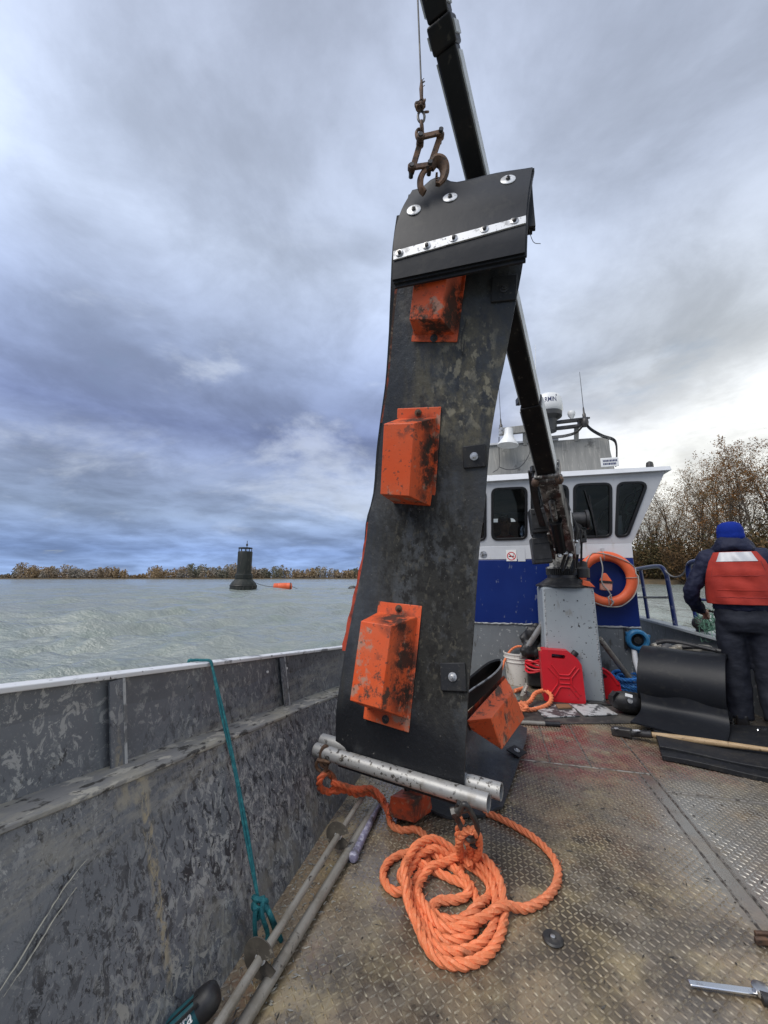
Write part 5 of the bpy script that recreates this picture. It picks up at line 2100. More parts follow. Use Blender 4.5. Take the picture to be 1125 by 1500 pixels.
# lower tail of the back half, lying on the deck
tail_l = [gnd(566, 1172, .27), gnd(585, 1200, .10), gnd(620, 1215, .035), gnd(645, 1212, .02)]
g = lambda u, v, z: gnd(u, v, z)
T0 = [g(590, 1120, .30), g(600, 1172, .05), g(655, 1196, .018), g(700, 1195, .018), g(736, 1184, .02)]
T1 = [g(610, 1085, .36), g(630, 1130, .10), g(680, 1150, .022), g(725, 1145, .03), g(755, 1130, .03)]
T2 = [g(640, 1060, .40), g(665, 1098, .14), g(700, 1108, .05), g(740, 1096, .05), g(769, 1090, .045)]
T3 = [g(660, 1040, .42), g(690, 1062, .18), g(715, 1066, .10), g(748, 1060, .08), g(772, 1066, .06)]
rowsT = [T0, T1, T2, T3]
fine = [spline(r, 6) for r in rowsT]
cols_ = [spline([fine[k][j] for k in range(4)], 6) for j in range(len(fine[0]))]
b = MB()
b.sheet([[cols_[j][i] + V((0, 0, .006 * math.sin(j * .9 + i * .5))) for j in range(len(cols_))] for i in range(len(cols_[0]))], .013)
b.build('belt_tail', 'rubber_muddy', bl_)
# grommet pad on the tail
c = g(757, 1102, .058)
ux = (g(770, 1090, .055) - g(742, 1110, .055)).normalized()
uz = V((.05, -.25, .97)).normalized()
uy = uz.cross(ux).normalized()
uz = ux.cross(uy)
M_ = basis(c, ux, uy, uz)
b = MB()
b.prism([(-.06, -.045), (.055, -.05), (.06, .05), (-.055, .055)], M_, .012)
o = b.build('pad', 'rubber', bl_, bevel=.004)
b = MB()
b.lathe([(.02, 0), (.02, .004), (.012, .005)], M_ @ V((0, 0, .012)), uz, 18)
b.lathe([(.010, .004), (.010, .012), (.006, .016)], M_ @ V((0, 0, .012)), uz, 6)
b.build('nut', 'zinc', o)
# box on the tail, leaning away; its corners traced at their own distances
def solid(P, name, m, parent, bevel=.006):
    b = MB()
    b.hexa(P)
    return b.build(name, m, parent, bevel=bevel)


# front face (towards us), then the face that goes back: bottom-left, bottom-right, top-right, top-left
f_ = [at(689, 1068, 2.10), at(735, 1099, 2.10), at(720, 1051, 2.02), at(683, 1056, 2.0)]
k_ = [at(726, 1030, 2.55), at(769, 1052, 2.5), at(752, 1012, 2.45), at(741, 992, 2.46)]
b = MB()
P = [f_[0], f_[1], k_[1], k_[0], f_[3], f_[2], k_[2], k_[3]]
b.hexa(P)
bx_ = b.build('float_box', 'orange', bl_, bevel=.006)
fl = [at(678, 1052, 2.06), at(739, 990, 2.52), at(745, 1000, 2.56), at(688, 1070, 2.14)]
b = MB()
b.hexa([p + V((.006, .02, -.012)) for p in fl] + [p - V((.004, .0, -.004)) for p in fl])
b.build('flange', 'orange_dirty_shade', bx_)
# another box half hidden in the shadow under the pipes
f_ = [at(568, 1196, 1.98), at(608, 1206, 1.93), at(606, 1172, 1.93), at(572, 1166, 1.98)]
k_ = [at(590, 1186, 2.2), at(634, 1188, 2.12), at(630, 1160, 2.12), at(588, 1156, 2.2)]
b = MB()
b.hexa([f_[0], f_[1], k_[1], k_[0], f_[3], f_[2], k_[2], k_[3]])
b.build('float_box', 'orange_dirty_shade', bl_, bevel=.005)  # the shade under the pipes is put into this box's dark colour
# folded sleeve end behind the tail box: a tight U of sheet seen end on
U_ = spline([at(668, 1030, 2.42), at(690, 1011, 2.45), at(711, 997, 2.48), at(725, 986, 2.5), at(733.5, 976, 2.51), at(735, 969, 2.52), at(729, 966.5, 2.53), at(714, 972, 2.53), at(695, 987, 2.52), at(672, 1006, 2.5)], 6)
ex = V((.06, .26, -.17))
b = MB()
b.sheet([[p + ex * (j / 6) for j in range(7)] for p in U_], .013)
sl_ = tag(b.build('rubber_sleeve', 'rubber'), 'flattened black rubber sleeve with a pale rim lying behind the tilted orange box', 'sleeve')
b = MB()
b.tube([p - ex * .012 for p in U_[:34]], .0062, 6)
b.build('rim', 'weld_edge', sl_)

# ================================================================== ROPES ON THE DECK
RD = .0168                                   # rope radius


def zz(x, y, z=RD):                          # traced in a 2.679x enlargement of the corner (430, 1080)
    return gnd(430 + x / 2.679, 1080 + y / 2.679, z)


trace = [(372, 285), (384, 340), (425, 364), (482, 362), (522, 395), (534, 440), (522, 490), (480, 560), (440, 600), (398, 606), (366, 580), (352, 535),
         (378, 485), (440, 456), (520, 462), (610, 500), (680, 560), (720, 640), (725, 720), (680, 780), (610, 800), (555, 775), (515, 715), (480, 640),
         (440, 590), (420, 550), (430, 520), (480, 512), (550, 528), (620, 556), (675, 590), (688, 622), (640, 638), (575, 642), (545, 665), (560, 700), (630, 722), (700, 700),
         (752, 655), (772, 600), (750, 550), (690, 505), (610, 475), (540, 478), (480, 515), (450, 570), (452, 640), (480, 710), (520, 780), (560, 825), (620, 842), (690, 832), (750, 795),
         (785, 735), (795, 660), (780, 590), (735, 530), (670, 485), (590, 458), (520, 470), (465, 520), (436, 590), (445, 670), (480, 760), (520, 830), (575, 876), (645, 892), (715, 880),
         (775, 838), (812, 775), (828, 700), (815, 620), (780, 560), (720, 512), (640, 500), (570, 520), (515, 555), (490, 600), (498, 660), (545, 730), (600, 760), (680, 765), (750, 735), (800, 705), (860, 684), (930, 666), (990, 632), (1030, 580), (1038, 520), (1010, 460), (950, 400), (880, 355), (810, 318), (755, 295), (715, 270), (690, 240)]
P = resample(spline([zz(*q) for q in trace], 8), .012)
P = settle(P, RD * 1.9)
b = MB()
b.rope(P, RD, .115, 6)
tag(b.build('rope_coil', 'rope_orange'), 'large coil of thick orange twisted rope on the deck in front of the belt', 'rope')
rope_ = bpy.data.objects['rope_coil']
b = MB()
rf = random.Random(12)
for _ in range(1800):
    p = P[rf.randrange(len(P))]
    d_ = V((rf.gauss(0, 1), rf.gauss(0, 1), abs(rf.gauss(0, 1)) * .8)).normalized()
    a = p + d_ * RD * .95
    e_ = a + (d_ + V((rf.gauss(0, .8), rf.gauss(0, .8), rf.gauss(0, .8)))) * rf.uniform(.004, .013)
    w_ = d_.orthogonal().normalized() * .0006
    b.add([a - w_, a + w_, e_], [(0, 1, 2)])
INV[rope_.name] = Matrix.Translation(-rope_.location)
tag(b.build('loose_fibre', 'rope_orange', rope_, smooth=0, fixnormals=False), kind='stuff')
# eye splice and whipping by the right shackle
S0 = at(684, 1186, 1.64)
t = thing('bow_shackle', 'dark steel bow shackle hanging from the right end of the front pipe', 'shackle', S0 - V((0, 0, .12)))
b = MB()
A1, A2, A3 = at(668, 1186, 1.62), at(676, 1170, 1.60), at(690, 1190, 1.58)
b.tube(spline([at(672, 1193, 1.585), at(680, 1178, 1.57), at(690, 1190, 1.57), at(699, 1212, 1.58), at(696, 1228, 1.60), at(686, 1229, 1.62), at(676, 1212, 1.64), at(668, 1192, 1.64), at(673, 1176, 1.62)], 6), .0115, 10)
b.build('bow', 'dark_steel', t)
b = MB()
b.cyl(at(664, 1190, 1.60), at(686, 1184, 1.57), .013, n=12)
b.cyl(at(661, 1191, 1.60), at(667, 1189, 1.60), .02, n=6)
b.build('pin', 'dark_steel', t)
b = MB()
b.rope(spline([at(692, 1216, 1.58), at(701, 1226, 1.60), at(700, 1250, 1.66), at(688, 1262, 1.72), at(676, 1258, 1.72), at(672, 1236, 1.66), at(682, 1218, 1.62), at(694, 1216, 1.58)], 8), .016, .1)
b.rope(spline([at(684, 1232, 1.64), at(690, 1250, 1.69), at(682, 1270, 1.76), gnd(672, 1276, .03)], 8), .016, .1)
b.rope(spline([at(676, 1200, 1.68), at(671, 1222, 1.69), at(676, 1246, 1.73), gnd(690, 1268, .05)], 8), .016, .1)
tag(b.build('spliced_rope_eye', 'rope_orange'), 'orange rope eye spliced round the right bow shackle', 'rope')
b = MB()
b.torus(at(694, 1238, 1.64), (.3, .2, .9), .02, .006, 16, 6)
tag(b.build('rope_whipping', 'black'), 'black whipping tied round the orange rope eye under the right shackle', 'lashing')
# left end: rusty chain and soiled rope
t = thing('rusty_shackle', 'small rusty shackle hanging from the left end of the pipes', 'shackle', at(475, 1125, 2.04))
link(at(476, 1108, 2.03), .05, .022, .010, (1, .3, 0)).build('bow', 'rust', t)
b = MB()
b.torus(at(471, 1122, 2.02), (.2, 1, .3), .030, .009, 20, 8)
b.cyl(at(465, 1113, 2.02), at(484, 1116, 2.0), .010, n=8)
b.build('ring', 'rust', t)
b = MB()
b.rope(spline([at(478, 1132, 2.02), at(469, 1140, 2.0), at(469, 1154, 2.02), at(482, 1160, 2.04), at(490, 1152, 2.04), at(487, 1138, 2.04), at(478, 1131, 2.02)], 8), .017, .11)
b.rope(spline([at(488, 1158, 2.04), at(505, 1156, 2.06), at(522, 1162, 2.08), at(540, 1160, 2.1), at(556, 1168, 2.10), at(566, 1182, 2.05), at(572, 1194, 1.98)], 8), .020, .11)
b.rope(spline([at(486, 1146, 2.02), at(500, 1150, 2.03), at(520, 1156, 2.05), at(545, 1156, 2.08), at(562, 1172, 2.04)], 8), .016, .11)
tag(b.build('spliced_rope_eye', 'rope_dirty'), 'grimy orange spliced rope hanging from the left end of the pipes by the wall', 'rope')

# ================================================================== RODS ALONG THE WALL
def disc_rod(name, label, pts, r, discs, group=None):
    t = thing(name, label, 'ground anchor', pts[0])
    b = MB()
    b.cyl(pts[0], pts[-1], r, n=14)
    b.build('rod', 'grimy_pipe', t)
    ax = (pts[-1] - pts[0]).normalized()
    for d_ in discs:
        b = MB()
        c = pts[0] + ax * d_
        x = ax.cross(V((0, 0, 1))).normalized()
        y = x.cross(ax)
        hel, m_ = [], 30
        vs_ = []
        for k in range(m_ + 1):
            a = 2 * math.pi * k / m_ * .86 + R_(22)
            for rr in (r * .9, .060):
                for z_ in (-.002, .002):
                    vs_.append(c + (x * math.cos(a) + y * math.sin(a)) * rr + ax * (z_ + .018 * (a / 6.28 - .5)))
        fs = []
        for k in range(m_):
            o_, n2 = k * 4, k * 4 + 4
            fs += [(o_, o_ + 2, n2 + 2, n2), (o_ + 1, n2 + 1, n2 + 3, o_ + 3), (o_ + 2, o_ + 3, n2 + 3, n2 + 2)]
        b.add(vs_, fs)
        b.build('helix_plate', 'helix', t)
        b = MB()
        b.torus(c, ax, r * 1.05, .005, 14, 6)
        b.build('weld', 'bar_white', t)
    return t


p0, p1 = gnd(290, 1548, .09), gnd(532, 1166, .09)
pts_ = [p0, p1]
L_ = (p1 - p0).length
# distances of the two plates along the rod
def along(u, v):
    best = min(range(200), key=lambda k: (proj(p0.lerp(p1, k / 199))[0] - u) ** 2 + (proj(p0.lerp(p1, k / 199))[1] - v) ** 2)
    return L_ * best / 199


disc_rod('helical_anchor', 'steel rod with two round helix plates lying against the foot of the wall', pts_, .0135, [along(374, 1400), along(487, 1219)])
b = MB()
b.pipe(gnd(338, 1530, .025), gnd(556, 1172, .025), .0195, .015, 18)
tag(b.build('steel_pipe', 'grimy_pipe'), 'long plain dull steel pipe on the deck right of the helix rod', 'pipe')
t = thing('threaded_tube', 'short mauve grey threaded tube with a rounded end beside the pipe', 'tube', gnd(516, 1258))
q0, q1 = gnd(516, 1259, .022), gnd(553, 1180, .022)
MT['mauve'] = mat('mauve_grey_plastic', (.22, .21, .30), .4, 0, .5, [dict(s=60, lo=.5, hi=.6, c=(.42, .42, .5)), dict(s=14, lo=.52, hi=.64, c=(.10, .095, .11))])
b = MB()
n_ = 46
b.tube([q0.lerp(q1, .10 + .9 * k / n_) for k in range(n_ + 1)], [.019 if k % 2 else .0165 for k in range(n_ + 1)], 14)
b.build('thread', 'mauve', t)
b = MB()
ax = (q1 - q0).normalized()
b.lathe([(.004, 0), (.016, .003), (.022, .012), (.0225, .03), (.018, .034), (.018, .04)], q0, ax, 20)
b.build('cap', 'mauve', t)

# teal rope over the rail, tied to the rod
rail = lambda f, x=-.03: BOAT @ V((rl(f) - LW + x, f, zl(f) + UH))
fr0 = (BINV @ onplane(326, 965, BOAT @ V((-1.14, 0, 0)), BOAT.to_3x3() @ V((1, 0, 0)))).y
R0 = rail(fr0, .006)
knot = onplane(379, 1322, BOAT @ V((-.84, 0, 0)), BOAT.to_3x3() @ V((1, 0, .0)))
t = thing('teal_rope', 'thin teal rope draped over the white rail and knotted near the deck', 'rope', knot)
b = MB()
P = [rail(fr0 - .05, -.11) + V((0, 0, -.35)), rail(fr0 - .04, -.075) + V((0, 0, -.02)), rail(fr0 - .035, -.06) + V((0, 0, .009)), rail(fr0 - .01, -.03) + V((0, 0, .010)), R0 + V((0, 0, .009)), R0 + V((.012, -.004, -.012))]
b.tube(resample(spline(P, 6), .01), .0065, 8)
for k in (-1, 1):
    a = R0 + V((.012, -.004, -.012))
    mid = a.lerp(knot, .5) + V((.012, -.005, 0)) + V((.003 * k, 0, 0))
    b.tube(resample(spline([a, a.lerp(mid, .5) + V((.0045 * k, 0, 0)), mid, mid.lerp(knot, .5) + V((.004 * k, 0, 0)), knot], 8), .012), .0052, 8)
b.build('rope', 'rope_teal', t)
b = MB()
kx, ky, kz = V((CY, -SY, 0)), V((SY, CY, 0)), V((0, 0, 1))
kp = lambda x, z, y=0: knot + kx * x + ky * (y * .0) - V((SY, CY, 0)) * y + kz * z
for P in ([(-.022, .012, .0), (.0, .020, .014), (.026, .010, .0), (.02, -.004, -.012), (-.02, .0, -.012), (-.022, .012, .0)],
          [(-.02, -.006, .0), (.004, -.004, .018), (.024, -.014, .004), (.01, -.028, -.008), (-.018, -.022, .0), (-.02, -.006, .0)],
          [(-.014, .02, .004), (.0, -.01, .02), (.006, -.035, .012), (-.006, -.045, .006)],
          [(.014, .024, .0), (.022, .0, .012), (.012, -.03, .016), (.0, -.04, .01)]):
    b.tube(spline([kp(*q) for q in P], 7), .0085, 8)
b.build('knot', 'rope_teal', t)
b = MB()
kt = lambda u, v, z: onplane(u, v, BOAT @ V((-.80 + z, 0, 0)), BOAT.to_3x3() @ V((1, 0, 0)))
for P in ([(382, 1328, -.02), (385, 1345, -.01), (392, 1368, 0), (389, 1388, 0)], [(389, 1324, -.02), (397, 1342, .01), (406, 1362, .02), (412, 1378, .03)],
          [(374, 1330, -.03), (373, 1350, -.03), (374, 1368, -.03), (376, 1384, -.03)], [(385, 1322, -.02), (394, 1338, 0), (402, 1360, .01), (408, 1374, .02)]):
    b.tube(spline([kt(*q) for q in P], 6), .0078, 8)
b.build('tail', 'rope_teal', t)

# power drill at the lower left edge
c = gnd(295, 1474, .10)
ax = (gnd(316, 1462, .12) - gnd(246, 1530, .05)).normalized()
xx = ax.cross(V((0, 0, 1))).normalized()
uu = xx.cross(ax)
dl = lambda a, x, z: c + ax * a + xx * x + uu * z
t = thing('power_drill', 'teal and black cordless power tool with white lettering lying by the wall', 'power tool', gnd(288, 1490))
b = MB()
b.lathe([(.028, -.17), (.034, -.15), (.036, -.06), (.034, .0), (.03, .02)], c, ax, 22)
hs = b.build('housing', 'drill_teal', t)
b = MB()
b.lathe([(.0365, -.004), (.0368, .004), (.036, .02), (.033, .034), (.026, .045), (.012, .05)], c, ax, 22)
for k in (-1, 1):
    b.beam(dl(-.16, .012 * k + .018, .031), dl(.01, .012 * k + .018, .034), .006, .006, up=uu)
b.build('rubber_nose', 'black', t)
b = MB()
b.beam(dl(-.10, 0, -.02), dl(-.14, 0, -.105), .036, .044, up=ax)
b.box(dl(-.14, 0, -.10), (.05, .05, .02))
b.build('handle', 'black', t, bevel=.01)
b = MB()
b.beam(dl(-.17, 0, -.095), dl(-.06, 0, -.095), .07, .045, up=uu)
b.build('battery', 'black', t, bevel=.008)
vs_, fs = textmesh('makita', .036, shear=.25)
b = MB()
out_ = []
tv = (V((0, -1, .55))).normalized()
tn = (EYE - c).normalized()
tn = (tn - ax * tn.dot(ax)).normalized()
ty = tn.cross(ax)
for p in vs_:
    a_ = p.y / .0365
    out_.append(c + ax * (-.062 + p.x) + (tn * math.cos(a_) + ty * math.sin(a_)) * .0372)
b.add(out_, fs)
b.build('lettering', 'ink_white', hs, smooth=0, fixnormals=False)

# ================================================================== SMALL THINGS ON THE DECK
p = gnd(810, 1377)
t = thing('rubber_washer', 'round grey rubber washer lying alone on the brown deck', 'washer', p)
b = MB()
b.lathe([(.034, .001), (.036, .005), (.032, .010), (.012, .010), (.011, .007)], p, n=28)
b.build('disc', 'dark_steel', t)
b = MB()
b.lathe([(.009, .007), (.009, .013), (.004, .014)], p, n=8)
b.build('bolt', 'zinc', t)
q0, q1 = gnd(1009, 1440, .014), gnd(1108, 1454, .014)
t = thing('socket_wrench', 'chrome ratchet wrench lying on the deck at the lower right', 'wrench', q0)
b = MB()
b.beam(q0, q1, .020, .008, w2=.022, h2=.010)
b.build('handle', 'chrome', t, bevel=.003)
b = MB()
b.lathe([(.020, -.010), (.024, -.006), (.024, .010), (.018, .014)], gnd(1116, 1452, .018), n=20)
b.build('head', 'chrome', t)
b = MB()
b.cyl(gnd(1116, 1462, .02), gnd(1142, 1470, .02), .016, n=14)
b.build('socket', 'dark_steel', t)
b = MB()
for k in (0, 1):
    a, c = gnd(1106, 1369 + 9 * k, .02), gnd(1160, 1372 + 9 * k, .02)
    b.beam(a, c, .014, .022)
b.box(gnd(1150, 1376, .02), (.04, .05, .02))
tag(b.build('rusty_clevis', 'rust', bevel=.004), 'rusty forked steel end poking in from the right edge of the deck', 'clevis')
q0, q1 = gnd(722, 1056, .02), gnd(820, 1061, .02)
t = thing('wooden_stick', 'dull stick with a black grip lying behind the tilted orange box', 'stick', q0)
b = MB()
b.cyl(q0, q0.lerp(q1, .78), .018, n=10)
b.build('shaft', 'grimy_pipe', t)
b = MB()
b.cyl(q0.lerp(q1, .78), q1, .021, n=10)
b.build('grip', 'black', t)


def flat_plate(name, lab, cat, px, z, th, m):
    b = MB()
    P = [gnd(u, v, z) for u, v in px]
    b.hexa(P + [p + V((0, 0, th)) for p in P])
    return tag(b.build(name, m, bevel=.002), lab, cat)


flat_plate('rubber_mat', 'dark worn mat on the deck in front of the crane pedestal', 'mat', [(690, 1062), (965, 1060), (905, 1029), (700, 1026)], .003, .008, 'mat_dark')
flat_plate('metal_plate', 'dark mottled metal plate on the mat, left of the paler plate', 'plate', [(797, 1052), (850, 1050), (836, 1032), (782, 1036)], .014, .01, 'plate_mottled')
flat_plate('metal_plate', 'pale scraped metal plate on the mat in front of the pedestal', 'plate', [(856, 1049.5), (905, 1047.5), (880, 1033), (835, 1032)], .015, .01, 'plate_pale')
flat_plate('leather_pad', 'small brown pad lying on the dark mottled plate', 'pad', [(818, 1039), (838, 1038), (832, 1033), (814, 1033.5)], .026, .014, 'brown')
flat_plate('flat_bar', 'dark flat bar at the foot of the pedestal', 'bar', [(862, 1031), (896, 1034), (894, 1030), (862, 1027.5)], .013, .014, 'dark_steel')
b = MB()
q = [gnd(u, v, z) for u, v, z in ((812, 1031, .03), (785, 1041, .03), (762, 1040, .04), (766, 1034, .05), (792, 1036, .04), (806, 1028, .06), (807, 1016, .09), (797, 1010, .12), (783, 1015, .12), (775, 1026, .09), (768, 1032, .07), (762, 1038, .05))]
loop = [gnd(762, 1036, .05), gnd(775, 1040, .03), gnd(795, 1036, .03), gnd(806, 1029, .05), gnd(807, 1018, .09), gnd(797, 1012, .11), gnd(784, 1016, .10), gnd(777, 1027, .06), gnd(766, 1033, .05), gnd(758, 1037, .04)]
b.rope(spline(loop, 8), .021, .13)
b.rope(spline([gnd(754, 1012, .08), gnd(762, 1010, .07), gnd(768, 1008, .07)], 8), .021, .13)
b.rope(spline([gnd(764, 1029, .08), gnd(772, 1036, .09), gnd(764, 1040, .06), gnd(759, 1032, .04), gnd(770, 1030, .06)], 8), .019, .13)
tag(b.build('rope_loop', 'rope_orange'), 'small orange rope loop with a knot in front of the red fuel can', 'rope')
b = MB()
b.beam(gnd(771, 1003, .1), gnd(764, 1022, .02), .03, .05)
b.beam(gnd(765, 1022, .02), gnd(770, 1018, .04), .03, .05)
b.cyl(gnd(772, 1004, .12), gnd(768, 1014, .06), .02, n=8)
tag(b.build('steel_bracket', 'grimy_pipe', bevel=.004), 'grey steel bracket leaning between the white bucket and the rope loop', 'bracket')

# buckets
def bucket(name, lab, px, py, r, h, m, tilt=0):
    p = gnd(px, py)
    t = thing(name, lab, 'bucket', p)
    b = MB()
    b.lathe([(r * .84, 0), (r * .86, .01), (r * .955, h * .70), (r * 1.02, h * .71), (r * 1.02, h * .735), (r * .965, h * .74), (r * .975, h * .82), (r * 1.03, h * .83), (r * 1.03, h * .85), (r * .98, h * .855),
             (r, h * .95), (r * 1.04, h * .955), (r * 1.04, h), (r * .97, h), (r * .93, h * .8), (r * .82, .02), (.01, .02)], p, n=36)
    b.build('body', m, t, smooth=50)
    b = MB()
    P = [p + V((r * 1.04 * math.cos(a), -r * .62 * math.sin(a) - .01, h * .86 - r * .62 * math.sin(a))) for a in [math.pi * k / 16 for k in range(17)]]
    b.tube(P, .004, 6)
    b.build('bail', 'zinc', t)
    return t


bucket('bucket', 'dirty white plastic bucket beside the crane brace', 761, 1001, .168, .37, 'bucket')
bucket('bucket', 'stained tan plastic bucket behind the small red can', 899, 1003, .155, .36, 'bucket_tan')
# red fuel can
p0 = bG(797, 1029)
p1 = bG(857, 1030)
wj = p1.x - p0.x - .005
JM = basis(V((p0.x, p0.y + .0, 0)), V((1, 0, 0)), V((0, 0, 1)), V((0, -1, 0)))
t = bthing('fuel_can', 'large red plastic fuel can with moulded cross ribs in front of the pedestal', 'fuel can', (p0.x + wj / 2, p0.y + .09, 0.014))
K = wj / .41
b = MB(BOAT)
jo = rpoly([(0, .014), (.41 * K, .014), (.395 * K, .40 * K), (.36 * K, .46 * K), (.27 * K, .535 * K), (.02 * K, .54 * K), (-.005 * K, .5 * K)], .03 * K)
jh = rpoly([(.105 * K, .455 * K), (.235 * K, .45 * K), (.245 * K, .49 * K), (.11 * K, .50 * K)], .015 * K)
b.panel(jo, [jh], JM @ Matrix.Translation((0, 0, -.17)), .17)
jb = b.build('body', 'red_plastic', t, bevel=.016, smooth=50)
rib = lambda x, y, z=.002: JM @ V((x * K, y * K, z))
b = MB(BOAT)
for pl_ in ([(.10, .39), (.17, .29), (.265, .29), (.335, .38)], [(.11, .07), (.17, .17), (.265, .17), (.335, .07)], [(.17, .255), (.265, .255)], [(.17, .205), (.265, .205)], [(.065, .36), (.15, .26), (.15, .20), (.075, .10)], [(.365, .36), (.285, .26), (.285, .20), (.36, .10)]):
    b.tube(resample([rib(x, y) for x, y in pl_], .02), .0085 * K, 8)
b.build('rib', 'red_plastic', jb)
b = MB(BOAT)
b.lathe([(.032 * K, 0), (.034 * K, .02), (.034 * K, .05), (.026 * K, .055)], rib(.335, .475, -.085), (.62, 0, .78), 18)
b.build('cap', 'black', t)
b = MB(BOAT)
b.lathe([(.016 * K, 0), (.016 * K, .03)], rib(.0, .515, -.08), (-.3, 0, .95), 12)
b.build('vent_cap', 'bucket_tan', t)
# small red can, partly behind the pedestal
p = bG(898, 1026)
t = bthing('small_red_can', 'small red plastic can between the pedestal and the black welding mask', 'fuel can', (p.x, p.y + .1, .01))
b = MB(BOAT)
SMx = basis(V((p.x - .16, p.y, 0)), V((1, 0, 0)), V((0, 0, 1)), V((0, -1, 0)))
b.panel(rpoly([(0, .012), (.26, .012), (.24, .18), (.13, .30), (.05, .30), (0, .24)], .03), [rpoly([(.05, .22), (.09, .20), (.13, .23), (.09, .27)], .012)], SMx @ Matrix.Translation((0, 0, -.14)), .14)
b.build('body', 'red_plastic', t, bevel=.014, smooth=50)
b = MB(BOAT)
b.tube(spline([SMx @ V(q) for q in ((.03, .24, .0), (.08, .31, .0), (.16, .26, .0), (.22, .16, .0))], 6), .014, 8)
b.build('handle', 'red_plastic', t)
# black dish-shaped mask
p = gnd(922, 1034, .10)
t = thing('welding_mask', 'black domed mask with a white label lying beside the blue rope', 'mask', gnd(922, 1031))
ax = V((-.30, -.62, -.42)).normalized()
b = MB()
MS = .70
mc = p + V((0, .03, .0))
for pr_ in ([(.185, -.085), (.190, -.08), (.178, -.03), (.150, .02), (.105, .062), (.05, .085), (.005, .092)], [(.183, -.085), (.172, -.03), (.144, .016), (.10, .056), (.005, .085)]):
    k0 = len(b.v)
    b.lathe([(q_[0] * MS, q_[1] * MS) for q_ in pr_], mc, ax, 32, caps=False)
    for k in range(k0, len(b.v)):
        d_ = b.v[k] - mc
        b.v[k] = mc + V((d_.x * 1.3 + .25 * d_.z, d_.y, d_.z * .82 - .22 * d_.x))
b.hexa([mc + V(q_) for q_ in ((-.13, .0, .03), (-.05, .0, .10), (-.06, .05, .10), (-.14, .05, .03), (-.14, -.02, .08), (-.10, -.02, .12), (-.11, .03, .12), (-.15, .03, .08))])
o = b.build('shell', 'black', t)
c = at(921, 1019, (p.y * CT + (p.z - CH) * ST) - .055)
b = MB()
n_ = (EYE - c).normalized()
n_ = V((-.2, -.9, .25)).normalized()
lx = V((.93, -.12, -.22)).normalized()
lx = (lx - n_ * lx.dot(n_)).normalized()
LM = basis(c, lx, n_.cross(lx), n_)
b.prism([(-.030, -.012), (.030, -.012), (.030, .014), (-.030, .014)], LM, .004)
b.build('label_patch', 'ink_white', o)
b = MB()
c2 = at(923, 1026.5, (p.y * CT + (p.z - CH) * ST) - .055)
b.lathe([(.022, 0), (.022, .004), (.012, .005)], c2, n_, 18)
b.build('badge', 'galv', o)
# blue ropes
b = MB()
c = gnd(930, 1012, .03)
for k in range(5):
    P = [c + V(((.17 + .02 * math.sin(k * 2)) * math.cos(a) + .03 * math.sin(k * 3), (.12 + .015 * k) * math.sin(a), .02 + .034 * k + .014 * math.sin(2 * a + k))) for a in [2 * math.pi * q_ / 22 for q_ in range(23)]]
    b.rope(P, .02, .12, 5)
tag(b.build('blue_rope', 'rope_blue'), 'heap of bright blue rope behind the black mask', 'rope')
b = MB()
c = gnd(1122, 1004, .1)
for k in range(3):
    P = [c + V((.14 * math.cos(a), .10 * math.sin(a), .03 * k + .02 * math.sin(2 * a))) for a in [2 * math.pi * q_ / 20 for q_ in range(21)]]
    b.rope(P, .018, .12, 5)
tag(b.build('blue_rope', 'rope_blue'), 'bit of blue rope showing right of the legs of the standing person', 'rope')
# black bag and red hose behind the left brace
c = bF(782, 942, 5.12)
b = MB(BOAT)
rr = random.Random(4)
for k in range(16):
    b.ball(c + V((rr.uniform(-.11, .10), rr.uniform(-.06, .03), rr.uniform(-.15, .15))), (rr.uniform(.05, .09), .05, rr.uniform(.06, .1)), 10, 8)
o = b.build('black_bag', 'black')
remeshed(o, .016, 3)
folds(o, .06, .03, 'bag_folds')
tag(o, 'crumpled black bag hanging between the brace and the pedestal', 'bag')
b = MB(BOAT)
for k in range(4):
    c = bF(786, 970 + 4 * k, 5.0)
    b.tube([c + V((.12 * math.cos(a), .05 * math.sin(a), .02 * math.sin(a * 2 + k))) for a in [2 * math.pi * q_ / 20 for q_ in range(20)]], .013, 6, closed=True)
tag(b.build('red_hose', 'red_plastic'), 'coil of dark red hose in the shade left of the pedestal', 'hose')
b = MB(BOAT)
b.box(bF(786, 988, 5.1) + V((0, .02, 0)), (.2, .2, .24))
tag(b.build('black_case', 'black', bevel=.02), 'black case on the deck under the red hose coil', 'case')
b = MB(BOAT)
b.rope(spline([bF(u, v, f) for u, v, f in ((735, 981, 5.0), (740, 966, 5.18), (748, 953, 5.24), (758, 947, 5.25), (768, 950, 5.24), (776, 966, 5.2))], 8), .014, .09, 5)
tag(b.build('orange_cord', 'rope_orange'), 'orange cord looped on the grey wall behind the white bucket', 'rope')

# blue hose coupling on the wall
c = bF(932, 937, 5.29)
t = bthing('hose_coupling', 'blue ring coupling with a white hose on the grey cabin wall', 'hose coupling', (c.x, 5.29, c.z - .3))
b = MB(BOAT)
b.lathe([(.10, 0), (.122, .02), (.122, .07), (.105, .09), (.078, .09), (.072, .03), (.005, .028)], (c.x, 5.295, c.z), (0, -1, 0), 32)
for k in range(3):
    a = 2.1 * k + .4
    b.box((c.x + .122 * math.cos(a), 5.25, c.z + .122 * math.sin(a)), (.035, .04, .035))
o = b.build('ring', 'flange_blue', t, bevel=.004)
b = MB(BOAT)
b.lathe([(.079, .031), (.05, .034), (.04, .06), (.005, .062)], (c.x, 5.295, c.z), (0, -1, 0), 24)
b.build('core', 'black', o)
b = MB(BOAT)
b.tube(spline([bF(929, 951, 5.25), bF(931, 968, 5.22), bF(936, 985, 5.18), bF(938, 992, 5.16)], 6), .028, 12)
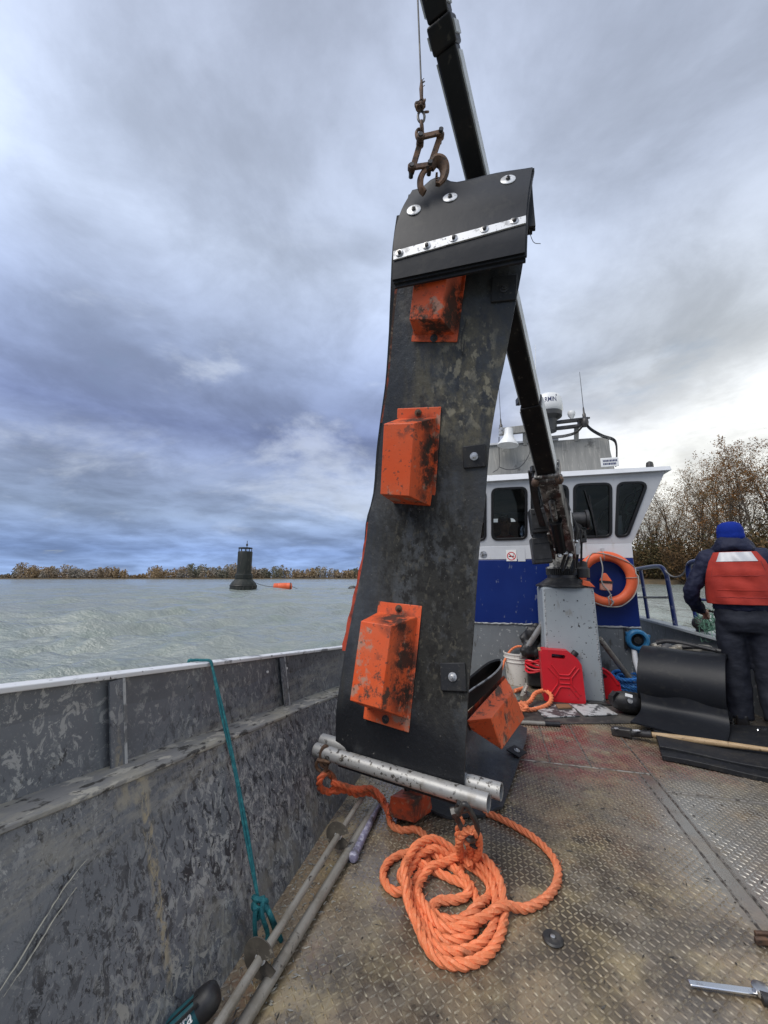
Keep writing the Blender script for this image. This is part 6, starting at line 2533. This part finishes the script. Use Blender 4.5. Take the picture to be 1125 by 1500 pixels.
b.build('hose', 'hose_white', t)
b = MB(BOAT)
b.cyl(bF(937.5, 990, 5.16), bF(938.5, 999, 5.14), .022, n=12)
b.build('fitting', 'zinc', t)
b = MB(BOAT)
a, c_ = bF(915.5, 919, 5.28), bF(917, 950, 5.28)
b.beam(a, c_, .03, .02, up=(0, 1, 0))
tag(b.build('hanging_strap', 'black'), 'short black strap hanging on the grey wall left of the blue coupling', 'strap')

# ================================================================== LIFE RING
c = bF(888, 848, FC - .09)
t = bthing('life_ring', 'orange life ring hanging on the blue cabin wall', 'life ring', (c.x, FC - .09, c.z - .33))
b = MB(BOAT)
b.torus(c, (0, 1, 0), .272, .058, 56, 16, flat=.9)
b.build('ring', 'ring_orange', t)
b = MB(BOAT)
P = []
for k in range(64):
    a = 2 * math.pi * k / 64 + .4
    sag = .06 * abs(math.sin(2 * (a - .4)))
    r_ = .338 - sag * (1 if math.sin(a) > .2 else .35)
    P.append(c + V((r_ * math.cos(a), -.02 - .045 * min(1, sag * 20), r_ * math.sin(a))))
b.tube(P, .006, 6, closed=True)
b.tube(spline([c + V((-.06, -.07, .26)), c + V((-.05, -.09, .12)), c + V((-.07, -.08, -.04)), c + V((.0, -.09, -.16)), c + V((.02, -.08, -.28))], 8), .007, 6)
b.tube(spline([c + V((.02, -.08, -.18)), c + V((-.02, -.09, -.22)), c + V((.03, -.09, -.26)), c + V((.0, -.08, -.31))], 8), .007, 6)
b.build('grab_line', 'grey_line', t)
b = MB(BOAT)
for a in (R_(93), R_(3), R_(183), R_(268)):
    b.torus(c + V((.272 * math.cos(a), 0, .272 * math.sin(a))), (-math.sin(a), 0, math.cos(a)), .0605, .004, 20, 6)
b.build('band', 'grey_line', t)
b = MB(BOAT)
b.box(c + V((0, .045, .34)), (.03, .07, .06))
b.build('hook', 'reflect', t)
c2 = bF(887, 853, FC - .12)
t = bthing('rescue_light', 'orange and pink rescue light with a black band hanging inside the life ring', 'rescue light', c2 - V((0, 0, .1)))
b = MB(BOAT)
b.hexa([c2 + V(q) for q in ((-.065, -.035, -.09), (.055, -.035, -.10), (.055, .03, -.10), (-.065, .03, -.09), (-.06, -.035, .0), (.065, -.035, -.01), (.065, .03, -.01), (-.06, .03, .0))])
MT['pink'] = mat('faded_pink_plastic', (.62, .30, .22), .5)
b.build('body', 'pink', t, bevel=.01)
b = MB(BOAT)
b.hexa([c2 + V(q) for q in ((-.06, -.035, .02), (.065, -.035, .01), (.065, .03, .01), (-.06, .03, .02), (-.012, -.02, .11), (.014, -.02, .105), (.014, .02, .105), (-.012, .02, .11))])
b.build('cone', 'ring_orange', t, bevel=.006)
b = MB(BOAT)
b.beam(c2 + V((-.066, -.003, .010)), c2 + V((.071, -.003, .0)), .08, .022)
b.build('strap', 'black', t)

# ================================================================== RAILINGS
RR_ = 2.46


def rr_(u, v, r=RR_):
    return bR(u, v, r)


t = bthing('railing', 'navy pipe railing on the right side deck beside the cabin', 'railing', rr_(985, 918))
b = MB(BOAT)
b.tube(spline([rr_(931, 834), rr_(948, 831), rr_(962, 829.5), rr_(969, 831), rr_(974, 838), rr_(978, 850), rr_(990, 919)], 6), .030, 12)
b.build('top_tube', 'blue_rail', t)
b = MB(BOAT)
b.tube([rr_(938, 833), rr_(950.5, 911)], .026, 12)
b.build('post', 'blue_rail', t)
b = MB(BOAT)
b.tube([rr_(934, 875), rr_(979, 875)], .018, 10)
b.build('mid_tube', 'grimy_pipe', t)
t = bthing('railing', 'second navy pipe railing partly behind the person in the vest', 'railing', rr_(1023, 926, 2.46))
b = MB(BOAT)
b.tube(spline([rr_(1090, 822), rr_(1040, 820), rr_(1020, 822), rr_(1010, 826), rr_(1008.5, 838), rr_(1012, 860), rr_(1024, 925)], 6), .030, 12)
b.build('top_tube', 'blue_rail', t)
b = MB(BOAT)
b.tube([rr_(1014, 878), rr_(1110, 882)], .018, 10)
b.build('mid_tube', 'blue_rail', t)
b = MB(BOAT)
b.tube(spline([rr_(971, 831), rr_(976, 838), rr_(984, 844), rr_(992, 845), rr_(1000, 841), rr_(1007, 829)], 6), .011, 6)
tag(b.build('chain_rope', 'grey_line'), 'pale sagging line between the two navy railings', 'line')
b = MB(BOAT)
for k in range(30):
    c = rr_(1040 + rnd.uniform(-8, 8), 915 + rnd.uniform(-12, 10), 2.42)
    P = [c + V((rnd.gauss(0, .05), rnd.gauss(0, .04), rnd.gauss(0, .06))) for _ in range(4)]
    b.tube(spline(P, 5), .004, 4)
tag(b.build('green_net', 'net_green'), 'tangle of green twine held over the right gunwale', 'net')
b = MB(BOAT)
b.ball(rr_(1028, 914, 2.47), (.10, .1, .09))
o = b.build('black_fender', 'black')
folds(o, .05, .02, 'bag_folds')
tag(o, 'dark lump of gear on the gunwale left of the green twine', 'bundle')

# ================================================================== BIG RUBBER ROLL, right
r0 = .28
CLr, CRr = at(946, 1006, 3.74), at(1071, 1026, 3.30)
CLr.z = CRr.z = .065 + r0
rax = (CRr - CLr).normalized()
rbk = V((0, 0, 1)).cross(rax)
t = thing('rubber_roll', 'big roll of smooth black rubber sheet on the right of the deck', 'rubber roll', V(((CLr.x + CRr.x) / 2, (CLr.y + CRr.y) / 2, 0)))
prof = []
for k in range(72):                          # a spiral seen from the side, loose at its start
    a_ = -R_(100) - 2 * math.pi * 1.6 * k / 71
    rr = r0 - .020 * 1.6 * k / 71 + .012 * math.sin(2 * a_ + .6)
    prof.append(rbk * (rr * math.cos(a_)) + V((0, 0, rr * math.sin(a_))))
b = MB()
nx = 14
rl_ = (CRr - CLr).length
b.sheet([[CLr + rax * (rl_ * j / nx + .010 * math.sin(q_.z * 8)) + q_ * (1 + .008 * math.sin(j * .6)) for j in range(nx + 1)] for q_ in prof], .013)
b.build('rolled_sheet', 'rubber_edge', t)
pf_ = spline([V((-.262, -.04, 0)), V((-.272, -.14, 0)), V((-.292, -.205, 0)), V((-.36, -.245, 0)), V((-.50, -.256, 0)), V((-.72, -.257, 0))], 5)
b = MB()
b.sheet([[CLr + rax * (.012 + (rl_ - .02) * j / 12 + .02 * k / len(pf_)) + rbk * (q_.x + .006 * math.sin(j * .7)) + V((0, 0, q_.y + .004 * math.sin(j * .5 + k * .3))) for j in range(13)] for k, q_ in enumerate(pf_)], .012)
b.build('free_end', 'rubber_edge', t)
for k, (z_, px) in enumerate(((.020, [(970, 1110), (1200, 1158), (1180, 1074), (956, 1062)]), (.055, [(966, 1094), (1200, 1140), (1180, 1070), (952, 1056)]))):
    P = [gnd(u, v, z_) for u, v in px]
    b = MB()
    g_ = [[P[0].lerp(P[1], i / 14).lerp(P[3].lerp(P[2], i / 14), j / 10) + V((0, 0, .005 * math.sin(i * .5 + k) - (.014 * k * max(0, 1 - j / 2.5)))) for j in range(11)] for i in range(15)]
    b.sheet(g_, .034)
    b.build('lower_layer', 'rubber', t, bevel=.004)
TZ = CLr.z + r0 + .012
tp_ = lambda s_, y_, z_: CLr.lerp(CRr, s_) + rbk * y_ + V((0, 0, r0 + .012 + z_))
b = MB()
P = spline([tp_(.20, .02, .018), tp_(.34, .02, .045), tp_(.58, .0, .04), tp_(.92, -.04, .012)], 8)
b.tube(P, [.026 - .012 * i / len(P) for i in range(len(P))], 10, flat=.8)
tag(b.build('black_tool', 'black'), 'curved black pry tool lying on top of the rubber roll', 'tool')
b = MB()
b.tube(spline([tp_(.50, .10, -.012), tp_(.70, .10, .008), tp_(.95, .10, -.012)], 6), .02, 8)
tag(b.build('black_hose', 'black'), 'short black hose lying along the back of the rubber roll', 'hose')
b = MB(BOAT)
for k in range(9):
    b.box((1.74 + .055 * k + rnd.uniform(-.02, .02), 4.98 + rnd.uniform(-.05, .05), .50 + rnd.uniform(0, .05)), (.09, .09, .06), Matrix.Rotation(rnd.uniform(-.4, .4), 3, 'Z') @ Matrix.Rotation(rnd.uniform(-.3, .3), 3, 'Y'))
b.box((1.95, 4.98, .25), (.48, .25, .48))
tag(b.build('crate', 'grimy_pipe', bevel=.02), 'grubby grey crate of junk behind the rubber roll', 'crate')
b = MB(BOAT)
P = bF(978, 953, 4.95)
b.ball(P, (.09, .05, .07), 12, 8)
o = b.build('brown_rag', 'plate_mottled')
folds(o, .04, .03, 'bag_folds')
tag(o, 'crumpled grey brown rag on the junk behind the rubber roll', 'rag')
# sledge hammer across the lower sheet
h0, h1 = gnd(902, 1070, .045), gnd(955, 1076, .07)
h2 = gnd(1160, 1103, .11)
t = thing('sledge_hammer', 'long handled hammer with a black head resting across the rubber sheet', 'hammer', gnd(905, 1076))
b = MB()
b.beam(gnd(897, 1070, .03), gnd(926, 1074, .045), .085, .06, w2=.065)
b.build('head', 'dark_steel', t, bevel=.008)
b = MB()
b.cyl(gnd(926, 1074, .045), h1, .026, n=12)
b.build('collar', 'black', t)
b = MB()
P = [h1.lerp(h2, k / 10) for k in range(11)]
b.tube(P, [.019 + .004 * math.sin(k * .5) for k in range(11)], 12)
b.build('handle', 'wood', t)
b = MB()
b.box(gnd(932, 1070, .085), (.05, .02, .006))
b.box(gnd(903, 1067, .066), (.024, .02, .006))
b.build('wear_patch', 'bar_white', t)

# ================================================================== PERSON IN THE VEST
pp = gnd(1114, 1068)
AZ = R_(38)
PM = Matrix.Translation(pp) @ Matrix.Rotation(-AZ, 4, 'Z')     # x to their right, y ahead, z up
man = thing('person', 'person in a blue beanie and red orange vest standing with back turned at right', 'person', pp, -AZ)


def rings(b, lv, n=28):          # lv: (x, y, z, rx, ry)
    vs_ = []
    for x, y, z, rx, ry in lv:
        for k in range(n):
            g_ = 2 * math.pi * k / n
            cx, sx = math.cos(g_), math.sin(g_)
            e = 2 / 2.5
            vs_.append(V((x + rx * abs(cx) ** e * (1 if cx > 0 else -1), y + ry * abs(sx) ** e * (1 if sx > 0 else -1), z)))
    fs = []
    for i in range(len(lv) - 1):
        for k in range(n):
            l = (k + 1) % n
            fs.append((i * n + k, i * n + l, (i + 1) * n + l, (i + 1) * n + k))
    fs += [tuple(range(n - 1, -1, -1)), tuple((len(lv) - 1) * n + k for k in range(n))]
    b.add(vs_, fs)


HT = V((.0, .05, 1.655))         # head centre
arms = {-1: [V((-.19, .0, 1.46)), V((-.265, .0, 1.31)), V((-.345, -.01, 1.15)), V((-.33, .09, 1.03)), V((-.285, .19, .965))],
        1: [V((.19, .0, 1.46)), V((.265, .0, 1.31)), V((.30, .03, 1.14)), V((.24, .18, 1.06)), V((.14, .28, 1.03))]}
legs = {-1: [V((-.09, .0, .94)), V((-.105, .01, .70)), V((-.105, .02, .49)), V((-.11, -.02, .25)), V((-.115, -.04, .09))],
        1: [V((.09, .0, .94)), V((.105, .03, .70)), V((.11, .05, .49)), V((.115, .02, .25)), V((.12, .0, .09))]}
b = MB(PM)
rings(b, [(0, 0, .88, .15, .10), (0, 0, 1.0, .16, .105), (0, 0, 1.15, .15, .10), (0, 0, 1.32, .18, .115), (0, .0, 1.45, .185, .10), (0, .01, 1.50, .10, .07), (0, .02, 1.56, .058, .06), (0, .03, 1.62, .056, .06)])
b.ball(HT, (.076, .095, .115))
b.ball(HT + V((0, .095, -.012)), (.016, .022, .022), 8, 6)
for s_ in (-1, 1):
    b.ball(HT + V((.078 * s_, .0, -.005)), (.012, .022, .032), 8, 6)
    b.tube(arms[s_], [.055, .050, .043, .036, .028], 12)
    b.tube(legs[s_], [.085, .075, .058, .052, .040], 12)
    b.tube([legs[s_][-1] + V((0, -.04, -.02)), legs[s_][-1] + V((0, .06, -.045)), legs[s_][-1] + V((.01 * s_, .16, -.06))], [.04, .042, .03], 10)
    w_ = arms[s_][-1]
    d_ = (arms[s_][-1] - arms[s_][-2]).normalized()
    sd2 = V((0, 0, 1)).cross(d_).normalized() * -s_
    b.ball(w_ + d_ * .05, (.040, .05, .028), 10, 8)
    for k in range(4):
        r_ = w_ + d_ * .085 + V((0, 0, .026 - .018 * k)) + sd2 * (-.012)
        l_ = (.07, .078, .072, .056)[k]
        b.tube([r_ - d_ * .03, r_ + d_ * l_ * .45, r_ + d_ * l_ * .62 + sd2 * .028, r_ + d_ * l_ * .35 + sd2 * .05], [.012, .0115, .0105, .009], 8)
    b.tube([w_ + d_ * .03 + V((0, 0, .02)), w_ + d_ * .055 + V((0, 0, .045)) + sd2 * .02, w_ + d_ * .09 + V((0, 0, .048)) + sd2 * .03], [.015, .0125, .010], 8)
bdy = b.build('body', 'skin', man)
remeshed(bdy, .0075, 2)
b = MB(PM)
for s_ in (-1, 1):
    b.ball(HT + V((.031 * s_, .086, .012)), .011, 8, 6)
b.build('eye', 'ink_white', man)
b = MB(PM)
b.tube([HT + V((-.025, .088, -.05)), HT + V((0, .096, -.052)), HT + V((.025, .088, -.05))], .005, 6)
b.build('mouth', 'brown', man)
# jacket
b = MB(PM)
rings(b, [(0, 0, .99, .195, .145), (0, -.005, 1.03, .205, .15), (0, -.005, 1.15, .20, .145), (0, -.005, 1.32, .215, .150), (0, 0, 1.44, .215, .130), (0, .01, 1.505, .13, .10), (0, .02, 1.54, .10, .095)])
for s_ in (-1, 1):
    A = arms[s_]
    b.tube(spline([A[0] + V((-.04 * s_, 0, 0))] + A, 4), [.088 - .0017 * k * 1.1 for k in range(21)], 14)
jk = b.build('jacket', 'jacket', man)
remeshed(jk, .012, 5)
folds(jk, .075, .030, 'cloth_folds')
# hood lying round the neck
b = MB(PM)
for k, (z_, R__, r_) in enumerate(((1.535, .105, .045), (1.57, .095, .04), (1.595, .088, .032))):
    P = [V((R__ * math.cos(a) * 1.12, .015 + R__ * math.sin(a) * (1.05 if math.sin(a) < 0 else .95), z_ + .012 * math.sin(a * 3 + k) - .018 * math.sin(a))) for a in [2 * math.pi * q_ / 24 for q_ in range(24)]]
    b.tube(P, [r_ * (1 + .14 * math.sin(q_ * 1.3 + k)) for q_ in range(24)], 10, closed=True)
hd = b.build('hood', 'jacket', man)
remeshed(hd, .010, 3)
folds(hd, .05, .018, 'cloth_folds')
# vest: a shell with arm openings
b = MB(PM)
def vest_w(z):
    return .150 + .075 * max(0, min(1, (1.36 - z) / .14)) if z > 1.22 else .225


nz, na = 22, 40
G_ = []
for i in range(nz + 1):
    z = 1.045 + (1.505 - 1.045) * i / nz
    row = []
    rx = np.interp(z, [1.04, 1.1, 1.2, 1.32, 1.42, 1.51], [.226, .232, .228, .232, .222, .175])
    ry = np.interp(z, [1.04, 1.15, 1.32, 1.42, 1.51], [.178, .184, .186, .168, .120])
    cut = np.interp(z, [1.04, 1.14, 1.24, 1.34, 1.44, 1.51], [1.0, 1.0, .98, .90, .82, .80])
    for j in range(na + 1):
        s_ = -1 + 2 * j / na
        x = s_ * cut * rx
        q_ = min(1, abs(x) / rx)
        y = -ry * (1 - q_ ** 2.6) ** (1 / 2.2) - .004
        y += .006 * math.sin(z * 46 + s_ * 2.0) * (1 - abs(s_)) + .005 * math.sin(s_ * 9 + z * 20)
        row.append(V((x, y + .01, z)))
    G_.append(row)
b.sheet(G_, .022)
vb = b.build('vest', 'vest', man, bevel=.004)
b = MB(PM)
b.sheet([[V((p.x, .16 - (p.y + .0) * .0 - (1 - min(1, abs(p.x) / .25) ** 2) * -.03, p.z)) for p in row] for row in G_], .02)
b.build('vest_front', 'vest', vb)
b = MB(PM)
for s_ in (-1, 1):
    row = [G_[k][0 if s_ < 0 else na] for k in range(0, 10)]
    b.sheet([[p, V((p.x * 1.02, .07, p.z)), V((p.x * .98, .16, p.z))] for p in row], .016)
b.build('vest_side', 'vest', vb)
b = MB(PM)
tp = [[G_[i][j] + V((0, -.0135, 0)) for j in range(5, na - 4)] for i in (18, 19, 20, 21, 22)]
b.sheet(tp, .003)
b.build('reflective_yoke', 'reflect', vb)
b = MB(PM)
for i_ in (6,):
    b.tube([G_[i_][j] + V((0, -.011, 0)) for j in range(2, na - 1)], .004, 6)
b.build('seam', 'vest', vb)
for z_ in (3, 12):
    b = MB(PM)
    b.tube([G_[z_][j] + V((0, -.0115, .002 * math.sin(j))) for j in range(1, na)], .0035, 6)
    b.build('seam', 'vest_seam', vb)
for s_ in (-1, 1):
    b = MB(PM)
    b.sheet([[G_[i][na // 2 + s_ * 17] + V((-.013 * s_ * k, -.0125, 0)) for k in range(3)] for i in range(2, 19)], .003)
    b.build('strap', 'black', vb)
b = MB(PM)
b.tube([V((.232 * math.cos(a), .005 + .18 * math.sin(a), 1.085 + .004 * math.sin(3 * a))) for a in [2 * math.pi * q_ / 40 for q_ in range(40)]], .012, 6, closed=True, flat=.5)
b.build('belt', 'black', vb)
# trousers
b = MB(PM)
rings(b, [(0, 0, .80, .17, .125), (0, -.01, .90, .190, .145), (0, -.01, .98, .190, .140), (0, 0, 1.05, .180, .130)])
for s_ in (-1, 1):
    A = legs[s_]
    b.tube(spline([A[0] + V((0, 0, .03))] + A[:-1] + [A[-1] + V((0, -.0, -.015))], 4), [.118 - .0016 * k for k in range(21)], 16)
tr_ = b.build('trousers', 'trousers', man)
remeshed(tr_, .012, 5)
folds(tr_, .12, .030, 'trouser_folds')
# beanie
b = MB(PM)
b.lathe([(.094, -.028), (.100, -.02), (.102, .02), (.098, .028), (.100, .05), (.095, .085), (.078, .118), (.046, .138), (.004, .145)], HT + V((0, -.004, .0)), (-.02, -.10, 1), 32)
o = b.build('beanie', 'beanie', man)
folds(o, .05, .010, 'cloth_folds')
# boots
for s_ in (-1, 1):
    e = legs[s_][-1]
    b = MB(PM)
    b.hexa([V((e.x - .045, e.y - .09, .002)), V((e.x + .045, e.y - .09, .002)), V((e.x + .05, e.y + .20, .002)), V((e.x - .05, e.y + .20, .002)),
            V((e.x - .042, e.y - .085, .12)), V((e.x + .042, e.y - .085, .12)), V((e.x + .04, e.y + .18, .06)), V((e.x - .04, e.y + .18, .06))])
    b.tube([V((e.x, e.y - .02, .08)), V((e.x, e.y - .02, .2))], .055, 12)
    o = b.build('boot', 'boot', man)
    remeshed(o, .008, 6)
b = MB()
b.beam(at(1104, 1074, 3.12), at(1124, 1072, 3.10), .012, .055, up=(0, 0, 1))
b.torus(at(1114, 1073, 3.09), (.3, -.9, .2), .028, .006, 14, 6)
tag(b.build('ratchet_buckle', 'chrome'), 'bright metal strap buckle on the deck by the heel of the standing person', 'buckle')
# knife in the left hand
hp = PM @ (arms[-1][-1] + V((.0, .10, 0)))
t = thing('knife', 'small knife held in the left hand of the standing person', 'knife', hp)
kd = (PM.to_3x3() @ V((.9, .35, -.22))).normalized()
b = MB()
b.beam(hp - kd * .05, hp + kd * .06, .022, .026)
b.build('handle', 'wood', t, bevel=.005)
b = MB()
b.beam(hp + kd * .06, hp + kd * .19, .003, .024, w2=.002, h2=.006)
b.build('blade', 'dark_steel', t)

# ================================================================== ON THE WATER
def wat(u, v, z=WATER_Z):
    return gnd(u, v, z)


c = wat(356, 864)
sx = (wat(366, 864) - wat(346, 864)).length / 20      # metres per picture column there
t = thing('river_buoy', 'tall dark cylindrical buoy with a flared base floating on the river', 'buoy', c)
b = MB()
b.lathe([(17.5 * sx, -1.2), (18.8 * sx, .5 * sx), (18.5 * sx, 7 * sx), (17 * sx, 10 * sx), (12.5 * sx, 15 * sx), (11.5 * sx, 16 * sx)], c, n=40)
b.build('float', 'buoy', t)
b = MB()
b.lathe([(12.3 * sx, 16 * sx), (12.5 * sx, 18 * sx), (12.3 * sx, 22 * sx), (11 * sx, 23 * sx), (11 * sx, 24 * sx), (10.2 * sx, 24.5 * sx), (10.4 * sx, 55 * sx), (9.8 * sx, 56 * sx), (.01, 56.2 * sx)], c, n=36)
b.build('column', 'buoy', t)
b = MB()
for k in range(10):
    a = 2 * math.pi * k / 10
    q0 = c + V((9.3 * sx * math.cos(a), 9.3 * sx * math.sin(a), 56 * sx))
    b.cyl(q0, q0 + V((0, 0, 5 * sx)), .55 * sx, n=6)
b.torus(c + V((0, 0, 61 * sx)), (0, 0, 1), 9.4 * sx, .8 * sx, 28, 8)
b.build('cage', 'buoy', t)
b = MB()
b.cyl(c + V((2 * sx, 0, 56 * sx)), c + V((2 * sx, 0, 72 * sx)), .5 * sx, n=6)
b.lathe([(1.3 * sx, 64 * sx), (1.4 * sx, 67 * sx), (.4 * sx, 68 * sx)], c + V((2 * sx, 0, 0)), n=10)
b.build('mast', 'dark_steel', t)
b = MB()
for k in range(7):
    a = -1.2 + .32 * k
    q0 = c + V((18.9 * sx * math.cos(a), 18.9 * sx * math.sin(a), 2 * sx))
    b.cyl(q0, q0 + V((0, 0, 5 * sx)), .5 * sx, n=6)
b.torus(c + V((0, 0, 6.5 * sx)), (0, 0, 1), 18.9 * sx, .5 * sx, 40, 6)
b.build('fender_rail', 'dark_steel', t)
fc = wat(414, 863.5)
t = thing('float_drum', 'orange float drum riding low on the river right of the tall buoy', 'float', fc)
b = MB()
d_ = V((1, .12, .03)).normalized()
fc2 = fc + V((0, 0, 4.2 * sx))
b.lathe([(3.8 * sx, -13.5 * sx), (5.3 * sx, -12.8 * sx), (5.5 * sx, -8 * sx), (5.1 * sx, -7 * sx), (5.6 * sx, -6 * sx), (5.6 * sx, 5 * sx), (5.1 * sx, 6 * sx), (5.5 * sx, 7 * sx), (5.2 * sx, 12.5 * sx), (3.8 * sx, 13.5 * sx)], fc2, d_, 28)
b.build('drum', 'ring_orange', t)
b = MB()
b.lathe([(5.7 * sx, 11 * sx), (5.7 * sx, 12.2 * sx)], fc2, d_, 28)
b.build('band', 'black', t)
b = MB()
b.tube(spline([c + V((10 * sx, 0, 13 * sx)), c.lerp(fc2, .5) + V((0, 0, 4 * sx)), fc2 - d_ * 13 * sx], 8), .35 * sx, 5)
tag(b.build('mooring_line', 'dark_steel'), 'dark line from the tall buoy to the orange float drum', 'line')
b = MB()
b.tube(spline([fc2 + d_ * 13 * sx, fc2 + d_ * 20 * sx - V((0, 0, 3 * sx)), fc2 + d_ * 27 * sx - V((0, 0, 5 * sx))], 6), .4 * sx, 5)
tag(b.build('mooring_line', 'dark_steel'), 'short dark line trailing into the water right of the orange float drum', 'line')
q = wat(517, 863)
t = thing('sunken_float', 'dark float with a rusty orange patch almost awash beside the belt', 'float', q)
b = MB()
b.ball(q + V((0, 0, .1)), (7.5 * sx, 4 * sx, 4.2 * sx))
b.build('hull', 'dark_steel', t)
b = MB()
b.ball(q + V((.5 * sx, -2.2 * sx, .5 * sx)), (3.4 * sx, 2.4 * sx, 2.6 * sx))
b.build('patch', 'rust', t)
b = MB()
q = wat(337, 864.5)
b.ball(q, (5 * sx, 2 * sx, .8 * sx), 12, 6)
tag(b.build('white_floe', 'ink_white'), 'thin white float at the waterline left of the tall buoy', 'float')

# ================================================================== GRIME AND LOOSE BITS
def debris(n_, fn, name, m, seed, smin, smax):
    r = random.Random(seed)
    b = MB(BOAT)
    for _ in range(n_):
        x, y = fn(r)
        z_ = r.uniform(.001, .003)
        a = r.random() * 6.28
        L, w_ = r.uniform(smin, smax), r.uniform(.0012, .004)
        d1, d2 = V((math.cos(a) * L, math.sin(a) * L, 0)), V((-math.sin(a) * w_, math.cos(a) * w_, 0))
        c = V((x, y, z_))
        t_ = V((0, 0, r.uniform(.001, .006)))
        b.add([c - d1, c - d2, c + d1, c + d2, c + t_], [(0, 1, 4), (1, 2, 4), (2, 3, 4), (3, 0, 4)])
    return tag(build_boat(b, name, m), kind='stuff')


tag(debris(900, lambda r: (-.86 + abs(r.gauss(0, .13)), r.uniform(.6, 3.2)), 'deck_litter', 'ledge_dirt', 3, .003, .016), 'dry bits of weed and dirt along the foot of the left wall', 'litter')
tag(debris(500, lambda r: (r.uniform(-.6, 2.2), r.uniform(1.0, 4.2)), 'deck_litter', 'seam', 5, .002, .010), 'dark specks of grit scattered over the deck', 'grit')
tag(debris(160, lambda r: (r.uniform(-.5, 1.8), r.uniform(1.0, 3.6)), 'deck_litter', 'mat_dark', 9, .006, .022), 'dark weed scraps scattered over the deck', 'weed')
